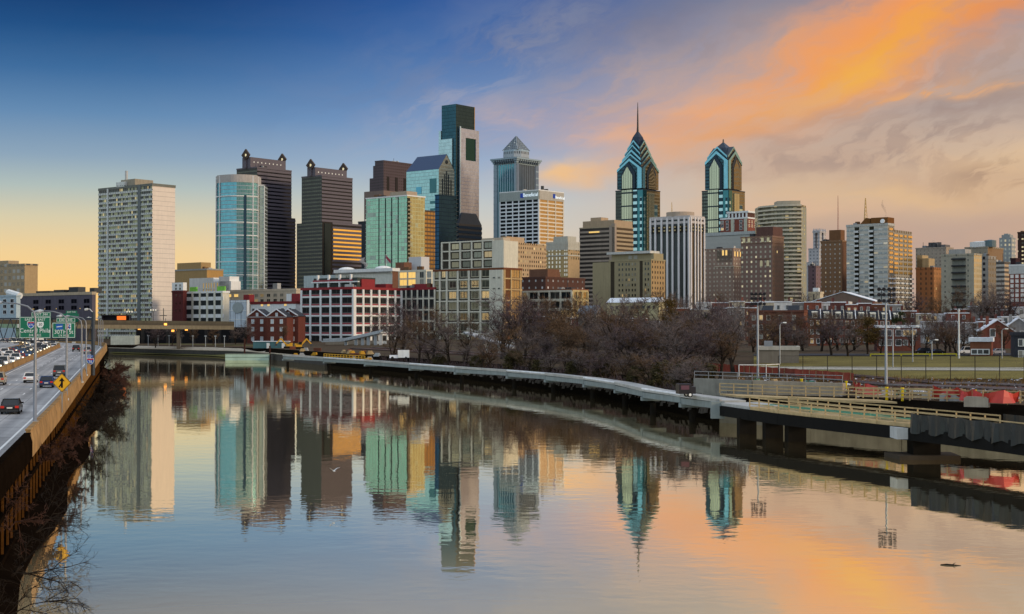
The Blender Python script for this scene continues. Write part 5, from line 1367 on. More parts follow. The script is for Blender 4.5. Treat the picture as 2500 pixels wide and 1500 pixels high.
m.poly([(2, t.a * .56, zt(t, 529)), (10, t.a * .56, zt(t, 529)), (10, y1, t.h), (2, y1, t.h)]); m.poly([(2, y0, zt(t, 531)), (10, y0, zt(t, 531)), (10, t.a * .56, zt(t, 529)), (2, t.a * .56, zt(t, 529))])
m.build('sloped_plant_room', RUST, t.root)
m = M(); m.tube([(0, t.a * .12, t.h + 1.5), (-.6, t.a * .12, t.h + 1.7)], 1.5, 12); m.build('satellite_dish', WHITEP, t.root)
def mast(name, label, px, y0, y1, D, w, mat, cat):
    p = P(px, y1, D); q = P(px, y0, D); rt = thing(name, label, cat, (p.x, p.y, p.z))
    h = q.z - p.z; m = M(); 
    for k in range(3):
        a = k * 2 * pi / 3; m.bar((w * cos(a), w * sin(a), 0), (.12 * w * cos(a), .12 * w * sin(a), h), w * .22, w * .22)
    m.build('lattice_leg', mat, rt)
    m = M(); n = max(6, int(h / (w * 2.2)))
    for i in range(n):
        f = 1 - .88 * i / n; g_ = 1 - .88 * (i + 1) / n
        for k in range(3):
            a, b = k * 2 * pi / 3, (k + 1) * 2 * pi / 3
            m.bar((w * f * cos(a), w * f * sin(a), h * i / n), (w * g_ * cos(b), w * g_ * sin(b), h * (i + 1) / n), w * .12, w * .12)
    m.build('bracing', mat, rt)
    return rt
mast('antenna_mast', 'short golden lattice antenna on the balconied slab roof', 2113, 484, 538, 960, 1.3, pm('golden_mast', (.62, .42, .16), .5, .2), 'antenna')
mast('radio_mast', 'thin distant red and white radio mast above the plain brown tower', 2046, 478, 575, 1500, .9, pm('red_white_mast', (.45, .22, .17), .6, var=.4, scale=.15), 'mast')
mast('antenna_mast', 'faint antenna standing behind the ribbed tower drum', 1640, 494, 520, 1500, 1.0, pm('golden_mast', (0, 0, 0)), 'antenna')
# ---- far right cluster
t = B('terracotta_building', 'orange terracotta brick block with a stepped tan top', 2236, 2280, 2300, 654, 950, facade('terracotta', (.33, .14, .06), (.10, .06, .045), 3.6, 3.3, .3, .5), facade('terracotta_side', (.36, .17, .07), (.12, .07, .05), 2.6, 3.3, .4, .5, lit=.05, lits=.4), base=8)
m = M(); m.box(2, t.a * .35, t.h - .1, 12, t.a, zt(t, 630)); m.box(2, t.a * .7, t.h, 12, t.a, zt(t, 622)); m.build('upper_storey', pm('tan_top', (.40, .30, .17), .85), t.root)
t = B('beaux_arts_hotel', 'long distant beige hotel roofline behind the terracotta block', 2236, 2310, 2328, 604, 1400, facade('far_beige', (.36, .30, .24), (.20, .17, .15), 4, 3.6, .3, .5), base=8)
m = M(); m.box(2, t.a * .05, t.h, 14, t.a * .2, zt(t, 597)); m.box(2, t.a * .4, t.h, 10, t.a * .7, zt(t, 599)); m.build('mansard_roof', pm('far_slate', (.15, .14, .14)), t.root)
for x in (2270, 2279, 2290):
    m = M(); m.tube([(3, uL(t, x), t.h), (3, uL(t, x), zt(t, 591))], 2.4, 10); m.build('cooling_tower', pm('cooling_dark', (.08, .08, .085)), t.root)
t = B('balcony_house', 'grey tan apartment house with a column of thin black balconies', 2298, 2378, 2397, 620, 900, facade('grey_tan', (.36, .33, .26), (.10, .10, .09), 7.5, 3.3, .14, .4), facade('grey_tan_side', (.46, .38, .24), (.7, .5, .2), 2.3, 3.3, .4, .6, gm=.6), base=8)
m = M(); m.box(-.1, uL(t, 2358), 0, .2, uL(t, 2325), t.h - 2); m.build('balcony_recess', pm('grey_recess', (.20, .20, .17)), t.root)
repeat(t, 'balcony', lambda m, x, y, z: m.box(-1.8, uL(t, 2358), 0, .1, uL(t, 2325), .9), [(0, 0, 4.3 * i + 1) for i in range(int(t.h / 4.3))], pm('iron_black', (.035, .035, .04), .6))
m = M(); m.box(2, t.a * .3, t.h, 12, t.a * .8, zt(t, 607)); m.build('penthouse', pm('grey_pent', (.36, .35, .33)), t.root)
t = B('brown_loft', 'brown loft building carrying white and dark water tanks on its roof', 2356, 2412, 2450, 603, 1100, facade('loft_grey', (.30, .26, .20), (.14, .12, .1), 4, 3.6, .3, .4), pm('loft_brown', (.26, .17, .10), .9), base=8)
for x, rr_, tp, mm in ((2382, 6, 588, WHITEP), (2394, 5, 588, WHITEP), (2412, 4.5, 585, gl('tank_teal', (.10, .15, .17), .4, .2))):
    m = M(); m.tube([(5, uL(t, x), t.h), (5, uL(t, x), zt(t, tp + 2)), (5, uL(t, x), zt(t, tp))], [rr_, rr_, rr_ * .3], 14); m.build('water_tank', mm, t.root)
t = B('corner_building', 'narrow grey corner block with arched windows and a lit cornice', 2392, 2413, 2432, 626, 1000, facade('grey_arched', (.30, .28, .25), (.05, .05, .06), 6, 4, .3, .5), facade('grey_arched_side', (.22, .19, .15), (.12, .10, .07), 3, 4, .4, .5), base=8, para=2)
t = B('deco_tower', 'slim grey art deco tower with rounded top near the right edge', 2440, 2470, 2480, 580, 1400, facade('deco_grey', (.30, .32, .32), (.55, .55, .45), 4.0, 4.2, .42, .5, gm=.1, gr=.3, lit=.2, lits=.3), base=8, para=0)
m = M(); m.box(1, 2, t.h - .1, t.b - 1, t.a - 2, zt(t, 573)); m.box(2, 4, t.h, t.b - 2, t.a - 4, zt(t, 570)); m.build('crown', pm('deco_plain', (.30, .32, .32)), t.root)
t = B('striped_apartments', 'small apartment block with cream and dark stripes near the right edge', 2427, 2452, 2465, 640, 1050, pm('stripe_dark', (.12, .11, .10)), base=8)
bands(t, 'L', 0, t.h, 3.3, .5, pm('stripe_cream', (.50, .46, .40)), proud=.3); bands(t, 'R', 0, t.h, 3.3, .5, pm('stripe_cream_sunlit', (.48, .36, .24)), proud=.3)  # right bands: the cream with warm sunlight put into its colour
t = B('brick_apartments', 'red brick block with white windows and pale top storey at the right edge', 2464, 2530, 2550, 646, 930, BW, base=8, para=.6, pmat=WHITEP)
m = M(); m.box(-.2, -.2, zt(t, 668), t.b + .2, t.a + .2, t.h - .6); m.build('upper_storey', pm('pale_storey', (.52, .54, .52)), t.root)
wins(t, 'L', [uL(t, x) for x in (2471, 2483, 2496, 2508)], [zt(t, 674) - 3.1 * i for i in range(6)], 1.8, 1.9, [pm('white_blind', (.6, .6, .58), .3, em=(1, 1, .95), ems=.1), WHITEP])
t = B('dark_tower', 'dark brown tower cut by the right edge of the photo', 2485, 2530, 2545, 566, 1200, facade('dark_choc', (.06, .035, .028), (.06, .05, .04), 4.5, 3.4, .36, .36, lit=.3, lits=.6, litc=(1, .85, .5)), base=8)
t = B('dark_block', 'low near black block between the deco tower and the right edge', 2467, 2480, 2490, 631, 1180, pm('maroon_dark', (.05, .025, .028)), base=8)
# ---- low buildings in front of the towers
t = B('cream_hall', 'long low cream hall with a snowy pitched roof in front of the olive apartments', 1483, 1608, 1626, 738, 640, pm('cream_wall', (.52, .46, .27), .85), base=9, para=0)
m = M(); e = t.h
m.poly([(-.5, -.5, e), (-.5, t.a + .5, e), (t.b / 2, t.a + .5, e + 2.2), (t.b / 2, -.5, e + 2.2)][::-1]); m.poly([(t.b + .5, -.5, e), (t.b / 2, -.5, e + 2.2), (t.b / 2, t.a + .5, e + 2.2), (t.b + .5, t.a + .5, e)][::-1]); m.poly([(0, 0, e), (t.b, 0, e), (t.b / 2, 0, e + 2.2)])
m.build('roof', SNOW, t.root)
wins(t, 'L', lsp(1, t.a - 1, 9), [t.h - 2.2], 1.6, 1.4, [G_DARK, MATS['cream_wall']])
t = B('slate_roofed_house', 'low grey slate roofed building half hidden behind the bare trees', 1412, 1455, 1470, 766, 560, pm('dim_wall', (.20, .18, .15)), base=8, para=0)
m = M(); e = t.h; m.poly([(-.5, -.5, e), (t.b / 2, -.5, e + 3.2), (t.b / 2, t.a + .5, e + 3.2), (-.5, t.a + .5, e)]); m.poly([(t.b + .5, -.5, e), (t.b + .5, t.a + .5, e), (t.b / 2, t.a + .5, e + 3.2), (t.b / 2, -.5, e + 3.2)]); m.poly([(0, 0, e), (t.b, 0, e), (t.b / 2, 0, e + 3)]); m.build('roof', pm('blue_slate', (.18, .21, .25), .7), t.root)
# ================================================================== terrain queries
from mathutils.bvhtree import BVHTree
BV = BVHTree.FromPolygons([Vector(v) for v in LAND.v], LAND.f)


def gz(X, Y):
    h = BV.ray_cast(Vector((X, Y, 200)), Vector((0, 0, -1)))
    return h[0].z if h[0] else 0.0


def at(px, D, dz=0.0):
    X = ray(px, 800)[0] * D
    return Vector((X, D, gz(X, D) + dz))


def onground(px, py):
    a, b = ray(px, py); h = BV.ray_cast(Vector((0, 0, CAMZ)), Vector((a, 1, b)).normalized())
    return h[0]


def bank_off(d, z=None, i0=0, i1=None):
    out_ = []; pts = BXY[i0:i1]; n = len(pts)
    for i, p in enumerate(pts):
        t_ = (pts[min(i + 1, n - 1)] - pts[max(i - 1, 0)]).normalized(); q = p + Vector((t_.y, -t_.x, 0)) * d
        out_.append(Vector((q.x, q.y, gz(q.x, q.y) if z is None else z)))
    return out_


def dens(pts, step):
    o = [pts[0]]
    for a, b in zip(pts, pts[1:]):
        n = max(1, int((b - a).length / step))
        o += [a + (b - a) * ((i + 1) / n) for i in range(n)]
    return o


def ribbon(name, pts, w, mat, dz, step=6.0, kind='structure'):
    pts = dens(pts, step); m = M(); pr = []
    for i, p in enumerate(pts):
        d = (pts[min(i + 1, len(pts) - 1)] - pts[max(i - 1, 0)]).normalized(); n = Vector((d.y, -d.x, 0)) * w / 2
        a, b = p - n, p + n; pr.append(((a.x, a.y, gz(a.x, a.y) + dz), (b.x, b.y, gz(b.x, b.y) + dz)))
    for a, b in zip(pr, pr[1:]): m.poly([a[0], a[1], b[1], b[0]])
    return tag(m.build(name, mat), kind=kind)


# ---- road bridge over the river behind the highway signs
GIRD = pm('green_girder', (.14, .24, .19), .7, var=.25)
br = thing('road_bridge', 'low road bridge with green girders crossing behind the highway signs', 'bridge')
BA, BB_ = Vector((-520, 640, 18.5)), Vector((-140, 722, 15.2))
def on(f, dz=0): return BA + (BB_ - BA) * f + Vector((0, 0, dz))
m = M(); m.bar(on(0, -.3), on(1, -.3), 14, 1.0); m.build('deck', pm('bridge_deck', (.09, .075, .055), .9), br)
for f0, f1, mt in ((0, .735, GIRD), (.737, 1, pm('girder_tan', (.20, .165, .11), .9, var=.3))):
    m = M(); m.bar(on(f0, -1.75) + Vector((1.5, -7.2, 0)), on(f1, -1.75) + Vector((1.5, -7.2, 0)), .8, 1.9); m.build('girder', mt, br)
m = M(); m.bar(on(0, .8) + Vector((1.4, -6.6, 0)), on(1, .8) + Vector((1.4, -6.6, 0)), .35, 1.2); m.build('parapet', pm('bridge_parapet', (.10, .085, .06), .9, var=.3), br)
dn = (BB_ - BA).normalized(); nn_ = Vector((dn.y, -dn.x, 0))
for f in (.18, .42, .735, .82, .93):
    p = on(f); m = M()
    for o in (-5, 0, 5): m.prism([(p.x + dn.x * x + nn_.x * (o + y), p.y + dn.y * x + nn_.y * (o + y)) for x, y in ((-.8, -.7), (.8, -.7), (.8, .7), (-.8, .7))], -1, p.z - 2.7)
    m.bar(p + nn_ * -6.5 + Vector((0, 0, -3.2)), p + nn_ * 6.5 + Vector((0, 0, -3.2)), 1.8, 1.2); m.build('pier', GIRD if f == .735 else pm('bridge_pier_dark', (.08, .07, .055), .9, var=.3), br)
m = M(); p = P(302, 830, 775); m.box(p.x - 6.5, p.y - 2, -1, p.x + 6.5, p.y + 8, p.z + 2.2); m.build('abutment', pm('abutment_pale', (.40, .44, .40), .9, var=.3), br)
# things on the bridge
sgn = thing('message_sign', 'dark bus shelter with an orange lit sign on the bridge deck', 'bus shelter', P(278, 783, 705))
m = M(); m.box(-6, -.2, 2.4, 8, 2.5, 2.8); m.box(-6, 2.2, 0, 8, 2.5, 2.4); m.box(-6, -.2, 0, -5.6, 2.4, 2.4); m.box(7.6, -.2, 0, 8, 2.4, 2.4); m.build('shelter', pm('shelter_dark', (.02, .02, .03), .5), sgn)
m = M(); m.box(1.6, -.4, .3, 6.0, -.1, 2.2); m.build('lit_sign', pm('orange_sign', (.4, .1, .02), .5, em=(1, .20, .03), ems=.9), sgn)
def globe_lamp(px, D, y0, y1, label):
    p = P(px, y0, D); h = P(px, y1, D).z - p.z; rt = thing('street_lamp', label, 'street lamp', p, 0, 'globe lamps on the bridge')
    m = M(); m.tube([(0, 0, 0), (0, 0, h - .4)], .14, 6); m.bar((-1.2, 0, h - .6), (1.2, 0, h - .6), .12, .12); m.build('post', DSTEEL, rt)
    for x in (-1.2, 0, 1.2):
        m = M(); m.tube([(x, 0, h - .5), (x, 0, h - .1), (x, 0, h + .35)], [.2, .42, .1], 8); m.build('globe', pm('globe_white', (.6, .58, .5), .4, em=(1, .9, .7), ems=.3), rt)
globe_lamp(374, 702, 783, 757, 'three globe lamp standard in front of the white slab tower wall'); globe_lamp(316, 700, 783, 761, 'globe lamp standard beside the orange lit shelter')
sp_ = thing('signal_mast', 'thin mast with a crossbar on the bridge right of the globe lamps', 'mast', P(399, 783, 702))
m = M(); m.tube([(0, 0, 0), (0, 0, 6)], .2, 6); m.bar((-1.8, 0, 2.4), (1.6, 0, 2.4), .3, .3); m.build('mast', DSTEEL, sp_)
for i, (px, py) in enumerate(((404, 792), (340, 803), (422, 808), (434, 806), (455, 805))):
    rt = thing('security_lamp', ORD[i] + ' orange lamp from the left glowing in the shade under the bridge', 'lamp', P(px, py, 712 if i else 690), 0, 'orange lamps under the bridge')
    m = M(); m.tube([(0, 0, -.5), (0, 0, .5)], .7, 8); m.build('bulb', pm('orange_bulb', (.6, .3, .08), .5, em=(1, .38, .06), ems=2.2), rt)
    m = M(); m.tube([(0, .3, .5), (0, .3, 3)], .12, 5); m.build('hanger', DSTEEL, rt)

# ---- landscaped far bank
GRASS = pm('winter_grass', (.10, .095, .03), .95, var=.4, scale=.25)
qw = thing('quay_wall', 'low dark stone quay wall along the far lawn', 'wall')
fp = dens(bank_off(-.6, 0.0, 9), 12)
m = M()
for a, b in zip(fp, fp[1:]): m.bar((a.x, a.y, .9), (b.x, b.y, .9), 1.0, 3.4)
m.build('wall', pm('quay_stone', (.05, .048, .045), .9, var=.3), qw)
m = M()
for a, b in zip(fp, fp[1:]): m.bar((a.x, a.y, 2.75), (b.x, b.y, 2.75), 1.5, .3)
m.build('coping', CONC, qw)
lp = [at(px, bank_depth(px) + 24) for px in (640, 580, 500, 420, 330)]
ribbon('lawn', lp, 30, GRASS, .25)
ribbon('footpath', [at(px, bank_depth(px) + 8) for px in (640, 580, 500, 420, 330)], 3.5, CONC, .34)
for i, px in enumerate((362, 386, 413, 441, 471, 502, 526, 548)):
    b = at(px, bank_depth(px) + 14)
    if i == 0:
        lp0 = thing('path_lamp', '', 'lamp', b, 0, 'slim path lamps on the far lawn')
        m = M(); m.tube([(0, 0, 0), (0, 0, 5)], .16, 6); m.build('post', pm('lamp_grey', (.30, .33, .36), .5, .3), lp0)
        m = M(); m.box(-.5, -.3, 5, .5, .3, 5.5); m.build('lamp_head', pm('lamp_grey', (0, 0, 0)), lp0); o = lp0
    else: o = copy_tree(lp0); o.location = b
    o['label'] = ORD[i] + ' slim grey path lamp from the left along the far lawn'
# shade planting under the bridge
SHRUB = pm('shade_shrub', (.045, .032, .030), .95, var=.4)
bg_ = thing('barge', 'pale green floating dock box moored by the far quay', 'barge', G(605, 880, 0))
m = M(); m.prism([(-9, -2), (9, -2), (8.6, 3), (-8.6, 3)], -.5, 2.6); m.build('hull', pm('pale_green_steel', (.34, .46, .40), .6, var=.3, scale=.3), bg_)
m = M(); m.box(-9.2, -2.2, 2.6, 9.2, 3.2, 2.85); m.build('deck', pm('barge_deck', (.10, .11, .09)), bg_)
m = M(); m.box(-9.1, -2.12, 1.2, 9.1, -2.0, 1.4); m.build('rubbing_strake', pm('barge_line', (.16, .22, .18)), bg_)
for x in (-2, 8.6):
    m = M(); m.tube([(x, 3.5, -1), (x, 3.5, 9 if x < 0 else 6)], .35, 7); m.build('mooring_pile', pm('mooring_brown', (.05, .02, .015)), bg_)

# ---- long concrete boardwalk on piers
BWK = [(690, 500), (790, 462), (890, 427), (1000, 386), (1110, 354), (1237, 326), (1330, 304), (1424, 279), (1500, 255), (1566, 229), (1660, 210), (1757, 194)]
BWX = [Vector((ray(px, 800)[0] * D, D, 4.0)) for px, D in BWK]
def offn(pts, i, d):
    t_ = (pts[min(i + 1, len(pts) - 1)] - pts[max(i - 1, 0)]).normalized(); n = Vector((-t_.y, t_.x, 0)); return pts[i] + (n if n.y > 0 else -n) * d
bwk = thing('boardwalk', 'long pale concrete boardwalk curving along the river on low piers', 'boardwalk')
BWC = pm('boardwalk_concrete', (.38, .385, .375), .75, var=.3, scale=.3); BWG = pm('boardwalk_girder', (.20, .235, .24), .8, var=.25, scale=.4)
for i in range(len(BWX) - 1):
    a, b = BWX[i], BWX[i + 1]; a2, b2 = offn(BWX, i, 3.8), offn(BWX, i + 1, 3.8); gap = (b - a).normalized() * .14
    m = M(); q = [a + gap, b - gap, b2 - gap, a2 + gap]
    zt_, zb_ = 4.0, 3.72; m.poly([(v.x, v.y, zt_) for v in q]); m.poly([(v.x, v.y, zb_) for v in q[::-1]])
    for j in range(4):
        u, v = q[j], q[(j + 1) % 4]; m.poly([(u.x, u.y, zb_), (v.x, v.y, zb_), (v.x, v.y, zt_), (u.x, u.y, zt_)])
    m.build('deck_span', BWC, bwk)
    inn = (a2 - a).normalized() * .35; m = M()
    m.bar(a + inn + gap + Vector((0, 0, -.9)), b + inn - gap + Vector((0, 0, -.72)), .5, .86); m.bar(a2 - inn + gap + Vector((0, 0, -.72)), b2 - inn - gap + Vector((0, 0, -.72)), .5, .86); m.build('girder', BWG, bwk)
    m = M(); c = (a + a2) / 2; ax = (a2 - a).normalized(); tx = (b - a).normalized()
    m.bar(a - ax * .05 + Vector((0, 0, -1.5)), a2 + ax * .1 + Vector((0, 0, -1.5)), 1.1, .6); m.build('pier_cap', BWG, bwk)
    m = M(); m.tube([(c.x, c.y, -1), (c.x, c.y, 1.8)], .5, 10); m.build('pier', pm('pier_dark', (.014, .012, .010), .9, spec=0.1), bwk)
    m = M(); m.bar(a + inn * .3 + Vector((0, 0, .12)), b + inn * .3 + Vector((0, 0, .12)), .3, .22); m.build('kerb', SNOW if i % 2 else BWC, bwk)
m = M(); a = BWX[-1]; m.box(a.x - 1.2, a.y - .5, 1.6, a.x + .6, a.y + .5, 3.9); m.build('end_block', BWG, bwk)
# things standing on the boardwalk
cart = thing('site_generator', 'small black wheeled site generator parked on the boardwalk', 'generator', Vector((24.8, 203.5, 4.0)), radians(10))
m = M(); m.box(-1.4, -.8, .5, .5, .8, 1.9); m.box(.5, -.75, .5, 1.1, .75, 1.5); m.build('housing', pm('cart_black', (.015, .014, .018), .4), cart)
m = M(); m.box(-1.1, -.83, 1.1, .1, -.79, 1.7); m.build('lettering_panel', pm('cart_panel', (.12, .06, .08), .6), cart)
for y in (-.85, .85):
    m = M(); m.tube([(.2, y - .1, .38), (.2, y + .1, .38)], .38, 12); wh = m.build('wheel', pm('tyre_rubber', (.02, .02, .02), .9), cart)
    m = M(); m.tube([(.2, y - .13, .38), (.2, y + .13, .38)], .2, 10); m.build('rim', WHITEP, wh)
m = M(); m.bar((1.1, 0, .6), (2.2, 0, .5), .1, .1); m.build('drawbar', DSTEEL, cart)
m = M(); m.tube([(-1.8, -1, .0), (1.0, -1.2, .5)], .04, 4)
bxp = thing('site_skip', 'white box trailer standing on the far boardwalk below the loft building', 'trailer', P(985, 878, 398))
m = M(); m.box(-1.5, -1, .5, 1.6, 1, 2.6); m.build('box_body', WHITEP, bxp)
m = M(); m.box(-3.8, -.9, .4, -1.6, .9, 1.2); m.build('flat_bed', SNOW, bxp)
for x in (-3, 0.8):
    m = M(); m.tube([(x, -1.0, .4), (x, -.8, .4)], .4, 10); m.build('wheel', MATS['tyre_rubber'], bxp)

# ---- the unfinished stretch of the boardwalk
BW2 = [(1757, 194), (1830, 184), (1900, 176), (1980, 169), (2050, 163.5), (2140, 157), (2230, 151), (2330, 144.5), (2430, 138), (2600, 128), (2900, 113)]
B2X = [Vector((ray(px, 800)[0] * D, D, 4.0)) for px, D in BW2]
TIMB = pm('pale_timber', (.46, .34, .18), .8, var=.4, scale=1.2); TARP = pm('black_tarpaulin', (.022, .026, .028), .35, var=.3, scale=.8)
ub = thing('unfinished_boardwalk', 'unfinished stretch of boardwalk with timber formwork over dark steel trusses', 'boardwalk')
for i in range(len(B2X) - 1):
    a, b = B2X[i], B2X[i + 1]; a2, b2 = offn(B2X, i, 5.5), offn(B2X, i + 1, 5.5); gap = (b - a).normalized() * .04
    m = M(); q = [a + gap, b - gap, b2 - gap, a2 + gap]; zt_, zb_ = 3.75, 3.35
    m.poly([(v.x, v.y, zt_) for v in q]); m.poly([(v.x, v.y, zb_) for v in q[::-1]])
    for j in range(4):
        u, v = q[j], q[(j + 1) % 4]; m.poly([(u.x, u.y, zb_), (v.x, v.y, zb_), (v.x, v.y, zt_), (u.x, u.y, zt_)])
    m.build('formwork_deck', TIMB if i else BWC, ub)
    m = M(); inn = (a2 - a).normalized() * .5
    for base_ in (a + inn, ):
        e_ = b + inn
        m.bar(base_ + Vector((0, 0, -.85)), e_ + Vector((0, 0, -.85)), .25, .25); m.bar(base_ + Vector((0, 0, -1.9)), e_ + Vector((0, 0, -1.9)), .25, .25)
        n = max(3, int((b - a).length / 1.1))
        for k in range(n):
            p, r_ = base_ + (e_ - base_) * (k / n), base_ + (e_ - base_) * ((k + 1) / n)
            m.bar(p + Vector((0, 0, -1.9)), r_ + Vector((0, 0, -.85)), .14, .14); m.bar(r_ + Vector((0, 0, -1.9)), p + Vector((0, 0, -.85)), .14, .14)
    m.build('truss', pm('truss_steel', (.10, .12, .14), .6, .3), ub)
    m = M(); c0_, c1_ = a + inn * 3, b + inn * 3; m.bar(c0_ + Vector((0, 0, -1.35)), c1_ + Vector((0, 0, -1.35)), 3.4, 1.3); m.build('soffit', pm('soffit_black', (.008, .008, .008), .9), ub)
for px, D, wd, top_ in ((1826, 186.5, 2.2, 2.2), (1890, 180, 2.2, 2.2), (1946, 174.5, 2.2, 2.2), (2262, 151.8, 2.9, 2.1)):
    X = ray(px, 800)[0] * D; m = M(); m.box(X - wd / 2, D, -1, X + wd / 2, D + 2.4, top_); m.build('pier', MATS['pier_dark'], ub)
    if px > 2200:
        m = M(); m.prism([(X - 3.2, D - 1.2), (X + 3.2, D - 1.2), (X + 3.6, D + 3.6), (X - 3.6, D + 3.6)], -1, .45); m.build('pile_cap', pm('pile_cap_brown', (.05, .04, .03), .9), ub)
        m = M(); m.box(X - 3.2, D - .2, 2.1, X - 1.7, D + 3, 3.3); m.build('pier_cap', CONC_G, ub)
m = M()
for k in range(60):
    i = random.choice((1, 2, 3, 4, 5)); f = random.random(); a, b = B2X[i] + (B2X[i + 1] - B2X[i]) * f, None
    w_ = random.uniform(.8, 4.6); c = offn(B2X, i, w_) + (B2X[i + 1] - B2X[i]) * f; d = (B2X[i + 1] - B2X[i]).normalized()
    m.bar(c + Vector((0, 0, -.1)) - d * 1.8, c + Vector((0, 0, -.06 + random.random() * .15)) + d * 1.8, .12, .12)
m.build('rebar_mat', pm('green_rebar', (.12, .34, .24), .6, var=.3), ub)


def railing(label, pts, z0, hgt, mat, rails=3, gap=2.2, pw=.14, group=None, name='railing'):
    rt = thing(name, label, 'railing', (0, 0, 0), 0, group); pts = dens(pts, gap); pr = None
    for p in pts[:96]:
        if pr is None:
            m = M(); m.box(-pw / 2, -pw / 2, 0, pw / 2, pw / 2, hgt); pr = m.build('post', mat, rt); o = pr
        else: o = pr.copy(); COL.objects.link(o); o.parent = rt
        o.location = (p.x, p.y, p.z + z0)
    for k in range(rails):
        m = M(); zz_ = z0 + hgt * (k + 1) / rails - .06
        for a, b in zip(pts, pts[1:]): m.bar((a.x, a.y, a.z + zz_), (b.x, b.y, b.z + zz_), pw * .6, pw)
        m.build('rail', mat, rt)
    return rt

railing('near timber safety railing along the river edge of the unfinished boardwalk', [p for p in B2X[1:7]], -.25, 1.25, TIMB)
railing('far timber safety railing behind the green mesh deck', [offn(B2X, i, 5.4) for i in range(1, 8)], -.25, 1.25, TIMB)
rl_ = [Vector((31, 214, 4.3)), Vector((40, 205, 4.3)), Vector((50, 196, 4.4)), Vector((60, 190, 4.4))]
railing('timber railing of the work ramp beside the concrete wall', rl_, -.2, 1.5, TIMB)
railing('timber railing running back from the red sheeting', [Vector((47, 196, 4.3)), Vector((57, 188, 4.4)), Vector((69, 181, 4.5)), Vector((92, 172, 4.5))], -.2, 1.5, TIMB)
rd = thing('work_ramp', 'pale plywood work ramp between the timber railings', 'ramp'); m = M()
for a, b, c, d in ((rl_[0], rl_[1], Vector((41, 199, 4)), Vector((32.5, 207, 4))), (rl_[1], rl_[2], Vector((51, 190, 4)), Vector((41, 199, 4)))):
    m.poly([(v.x, v.y, 4.05) for v in (a, b, c, d)]); m.poly([(v.x, v.y, 3.8) for v in (d, c, b, a)])
    for u, v in ((a, b), (b, c), (c, d), (d, a)): m.poly([(u.x, u.y, 3.8), (v.x, v.y, 3.8), (v.x, v.y, 4.05), (u.x, u.y, 4.05)])
m.build('plywood', TIMB, rd)
# tarpaulin drapes
tpn = thing('tarpaulin', 'black plastic tarpaulin draped in folds over the near end of the boardwalk', 'tarpaulin'); m = M()
pts = dens(B2X[6:], .45); rows = []
for i, p in enumerate(pts):
    d = (pts[min(i + 1, len(pts) - 1)] - pts[max(i - 1, 0)]).normalized(); n = Vector((d.y, -d.x, 0)); n = n if n.y < 0 else -n
    fold = .10 * sin(i * 1.9) + .10 * sin(i * .83 + 1) + random.uniform(-.05, .05); sag = .16 * abs(sin(i * pi / 9.0))
    rows.append([(p + n * (.34 + fold * k) + Vector((0, 0, z - sag * (1 - t_)))) for k, z, t_ in ((.2, .95, 0), (.8, .35, .3), (1.2, -.3, .7), (1.5, -1.05 - .2 * sin(i * .9), 1))])
for a, b in zip(rows, rows[1:]):
    for k in range(3): m.poly([a[k + 1], b[k + 1], b[k], a[k]])
m.build('drape', TARP, tpn, smooth=True)
m = M()
for a, b in zip(pts[::5], pts[5::5]): m.bar((a.x, a.y, 4.98), (b.x, b.y, 4.98), .1, .12)
m.build('top_batten', TIMB, tpn)
t2 = thing('tarpaulin', 'second black tarpaulin hung on the inland railing behind the near one', 'tarpaulin'); m = M()
pts = dens([offn(B2X, i, 5.8) for i in range(7, 11)], .5); rows = [[p + Vector((0, .2 * sin(i * 1.7), z)) for z in (1.1, .4, -.2)] for i, p in enumerate(pts)]
for a, b in zip(rows, rows[1:]):
    for k in range(2): m.poly([a[k + 1], b[k + 1], b[k], a[k]])
m.build('drape', TARP, t2, smooth=True)

# ---- sea wall, concrete wall, construction clutter
sw = thing('sea_wall', 'stained concrete sea wall below the unfinished boardwalk', 'wall'); m = M()
sp2 = dens(bank_off(-.5, 0.0, 0, 6)[:5], 6)
for i, (a, b) in enumerate(zip(sp2, sp2[1:])): m.bar((a.x, a.y, .2), (b.x, b.y, .2), 1.0 + .12 * (i % 3), 3.6 + .15 * (i % 2))
m.build('wall', pm('stained_concrete', (.19, .17, .13), .9, var=.45, scale=.35), sw)
cwl = thing('concrete_wall', 'long weathered concrete wall behind the unfinished boardwalk', 'wall')
for (xa, ya, xb, yb, mt) in ((28.5, 223, 36, 214, pm('wall_grey', (.24, .23, .20), .9, var=.35)), (36.1, 213.9, 47, 203, pm('wall_tan', (.36, .30, .23), .9, var=.3))):
    m = M(); m.bar((xa, ya, 4.4), (xb, yb, 4.4), .8, 3.2); m.build('panel', mt, cwl)
railing('grey steel railing on top of the long concrete wall', [Vector((28.5, 224, 6.0)), Vector((36, 215, 6.0)), Vector((47, 204, 6.0))], 0, 1.1, STEEL, 2, 2.6, .09)
for i, (px, py, w_, cl) in enumerate(((2280, 985, 3.0, CONC_G), (2330, 990, 3.6, CONC_G), (2385, 998, 3.0, CONC))):
    p = G(px, py - 10, 4.2); rt = thing('concrete_block', ('pale concrete block left of its pair below the red sheeting', 'pale concrete block in the middle below the red sheeting', 'stained concrete block rightmost below the red sheeting')[i], 'block', p, radians(-30))
    m = M(); m.box(-w_ / 2, -.5, -.3, w_ / 2, .5, .85); m.build('block', cl, rt)
    m = M(); m.box(-w_ / 2 + .2, -.3, .85, w_ / 2 - .2, .3, 1.0); m.build('lifting_lip', cl, rt)
REDP = pm('red_plastic_sheet', (.50, .045, .03), .45, var=.25, scale=1.0)
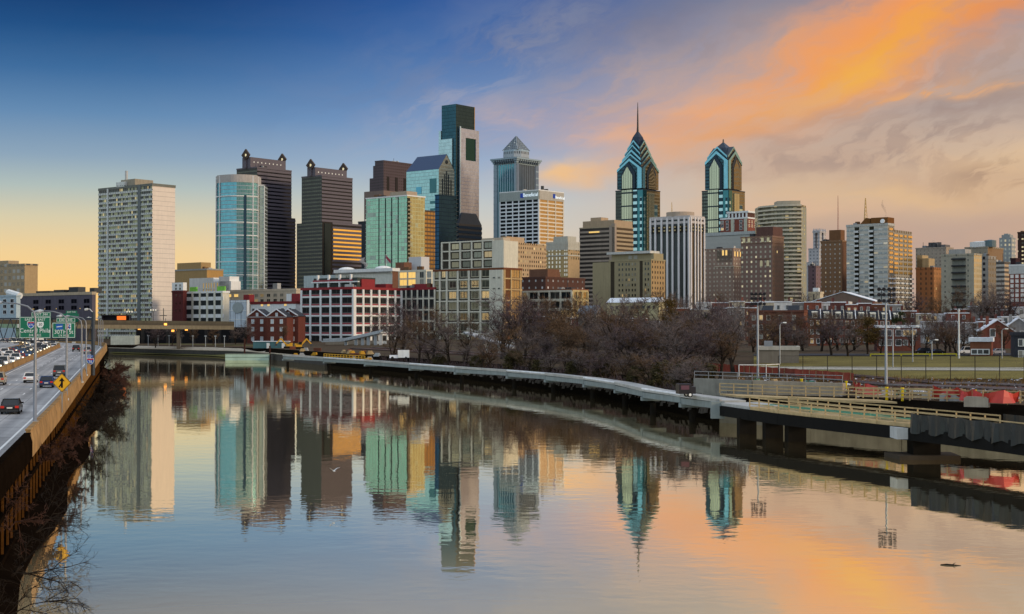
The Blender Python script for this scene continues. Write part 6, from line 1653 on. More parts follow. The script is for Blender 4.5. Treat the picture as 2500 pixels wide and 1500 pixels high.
def sheet(label, pts, hgt, mat, amp=.25, cat='sheeting', name='plastic_sheet'):
    rt = thing(name, label, cat); pts = dens(pts, .7); m = M(); rows = []
    for i, p in enumerate(pts):
        s_ = 1 - (.35 if name == 'plastic_sheet' else .06) * abs(sin(i * .5)); rows.append([p + Vector((amp * sin(i * 1.3) * k, amp * cos(i * 1.1) * k, hgt * s_ * f)) for f, k in ((0, 1.6), (.5, .8), (1, .2))])
    for a, b in zip(rows, rows[1:]):
        for k in range(2): m.poly([a[k], b[k], b[k + 1], a[k + 1]])
    m.build('sheet', mat, rt, smooth=True)
    m = M(); m.bar((0, 0, -.2), (0, 0, hgt * .9), .09, .09); st_ = m.build('stake', TIMB, rt, pts[0])
    for p in pts[4:320:4]: o = st_.copy(); COL.objects.link(o); o.parent = rt; o.location = p
gp = lambda px, py, z=4.5: G(px, py, z)
sheet('red plastic sheeting slumped by the work ramp', [gp(2083, 955), gp(2110, 962), gp(2142, 964)], 1.6, REDP, .5)
sheet('long red plastic sheeting sagging over the pale concrete blocks', [gp(2278, 972), gp(2330, 975), gp(2400, 983), gp(2452, 985), gp(2490, 982)], 1.7, REDP, .4)
sheet('orange red netting fence along the railway edge', [at(1690, 312), at(1800, 288), at(1900, 268), at(2000, 250), at(2085, 236)], 1.7, pm('orange_net', (.30, .065, .04), .7, var=.5, scale=.8), .15, 'netting', 'netting_fence')
for i, (px, py, w_) in enumerate(((1706, 935, .9), (2165, 972, .8), (2203, 974, .8), (1957, 948, .8), (2380, 980, .9), (2066, 955, .7))):
    p = gp(px, py, 4.3); rt = thing('barrier_post', ORD[i] + ' bright yellow site post in the works, numbered by distance from the trailer' if False else 'bright yellow site post ' + ('beside the black generator', 'by the work ramp railing', 'at the white sheeting', 'on the concrete wall', 'among the red sheeting', 'left of the slumped red sheeting')[i], 'post', p, 0, 'yellow site posts')
    m = M(); m.tube([(0, 0, -.3), (0, 0, 1.3)], .22 * w_, 8); m.build('post', pm('site_yellow', (.75, .55, .02), .6), rt)
    m = M(); m.tube([(0, 0, 1.3), (0, 0, 1.5)], .3 * w_, 8); m.build('cap', MATS['site_yellow'], rt)
# loose heaps on the site: rags, boards, bags
for i in range(60):
    px = random.uniform(1830, 2480); t_ = (px - 1830) / 650; py = 938 + 36 * t_ + random.uniform(-16, 12); p = gp(px, py, 4.3)
    mt = random.choice([SNOW, SNOW, STEEL, TIMB, TIMB, pm('blue_rag', (.12, .18, .32)), MATS['green_rebar'], CONC_G])
    rt = thing('board_stack' if mt is TIMB else 'site_bundle', ORD[i % 26] + (' stack of boards' if mt is TIMB else ' loose bundle') + (' near the work ramp' if i < 26 else ' near the red sheeting') + ', counted in the order they were dropped', 'bundle', p, random.random() * 3, 'loose materials on the works')
    m = M(); n = 3
    for k in range(n):
        x, y = random.uniform(-.6, .6), random.uniform(-.5, .5); L_ = random.uniform(.5, 1.3); L_ *= 1.4; m.box(x - L_, y - .3, -.2 + k * .25, x + L_, y + .35, k * .25 + .03)
    m.build('bundle', mt, rt)
    rt['label'] = {'snow_covered_roof': 'crumpled white wrapping', 'galvanised_steel': 'bundle of steel tubes', 'pale_timber': 'stack of pale boards', 'blue_rag': 'blue plastic bundle', 'green_rebar': 'bundle of green coated rebar', 'grey_concrete': 'stack of grey slabs'}[mt.name] + ' lying on the unfinished works'; rt['group'] = rt['label'].replace(' lying', 's lying')

# ---- railway, field, fence
BALL = pm('rusty_ballast', (.10, .052, .040), .95, var=.4, scale=.5)
ribbon('railway_ballast', bank_off(34, None, 0, 11), 13, BALL, .12)
tr_ = [at(px, bank_depth(px) + 20) for px in (2900, 2500, 2200, 1990, 1770, 1640, 1450, 1250, 1000)]
for i, d in enumerate((29.5, 38.5)):
    rt = thing('railway_track', ('nearer steel railway track along the river bank', 'farther steel railway track along the river bank')[i], 'railway track')
    for s_ in (-.75, .75):
        pts = dens(bank_off(d + s_, None, 0, 11), 8); m = M()
        for a, b in zip(pts, pts[1:]): m.bar((a.x, a.y, gz(a.x, a.y) + .38), (b.x, b.y, gz(b.x, b.y) + .38), .14, .2)
        m.build('rail', pm('rail_steel', (.30, .26, .27), .35, .7), rt)
    pts = dens(bank_off(d, None, 0, 11), 1.3); sl = M()
    for a, b in list(zip(pts, pts[1:])):
        dd = (b - a).normalized(); n = Vector((dd.y, -dd.x, 0)) * 1.3
        if n.length > .1: sl.bar(a - n + Vector((0, 0, .22)), a + n + Vector((0, 0, .22)), .26, .16)
    tag(sl.build('sleeper', pm('sleeper_brown', (.05, .035, .028)), rt), kind='stuff')
def patch(name, pxs, d0, d1, mat, dz, n=6):
    m = M(); cols = [[at(px, bank_depth(px) + d0 + (d1 - d0) * k / n, dz) for k in range(n + 1)] for px in pxs]
    for a, b in zip(cols, cols[1:]):
        for k in range(n): m.poly([a[k], b[k], b[k + 1], a[k + 1]])
    return tag(m.build(name, mat), kind='structure')
pxs = list(range(1840, 3000, 40))
patch('playing_field', pxs, 62, 190, pm('olive_turf', (.16, .13, .035), .95, var=.8, scale=.06), .10)
patch('running_path', pxs, 96, 112, pm('pale_path', (.40, .38, .32), .9, var=.25), .16)
patch('parking_strip', pxs, 196, 215, pm('dark_asphalt', (.05, .05, .055), .9), .12)
fn = thing('chain_link_fence', 'tall dark chain link fence along the playing field', 'fence')
fpts = dens([at(px, bank_depth(px) + 60) for px in range(1900, 2960, 60)], 3.6); po = None
for p in fpts[:96]:
    if po is None:
        m = M(); m.tube([(0, 0, -.2), (0, 0, 4.0)], .07, 6); po = m.build('post', pm('fence_brown', (.045, .038, .03), .8), fn); o = po
    else: o = po.copy(); COL.objects.link(o); o.parent = fn
    o.location = p
m = M()
for a, b in zip(fpts, fpts[1:]):
    for z in (4.0, 2.0): m.bar(a + Vector((0, 0, z)), b + Vector((0, 0, z)), .05, .05)
m.build('rail', MATS['fence_brown'], fn)
def mat_mesh():
    m, t, p, o = newmat('chain_link'); uv = t.new('ShaderNodeUVMap'); s = t.new('ShaderNodeSeparateXYZ'); t.l.new(uv.outputs[0], s.inputs[0])
    a = t.m('FRACT', t.m('MULTIPLY', t.m('ADD', s.outputs[0], s.outputs[1]), 9.0)); b = t.m('FRACT', t.m('MULTIPLY', t.m('SUBTRACT', s.outputs[0], s.outputs[1]), 9.0))
    f = t.m('MAXIMUM', t.m('LESS_THAN', a, .09), t.m('LESS_THAN', b, .09)); p.inputs['Base Color'].default_value = (.06, .05, .04, 1); t.l.new(f, p.inputs['Alpha']); return m
CL = mat_mesh(); m = M(); u = 0
for a, b in zip(fpts, fpts[1:]):
    l_ = (b - a).length; m.poly([a, b, b + Vector((0, 0, 4)), a + Vector((0, 0, 4))], 0, [(u, 0), (u + l_, 0), (u + l_, 4), (u, 4)]); u += l_
m.build('chain_link', CL, fn)
railing('low yellow railing at the back of the playing field', [at(px, bank_depth(px) + 188) for px in (2125, 2200, 2270, 2335)], 0, .8, pm('rail_yellow', (.55, .45, .03), .6), 1, 5, .3)


def floodlight(px, D, ytop, label):
    b = at(px, D); rt = thing('floodlight_pole', label, 'floodlight', b); h = P(px, ytop, D).z - b.z
    m = M(); m.tube([(0, 0, -.3), (0, 0, h * .5), (0, 0, h)], [.24, .2, .14], 8); m.build('pole', pm('pole_grey', (.34, .37, .40), .5, .3), rt)
    m = M()
    for z in (h - .4, h + .6, h + 1.4): m.bar((-1.3, 0, z), (1.3, 0, z), .14, .14)
    m.bar((-.7, 0, h - .5), (-.7, 0, h + 1.5), .12, .12); m.bar((.7, 0, h - .5), (.7, 0, h + 1.5), .12, .12); m.build('crossarm', DSTEEL, rt)
    pr = None
    for z in (h - .2, h + .75, h + 1.6):
        for x in (-1.15, -.4, .4, 1.15):
            if pr is None:
                m = M(); m.tube([(0, 0, 0), (0, -.3, -.1), (0, -.42, -.14)], [.16, .3, .3], 8); pr = m.build('lamp_head', pm('lamp_black', (.03, .03, .035), .5), rt); o = pr
            else: o = pr.copy(); COL.objects.link(o); o.parent = rt
            o.location = (x, 0, z)
floodlight(1850, 262, 738, 'tall grey floodlight pole with a cluster of lamps at the left end of the field')
floodlight(2163, 222, 730, 'tall grey floodlight pole with lamps standing before the dormered brick row')
wp = thing('utility_pole', 'tall plain white pole at the back of the playing field', 'pole', at(2341, 350)); m = M(); h = P(2341, 761, 350).z - wp.location.z
m.tube([(0, 0, -.2), (0, 0, h)], [.24, .17], 8); m.build('pole', WHITEP, wp); m = M(); m.tube([(0, 0, h), (0, 0, h + .4)], .28, 8); m.build('cap', WHITEP, wp)
# lower lamp standards around the field
for i, (px, D, ty, lb) in enumerate(((1904, 330, 788, 'hooked street lamp in front of the long brick row wall'), (2446, 345, 803, 'curved grey street lamp by the snowy roofed brick building'), (2180, 300, 800, 'thin lamp post right of the second floodlight pole'), (2228, 330, 797, 'thin lamp post by the brick house with white windows'), (2275, 345, 830, 'short pole beside the parked cars'))):
    b = at(px, D); rt = thing('street_lamp', lb, 'street lamp', b); h = P(px, ty, D).z - b.z; m = M()
    m.tube([(0, 0, -.2), (0, 0, h * .93), (.25, 0, h * .985), (.9, 0, h)], [.14, .1, .08, .06], 6); m.build('post', MATS['pole_grey'], rt)
    m = M(); m.tube([(.7, 0, h), (1.5, 0, h - .06)], [.16, .2], 6); m.build('lamp_head', WHITEP, rt)
gf = thing('goal_frame', 'white football goal frame near the left floodlight pole', 'goal', at(1850, 258)); m = M()
for x in (-3.4, 1.5): m.tube([(x, 0, 0), (x, 0, 2.6)], .08, 6)
m.tube([(4.8, 5, 0), (4.8, 5, 2.6)], .08, 6)
m.bar((-3.4, 0, 2.6), (1.5, 0, 2.6), .14, .14); m.bar((1.5, 0, 2.6), (4.8, 5, 2.6), .14, .14); m.build('frame', WHITEP, gf)

# ---- concrete ramp and stair to the park, below the mill
rp = thing('footbridge_ramp', 'pale concrete ramp climbing on columns in front of the mill', 'ramp')
pa, pb, pc = P(790, 834, 690), P(845, 832, 685), P(936, 812, 670)
for a, b in ((pa, pb), (pb, pc)):
    m = M(); m.bar(a, b, 4.0, .7); m.bar(a + Vector((0, -2, .9)), b + Vector((0, -2, .9)), .12, .9); m.build('ramp_deck', CONC_G, rp)
for px in (797, 870, 886, 900, 917, 930):
    f = (px - 845) / 91; q = pb + (pc - pb) * max(0, f); m = M(); m.box(q.x - .7, q.y - 1.2, 2, q.x + .7, q.y + 1.2, q.z - .3); m.build('column', CONC_G, rp)
m = M(); q = P(865, 845, 700); m.box(q.x - 14, q.y, 2, q.x + 10, q.y + 6, q.z + 2.6); m.build('pavilion', pm('ramp_pavilion', (.16, .15, .13)), rp)
m = M(); m.box(q.x + 10.2, q.y - 3, 2, q.x + 16, q.y - 2.5, q.z + 2.4); m.build('glazed_screen', pm('screen_white', (.45, .48, .48), .5), rp)
r2 = thing('truss_footbridge', 'pale railed footbridge sloping down among the bare trees right of the loft building', 'footbridge')
a, b = P(1140, 812, 520), P(1256, 850, 470)
m = M(); m.bar(a, b, 3, .5); m.build('deck', CONC_G, r2); m = M()
for o in (-1.5, 1.5):
    n = 16
    for k in range(n + 1): c = a + (b - a) * k / n; m.bar(c + Vector((0, o, 0)), c + Vector((0, o, 1.5)), .12, .12)
    m.bar(a + Vector((0, o, 1.5)), b + Vector((0, o, 1.5)), .16, .16)
m.build('railing', pm('railing_pale', (.42, .42, .40), .6), r2)
for f in (.42, .72):
    c = a + (b - a) * f; m = M(); m.box(c.x - .8, c.y - .8, 2, c.x + .8, c.y + .8, c.z - .2); m.build('column', CONC_G, r2)
# ---- dark wall added to stand in for shade under the road bridge
em = thing('added_shade_wall', 'added dark wall standing in for shade beneath the road bridge behind the lawn', 'wall')
a, b = P(336, 800, 795), P(618, 800, 770); m = M(); m.bar((a.x, a.y, 6), (b.x, b.y, 6), 3, 15.5); m.build('wall', pm('added_shade_dark', (.014, .013, .014), .95, var=.5, scale=.15), em)
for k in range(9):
    q = a + (b - a) * ((k + .5) / 9); m = M(); m.box(q.x - 1.0, q.y - 2.2, 0, q.x + 1.0, q.y - 1.2, 13.6); m.build('shade_wall_rib', pm('shade_rib_dark', (.035, .032, .03), .95, var=.4), em)
# ---- construction yard on the far bank
YM = pm('machine_yellow', (.55, .30, .03), .5, var=.2)
def excavator(px, py, D, rz, label):
    p = at(px, D); rt = thing('excavator', label, 'excavator', p, rz, 'yellow machines in the riverside yard')
    for x in (-1.1, 1.1):
        m = M(); m.prism([(x - .3, -1.7), (x + .3, -1.7), (x + .3, 1.7), (x - .3, 1.7)], .05, .85, 0, 0, .92); m.build('track', MATS['pier_dark'], rt)
    m = M(); m.box(-1.2, -1.9, .95, 1.2, .9, 1.9); m.box(-1.2, -1.9, 1.9, .2, -.6, 2.4); m.build('body', YM, rt)
    m = M(); m.box(.1, -.4, 1.9, 1.15, .85, 3.1); m.build('cab', G_DARK, rt)
    m = M(); m.bar((-.2, .8, 1.7), (-.2, 3.2, 4.4), .45, .6); m.bar((-.2, 3.1, 4.5), (-.2, 5.2, 2.2), .35, .5); m.build('boom', YM, rt)
    m = M(); m.prism([(-.8, 4.8), (.4, 4.8), (.4, 5.9), (-.8, 5.9)], 1.1, 2.2, 0, 0, .7); m.build('bucket', DSTEEL, rt)
excavator(703, 0, 640, 1.9, 'left yellow excavator in the riverside yard below the mill'); excavator(731, 0, 620, -1.2, 'right yellow excavator in the riverside yard below the mill')
cb = thing('site_cabin', 'teal site cabin with white doors beside the riverside yard', 'cabin', at(660, 650), -.1)
m = M(); m.box(-8, 0, 0, 8, 4, 3); m.build('cabin_wall', pm('cabin_teal', (.06, .14, .16), .7), cb); m = M(); m.box(-8.3, -.3, 3, 8.3, 4.3, 3.25); m.build('roof', SNOW, cb)
for x in (-1, 6): m = M(); m.box(x - .7, -.08, 0, x + .7, .02, 2.4); m.build('door', WHITEP, cb)
BALL_ = pm('pipe_rust', (.16, .06, .035), .8)
for i in range(20):
    px = random.uniform(690, 925); p = at(px, bank_depth(px) + random.uniform(6, 40)); c = i % 4
    rt = thing(('timber_stack', 'material_crate', 'pipe_stack', 'material_crate')[c], ('stack of yellow timber', 'white material crate', 'stack of rusty pipes', 'yellow material crate')[c] + ' in the riverside yard below the mill', 'materials', p, random.random() * 3, ('timber stacks', 'white crates', 'pipe stacks', 'yellow crates')[c] + ' in the riverside yard')
    mt = (TIMB, CONC_G, BALL_, YM)[c]
    for k in range(3):
        m = M(); z = .05 + .75 * k
        if c == 2: m.tube([(-2, 0, .6 * z + .25), (2, .2, .6 * z + .25)], .22, 8)
        else: m.box(-1.3 + .2 * k, -.6, .55 * z, 1.1 - .3 * k, .6 - .15 * k, .55 * z + .36)
        m.build(('timber', 'crate', 'pipe', 'crate')[c], mt, rt)
railing('yellow timber railing along the far end of the concrete boardwalk', [BWX[1] + Vector((0, 1, 0)), BWX[2] + Vector((0, 1, 0))], 0, 1.3, YM, 2, 2.6, .2)
# ================================================================== highway: cars, lamps, signs
TYRE = pm('tyre_rubber', (.02, .02, .02), .9); CGLASS = pm('car_glass', (.02, .025, .03), .08, .3, .05)
HEAD = pm('headlight_on', (.8, .75, .6), .2, em=(1, .82, .5), ems=3.2); TAIL = pm('taillight', (.45, .02, .01), .3, em=(1, .04, .02), ems=.06)
PLATE = pm('number_plate', (.6, .6, .58), .5)


def make_car(kind, paint, lights):
    """a car standing at the origin, facing +Y"""
    rt = thing('car', '', 'car')
    Lh, Wd, zb, zs, zr, cab = {'sedan': (2.35, .90, .28, .92, 1.44, (-1.55, 1.0, -.95, .35)), 'suv': (2.30, .95, .34, 1.08, 1.78, (-2.2, 1.05, -1.95, .45)), 'hatch': (2.1, .88, .3, .98, 1.52, (-2.0, .95, -1.55, .30)),
                                'van': (2.6, .98, .36, 1.15, 2.05, (-2.5, 1.75, -2.4, 1.2)), 'pickup': (2.8, .98, .42, 1.12, 1.85, (-.6, 1.25, -.4, .6))}[kind]
    prof = [(-Lh, zb + .12), (-Lh + .08, zb), (Lh - .12, zb), (Lh, zb + .15), (Lh - .03, zs - .32), (Lh - .25, zs - .12), (cab[1] + .1, zs), (cab[0] - .05, zs), (-Lh + .12, zs - .04), (-Lh, zs - .22)]
    m = M(); n = len(prof)
    for sx, rv in ((-1, 1), (1, 0)):
        q = [(sx * Wd * (1.0 if z < zs - .15 else .95), y, z) for y, z in prof]; m.poly(q if not rv else q[::-1])
    for i in range(n):
        a, b = prof[i], prof[(i + 1) % n]; w = lambda z: Wd * (1.0 if z < zs - .15 else .95)
        m.poly([(-w(a[1]), a[0], a[1]), (w(a[1]), a[0], a[1]), (w(b[1]), b[0], b[1]), (-w(b[1]), b[0], b[1])])
    y0, y1, r0, r1 = cab; wt = Wd * .76
    m.poly([(-wt, r0, zr), (wt, r0, zr), (wt, r1, zr), (-wt, r1, zr)]); 
    for sx in (-1, 1):
        for ya, yb in ((y0, r0), (y1, r1), ((y0 + y1) / 2, (r0 + r1) / 2)): m.bar((sx * Wd * .93, ya, zs), (sx * wt, yb, zr - .03), .08, .1)
    m.poly([(-wt, r0, zr - .07), (-wt, r1, zr - .07), (wt, r1, zr - .07), (wt, r0, zr - .07)])
    for a, b in (((-wt, r0), (wt, r0)), ((wt, r0), (wt, r1)), ((wt, r1), (-wt, r1)), ((-wt, r1), (-wt, r0))): m.poly([(a[0], a[1], zr - .07), (b[0], b[1], zr - .07), (b[0], b[1], zr), (a[0], a[1], zr)])
    if kind == 'pickup': m.box(-Wd * .93, -Lh + .05, zs - .05, -Wd * .8, -.7, zs + .18); m.box(Wd * .8, -Lh + .05, zs - .05, Wd * .93, -.7, zs + .18)
    m.build('body', paint, rt)
    m = M(); wb = Wd * .90; k = wt - .02
    lo = [(-wb, y0 + .03, zs), (wb, y0 + .03, zs), (wb, y1 - .03, zs), (-wb, y1 - .03, zs)]; hi = [(-k, r0 + .02, zr - .06), (k, r0 + .02, zr - .06), (k, r1 - .02, zr - .06), (-k, r1 - .02, zr - .06)]
    for i in range(4): j = (i + 1) % 4; m.poly([lo[i], lo[j], hi[j], hi[i]])
    m.build('windows', CGLASS, rt)
    pr = None
    for x in (-Wd + .12, Wd - .12):
        for y in (-Lh * .62, Lh * .62):
            if pr is None:
                m = M(); m.tube([(-.12, 0, 0), (.12, 0, 0)], .34, 14); pr = m.build('wheel', TYRE, rt); o = pr
                m = M(); m.tube([(-.14, 0, 0), (.14, 0, 0)], .19, 10); rim = m.build('rim', STEEL, pr)
            else:
                o = pr.copy(); COL.objects.link(o); o.parent = rt; r2_ = rim.copy(); COL.objects.link(r2_); r2_.parent = o
            o.location = (x, y, .34)
    for sx in (-1, 1):
        m = M(); x0, x1 = sorted((sx * Wd * .55, sx * Wd * .93)); m.box(x0, Lh - .14, zs - .42, x1, Lh + .015, zs - .22); m.build('headlight', HEAD if lights else PLATE, rt)
        m = M(); m.box(x0, -Lh - .02, zs - .32, x1, -Lh + .1, zs - .1); m.build('taillight', TAIL, rt)
        m = M(); m.box(sx * Wd * 1.0 - .02, y1 - .25, zs - .02, sx * Wd * 1.0 + sx * .16 + .02, y1 - .1, zs + .13); m.build('wing_mirror', paint, rt)
    m = M(); m.box(-.26, -Lh - .03, zb + .28, .26, -Lh + .02, zb + .42); m.build('number_plate', PLATE, rt)
    m = M(); m.box(-Wd * .9, -Lh - .04, zb - .02, Wd * .9, -Lh + .06, zb + .16); m.box(-Wd * .9, Lh - .1, zb - .02, Wd * .9, Lh + .04, zb + .14); m.build('bumper', DSTEEL, rt)
    return rt


PAINT = {k: pm('paint_' + k, c, .25, mt, .06) for k, c, mt in (('white', (.72, .72, .72), 0), ('silver', (.42, .43, .45), .5), ('black', (.012, .012, .014), .1), ('navy', (.02, .045, .14), .2), ('grey', (.12, .125, .13), .4),
                                                              ('red', (.30, .02, .02), .1), ('beige', (.42, .36, .26), .2), ('blue', (.05, .12, .25), .2))}
CARS = {}
DIRH = atan2(.266, 1)


def car(kind, col, X, Y, rz, label, group, lights=False, z=None):
    k = (kind, col, lights)
    if k in CARS: o = copy_tree(CARS[k])
    else: o = make_car(kind, PAINT[col], lights); CARS[k] = o
    o.location = (X, Y, (zroad(Y) if z is None else z) + .01); o.rotation_euler = (0, 0, rz); tag(o, label, 'car', group)
    return o


def oncar(px, py):
    """point of the carriageway seen at an image position"""
    a, b = ray(px, py); Y = 100.0
    for _ in range(40): Y = (zroad(Y) - CAMZ) / b
    return a * Y, Y
for kind, col, px, py, lab in (('sedan', 'black', 28, 1009, 'black sedan with red tail lights, nearest car on the right carriageway'), ('sedan', 'white', 75, 934, 'white sedan driving ahead of the black sedan in the middle lane'),
                               ('hatch', 'navy', 115, 946, 'dark blue hatchback passing behind the yellow merge sign'), ('suv', 'grey', 146, 919, 'grey station wagon with roof glass just above the yellow merge sign'),
                               ('suv', 'black', 186, 859, 'black off-road car far ahead in the middle of the road'), ('suv', 'silver', 214, 864, 'silver off-road car beside the gantry post'),
                               ('sedan', 'white', 131, 851, 'white sedan at the bend where the carriageway curves left'), ('sedan', 'silver', 122, 842, 'small silver car beyond the white sedan at the bend'),
                               ('suv', 'beige', -4, 940, 'pale car at the left edge beside the median barrier')):
    X, Y = oncar(px, py); e = edge(Y + 1) - edge(Y - 1); car(kind, col, X, Y, atan2(-e, 2), lab, 'cars on the right carriageway')
random.seed(11)
kinds = [('suv', 'white'), ('pickup', 'white'), ('sedan', 'silver'), ('van', 'white'), ('sedan', 'black'), ('suv', 'beige'), ('sedan', 'red'), ('suv', 'black'), ('hatch', 'white'), ('sedan', 'beige'), ('suv', 'grey'), ('hatch', 'blue')]
KW = {'suv': 'off-road car', 'pickup': 'pickup truck', 'sedan': 'sedan', 'van': 'delivery van', 'hatch': 'hatchback'}
ci = 0
for li, (off, y0, ln) in enumerate(((16.3, 228, 'median lane'), (19.5, 236, 'middle lane'), (22.7, 240, 'outer lane'))):
    y = y0; n = 0
    while y < 520 and n < 24:
        kd, cl = kinds[(ci * 5 + li * 3) % len(kinds)]; ci += 1
        e = edge(y + 1) - edge(y - 1); X = edge(y) - off
        if (X / y) > -.375:
            car(kd, cl, X + random.uniform(-.25, .25), y, atan2(-e, 2) + pi, '%s %s, headlights on, %s from the front in the %s of the jam' % (cl, KW[kd], ORD[min(n, 25)], ln), 'cars in the oncoming traffic jam', True); n += 1
        y += random.uniform(8.0, 13.0) + .012 * y
# white bus-like camper in the jam
cv = thing('camper_van', 'tall white camper van at the back of the oncoming traffic jam', 'camper van', (edge(430) - 21, 430, zroad(430)), pi)
m = M(); m.box(-1.2, -3.4, .5, 1.2, 2.2, 3.1); m.box(-1.1, 2.2, .5, 1.1, 3.3, 2.2); m.build('body', PAINT['white'], cv)
m = M(); m.box(-1.0, 2.25, 1.4, 1.0, 3.34, 2.1); m.box(-1.22, -2.6, 1.7, 1.22, .5, 2.4); m.build('windows', CGLASS, cv)
for x in (-1, 1):
    for y in (-2.2, 2.1):
        m = M(); m.tube([(x - .12, y, .4), (x + .12, y, .4)], .4, 12); m.build('wheel', TYRE, cv)
    m = M(); m.box(x * .8 - .2, 3.3, .8, x * .8 + .2, 3.36, 1.05); m.build('headlight', HEAD, cv)
# vehicles by the playing field
for kind, col, px, dd, lab in (('van', 'white', 2364, 205, 'long white van parked behind the playing field'), ('sedan', 'white', 2397, 202, 'white sedan parked just right of the long white van'), ('hatch', 'silver', 2433, 204, 'silver hatchback parked before the snowy roofed brick building'),
                               ('suv', 'black', 2250, 206, 'black off-road car parked below the brick house with white windows'), ('sedan', 'black', 2285, 205, 'dark sedan parked beside the black off-road car'), ('suv', 'red', 2492, 205, 'dark red vehicle at the right edge behind the field')):
    b = at(px, bank_depth(px) + dd); car(kind, col, b.x, b.y, pi / 2 + .1, lab, 'vehicles parked behind the playing field', z=b.z + .15)

# ---- street lamps along the river parapet
def highway_lamp(px, py, ytop, arm, label, first=[None]):
    X, Y = oncar(px, py); h = P(px, ytop, Y).z - zroad(Y)
    if first[0] is None:
        rt = thing('street_lamp', '', 'street lamp'); H = 10.0
        m = M(); m.tube([(0, 0, 0), (0, 0, H * .5), (0, 0, H * .86), (-.12, 0, H * .92), (-.6, 0, H * .965), (-1.5, 0, H * .99), (-2.9, 0, H)], [.15, .12, .09, .085, .075, .065, .05], 9); m.build('pole', pm('lamp_pole_grey', (.22, .23, .25), .45, .5), rt, smooth=True)
        m = M(); m.tube([(-2.6, 0, H - .02), (-3.0, 0, H - .05), (-3.6, 0, H - .12)], [.1, .22, .1], 8); m.build('lamp_head', pm('lamp_head_pale', (.55, .56, .55), .4), rt, smooth=True)
        m = M(); m.box(-.22, -.22, 0, .22, .22, .25); m.build('base', CONC_G, rt); first[0] = rt; o = rt
    else: o = copy_tree(first[0])
    o.location = (X, Y, zroad(Y) + .9 if py > 1000 else zroad(Y)); o.scale = (1, 1, h / 10.0 * (.91 if py > 1000 else 1)); tag(o, label, 'street lamp', 'curved street lamps along the highway')
highway_lamp(85, 1064, 737, 0, 'nearest curved grey street lamp, its pole in front of the larger green sign')
highway_lamp(162, 978, 759, 0, 'curved grey street lamp rising just behind the yellow merge sign')
highway_lamp(199, 935, 771, 0, 'curved grey street lamp left of the gantry post, third along the parapet')
highway_lamp(210, 918, 772, 0, 'curved grey street lamp left of the gantry post, fourth along the parapet')
for i, (px, py) in enumerate(((241, 850), (246, 847), (251, 844))):
    highway_lamp(px, py, 775 + i, 0, ORD[i] + ' of the three distant street lamps just right of the gantry post')

# ---- overhead sign gantry
GX, GY = oncar(227, 903); gsc = GY / F
gt = thing('sign_gantry', 'dark grey steel gantry post with arm carrying the green highway signs', 'gantry', (GX, GY, zroad(GY)))
hz = P(227, 762, GY).z - zroad(GY)
GREYP = pm('gantry_grey', (.045, .055, .07), .5, .3)
m = M(); m.tube([(0, 0, -1), (0, 0, hz)], [.36, .3], 12); m.build('post', GREYP, gt)
m = M()
for z in (P(227, 778, GY).z - zroad(GY), P(227, 832, GY).z - zroad(GY)):
    m.bar((0, .1, z), (-17.2, .1, z), .22, .22)
for k in range(14):
    x0, x1 = -17.2 * k / 14, -17.2 * (k + 1) / 14; za, zb_ = P(227, 778, GY).z - zroad(GY), P(227, 832, GY).z - zroad(GY); m.bar((x0, .1, za), (x1, .1, zb_) if k % 2 else (x1, .1, za), .1, .1); m.bar((x0, .1, zb_ if k % 2 else za), (x1, .1, za if k % 2 else zb_), .12, .12)
m.build('truss', GREYP, gt)
m = M(); zc = P(227, 771, GY).z - zroad(GY); m.tube([(0, 0, hz - .2), (-.6, 0, hz + .5), (-1.1, 0, hz + .55)], .09, 6); m.tube([(-1.0, 0, hz + .5), (-1.5, 0, hz + .4)], .2, 8); m.build('camera_arm', pm('lamp_head_pale', (0, 0, 0)), gt)
for x, yy in ((-6, 832), (-11, 832), (-14, 832), (-3, 832)):
    m = M(); m.box(x - .25, -1.6, P(227, 838, GY).z - zroad(GY), x + .25, -1.2, P(227, 834.5, GY).z - zroad(GY)); m.build('sign_light', pm('sign_light_grey', (.4, .42, .42), .4), gt)
SG = pm('sign_green', (.008, .16, .085), .45, var=.06); SWH = pm('sign_lettering_white', (.75, .80, .78), .5, var=0)
def px_(px): return ray(px, 800)[0] * GY - GX
def pz_(py): return P(1250, py, GY).z - zroad(GY)
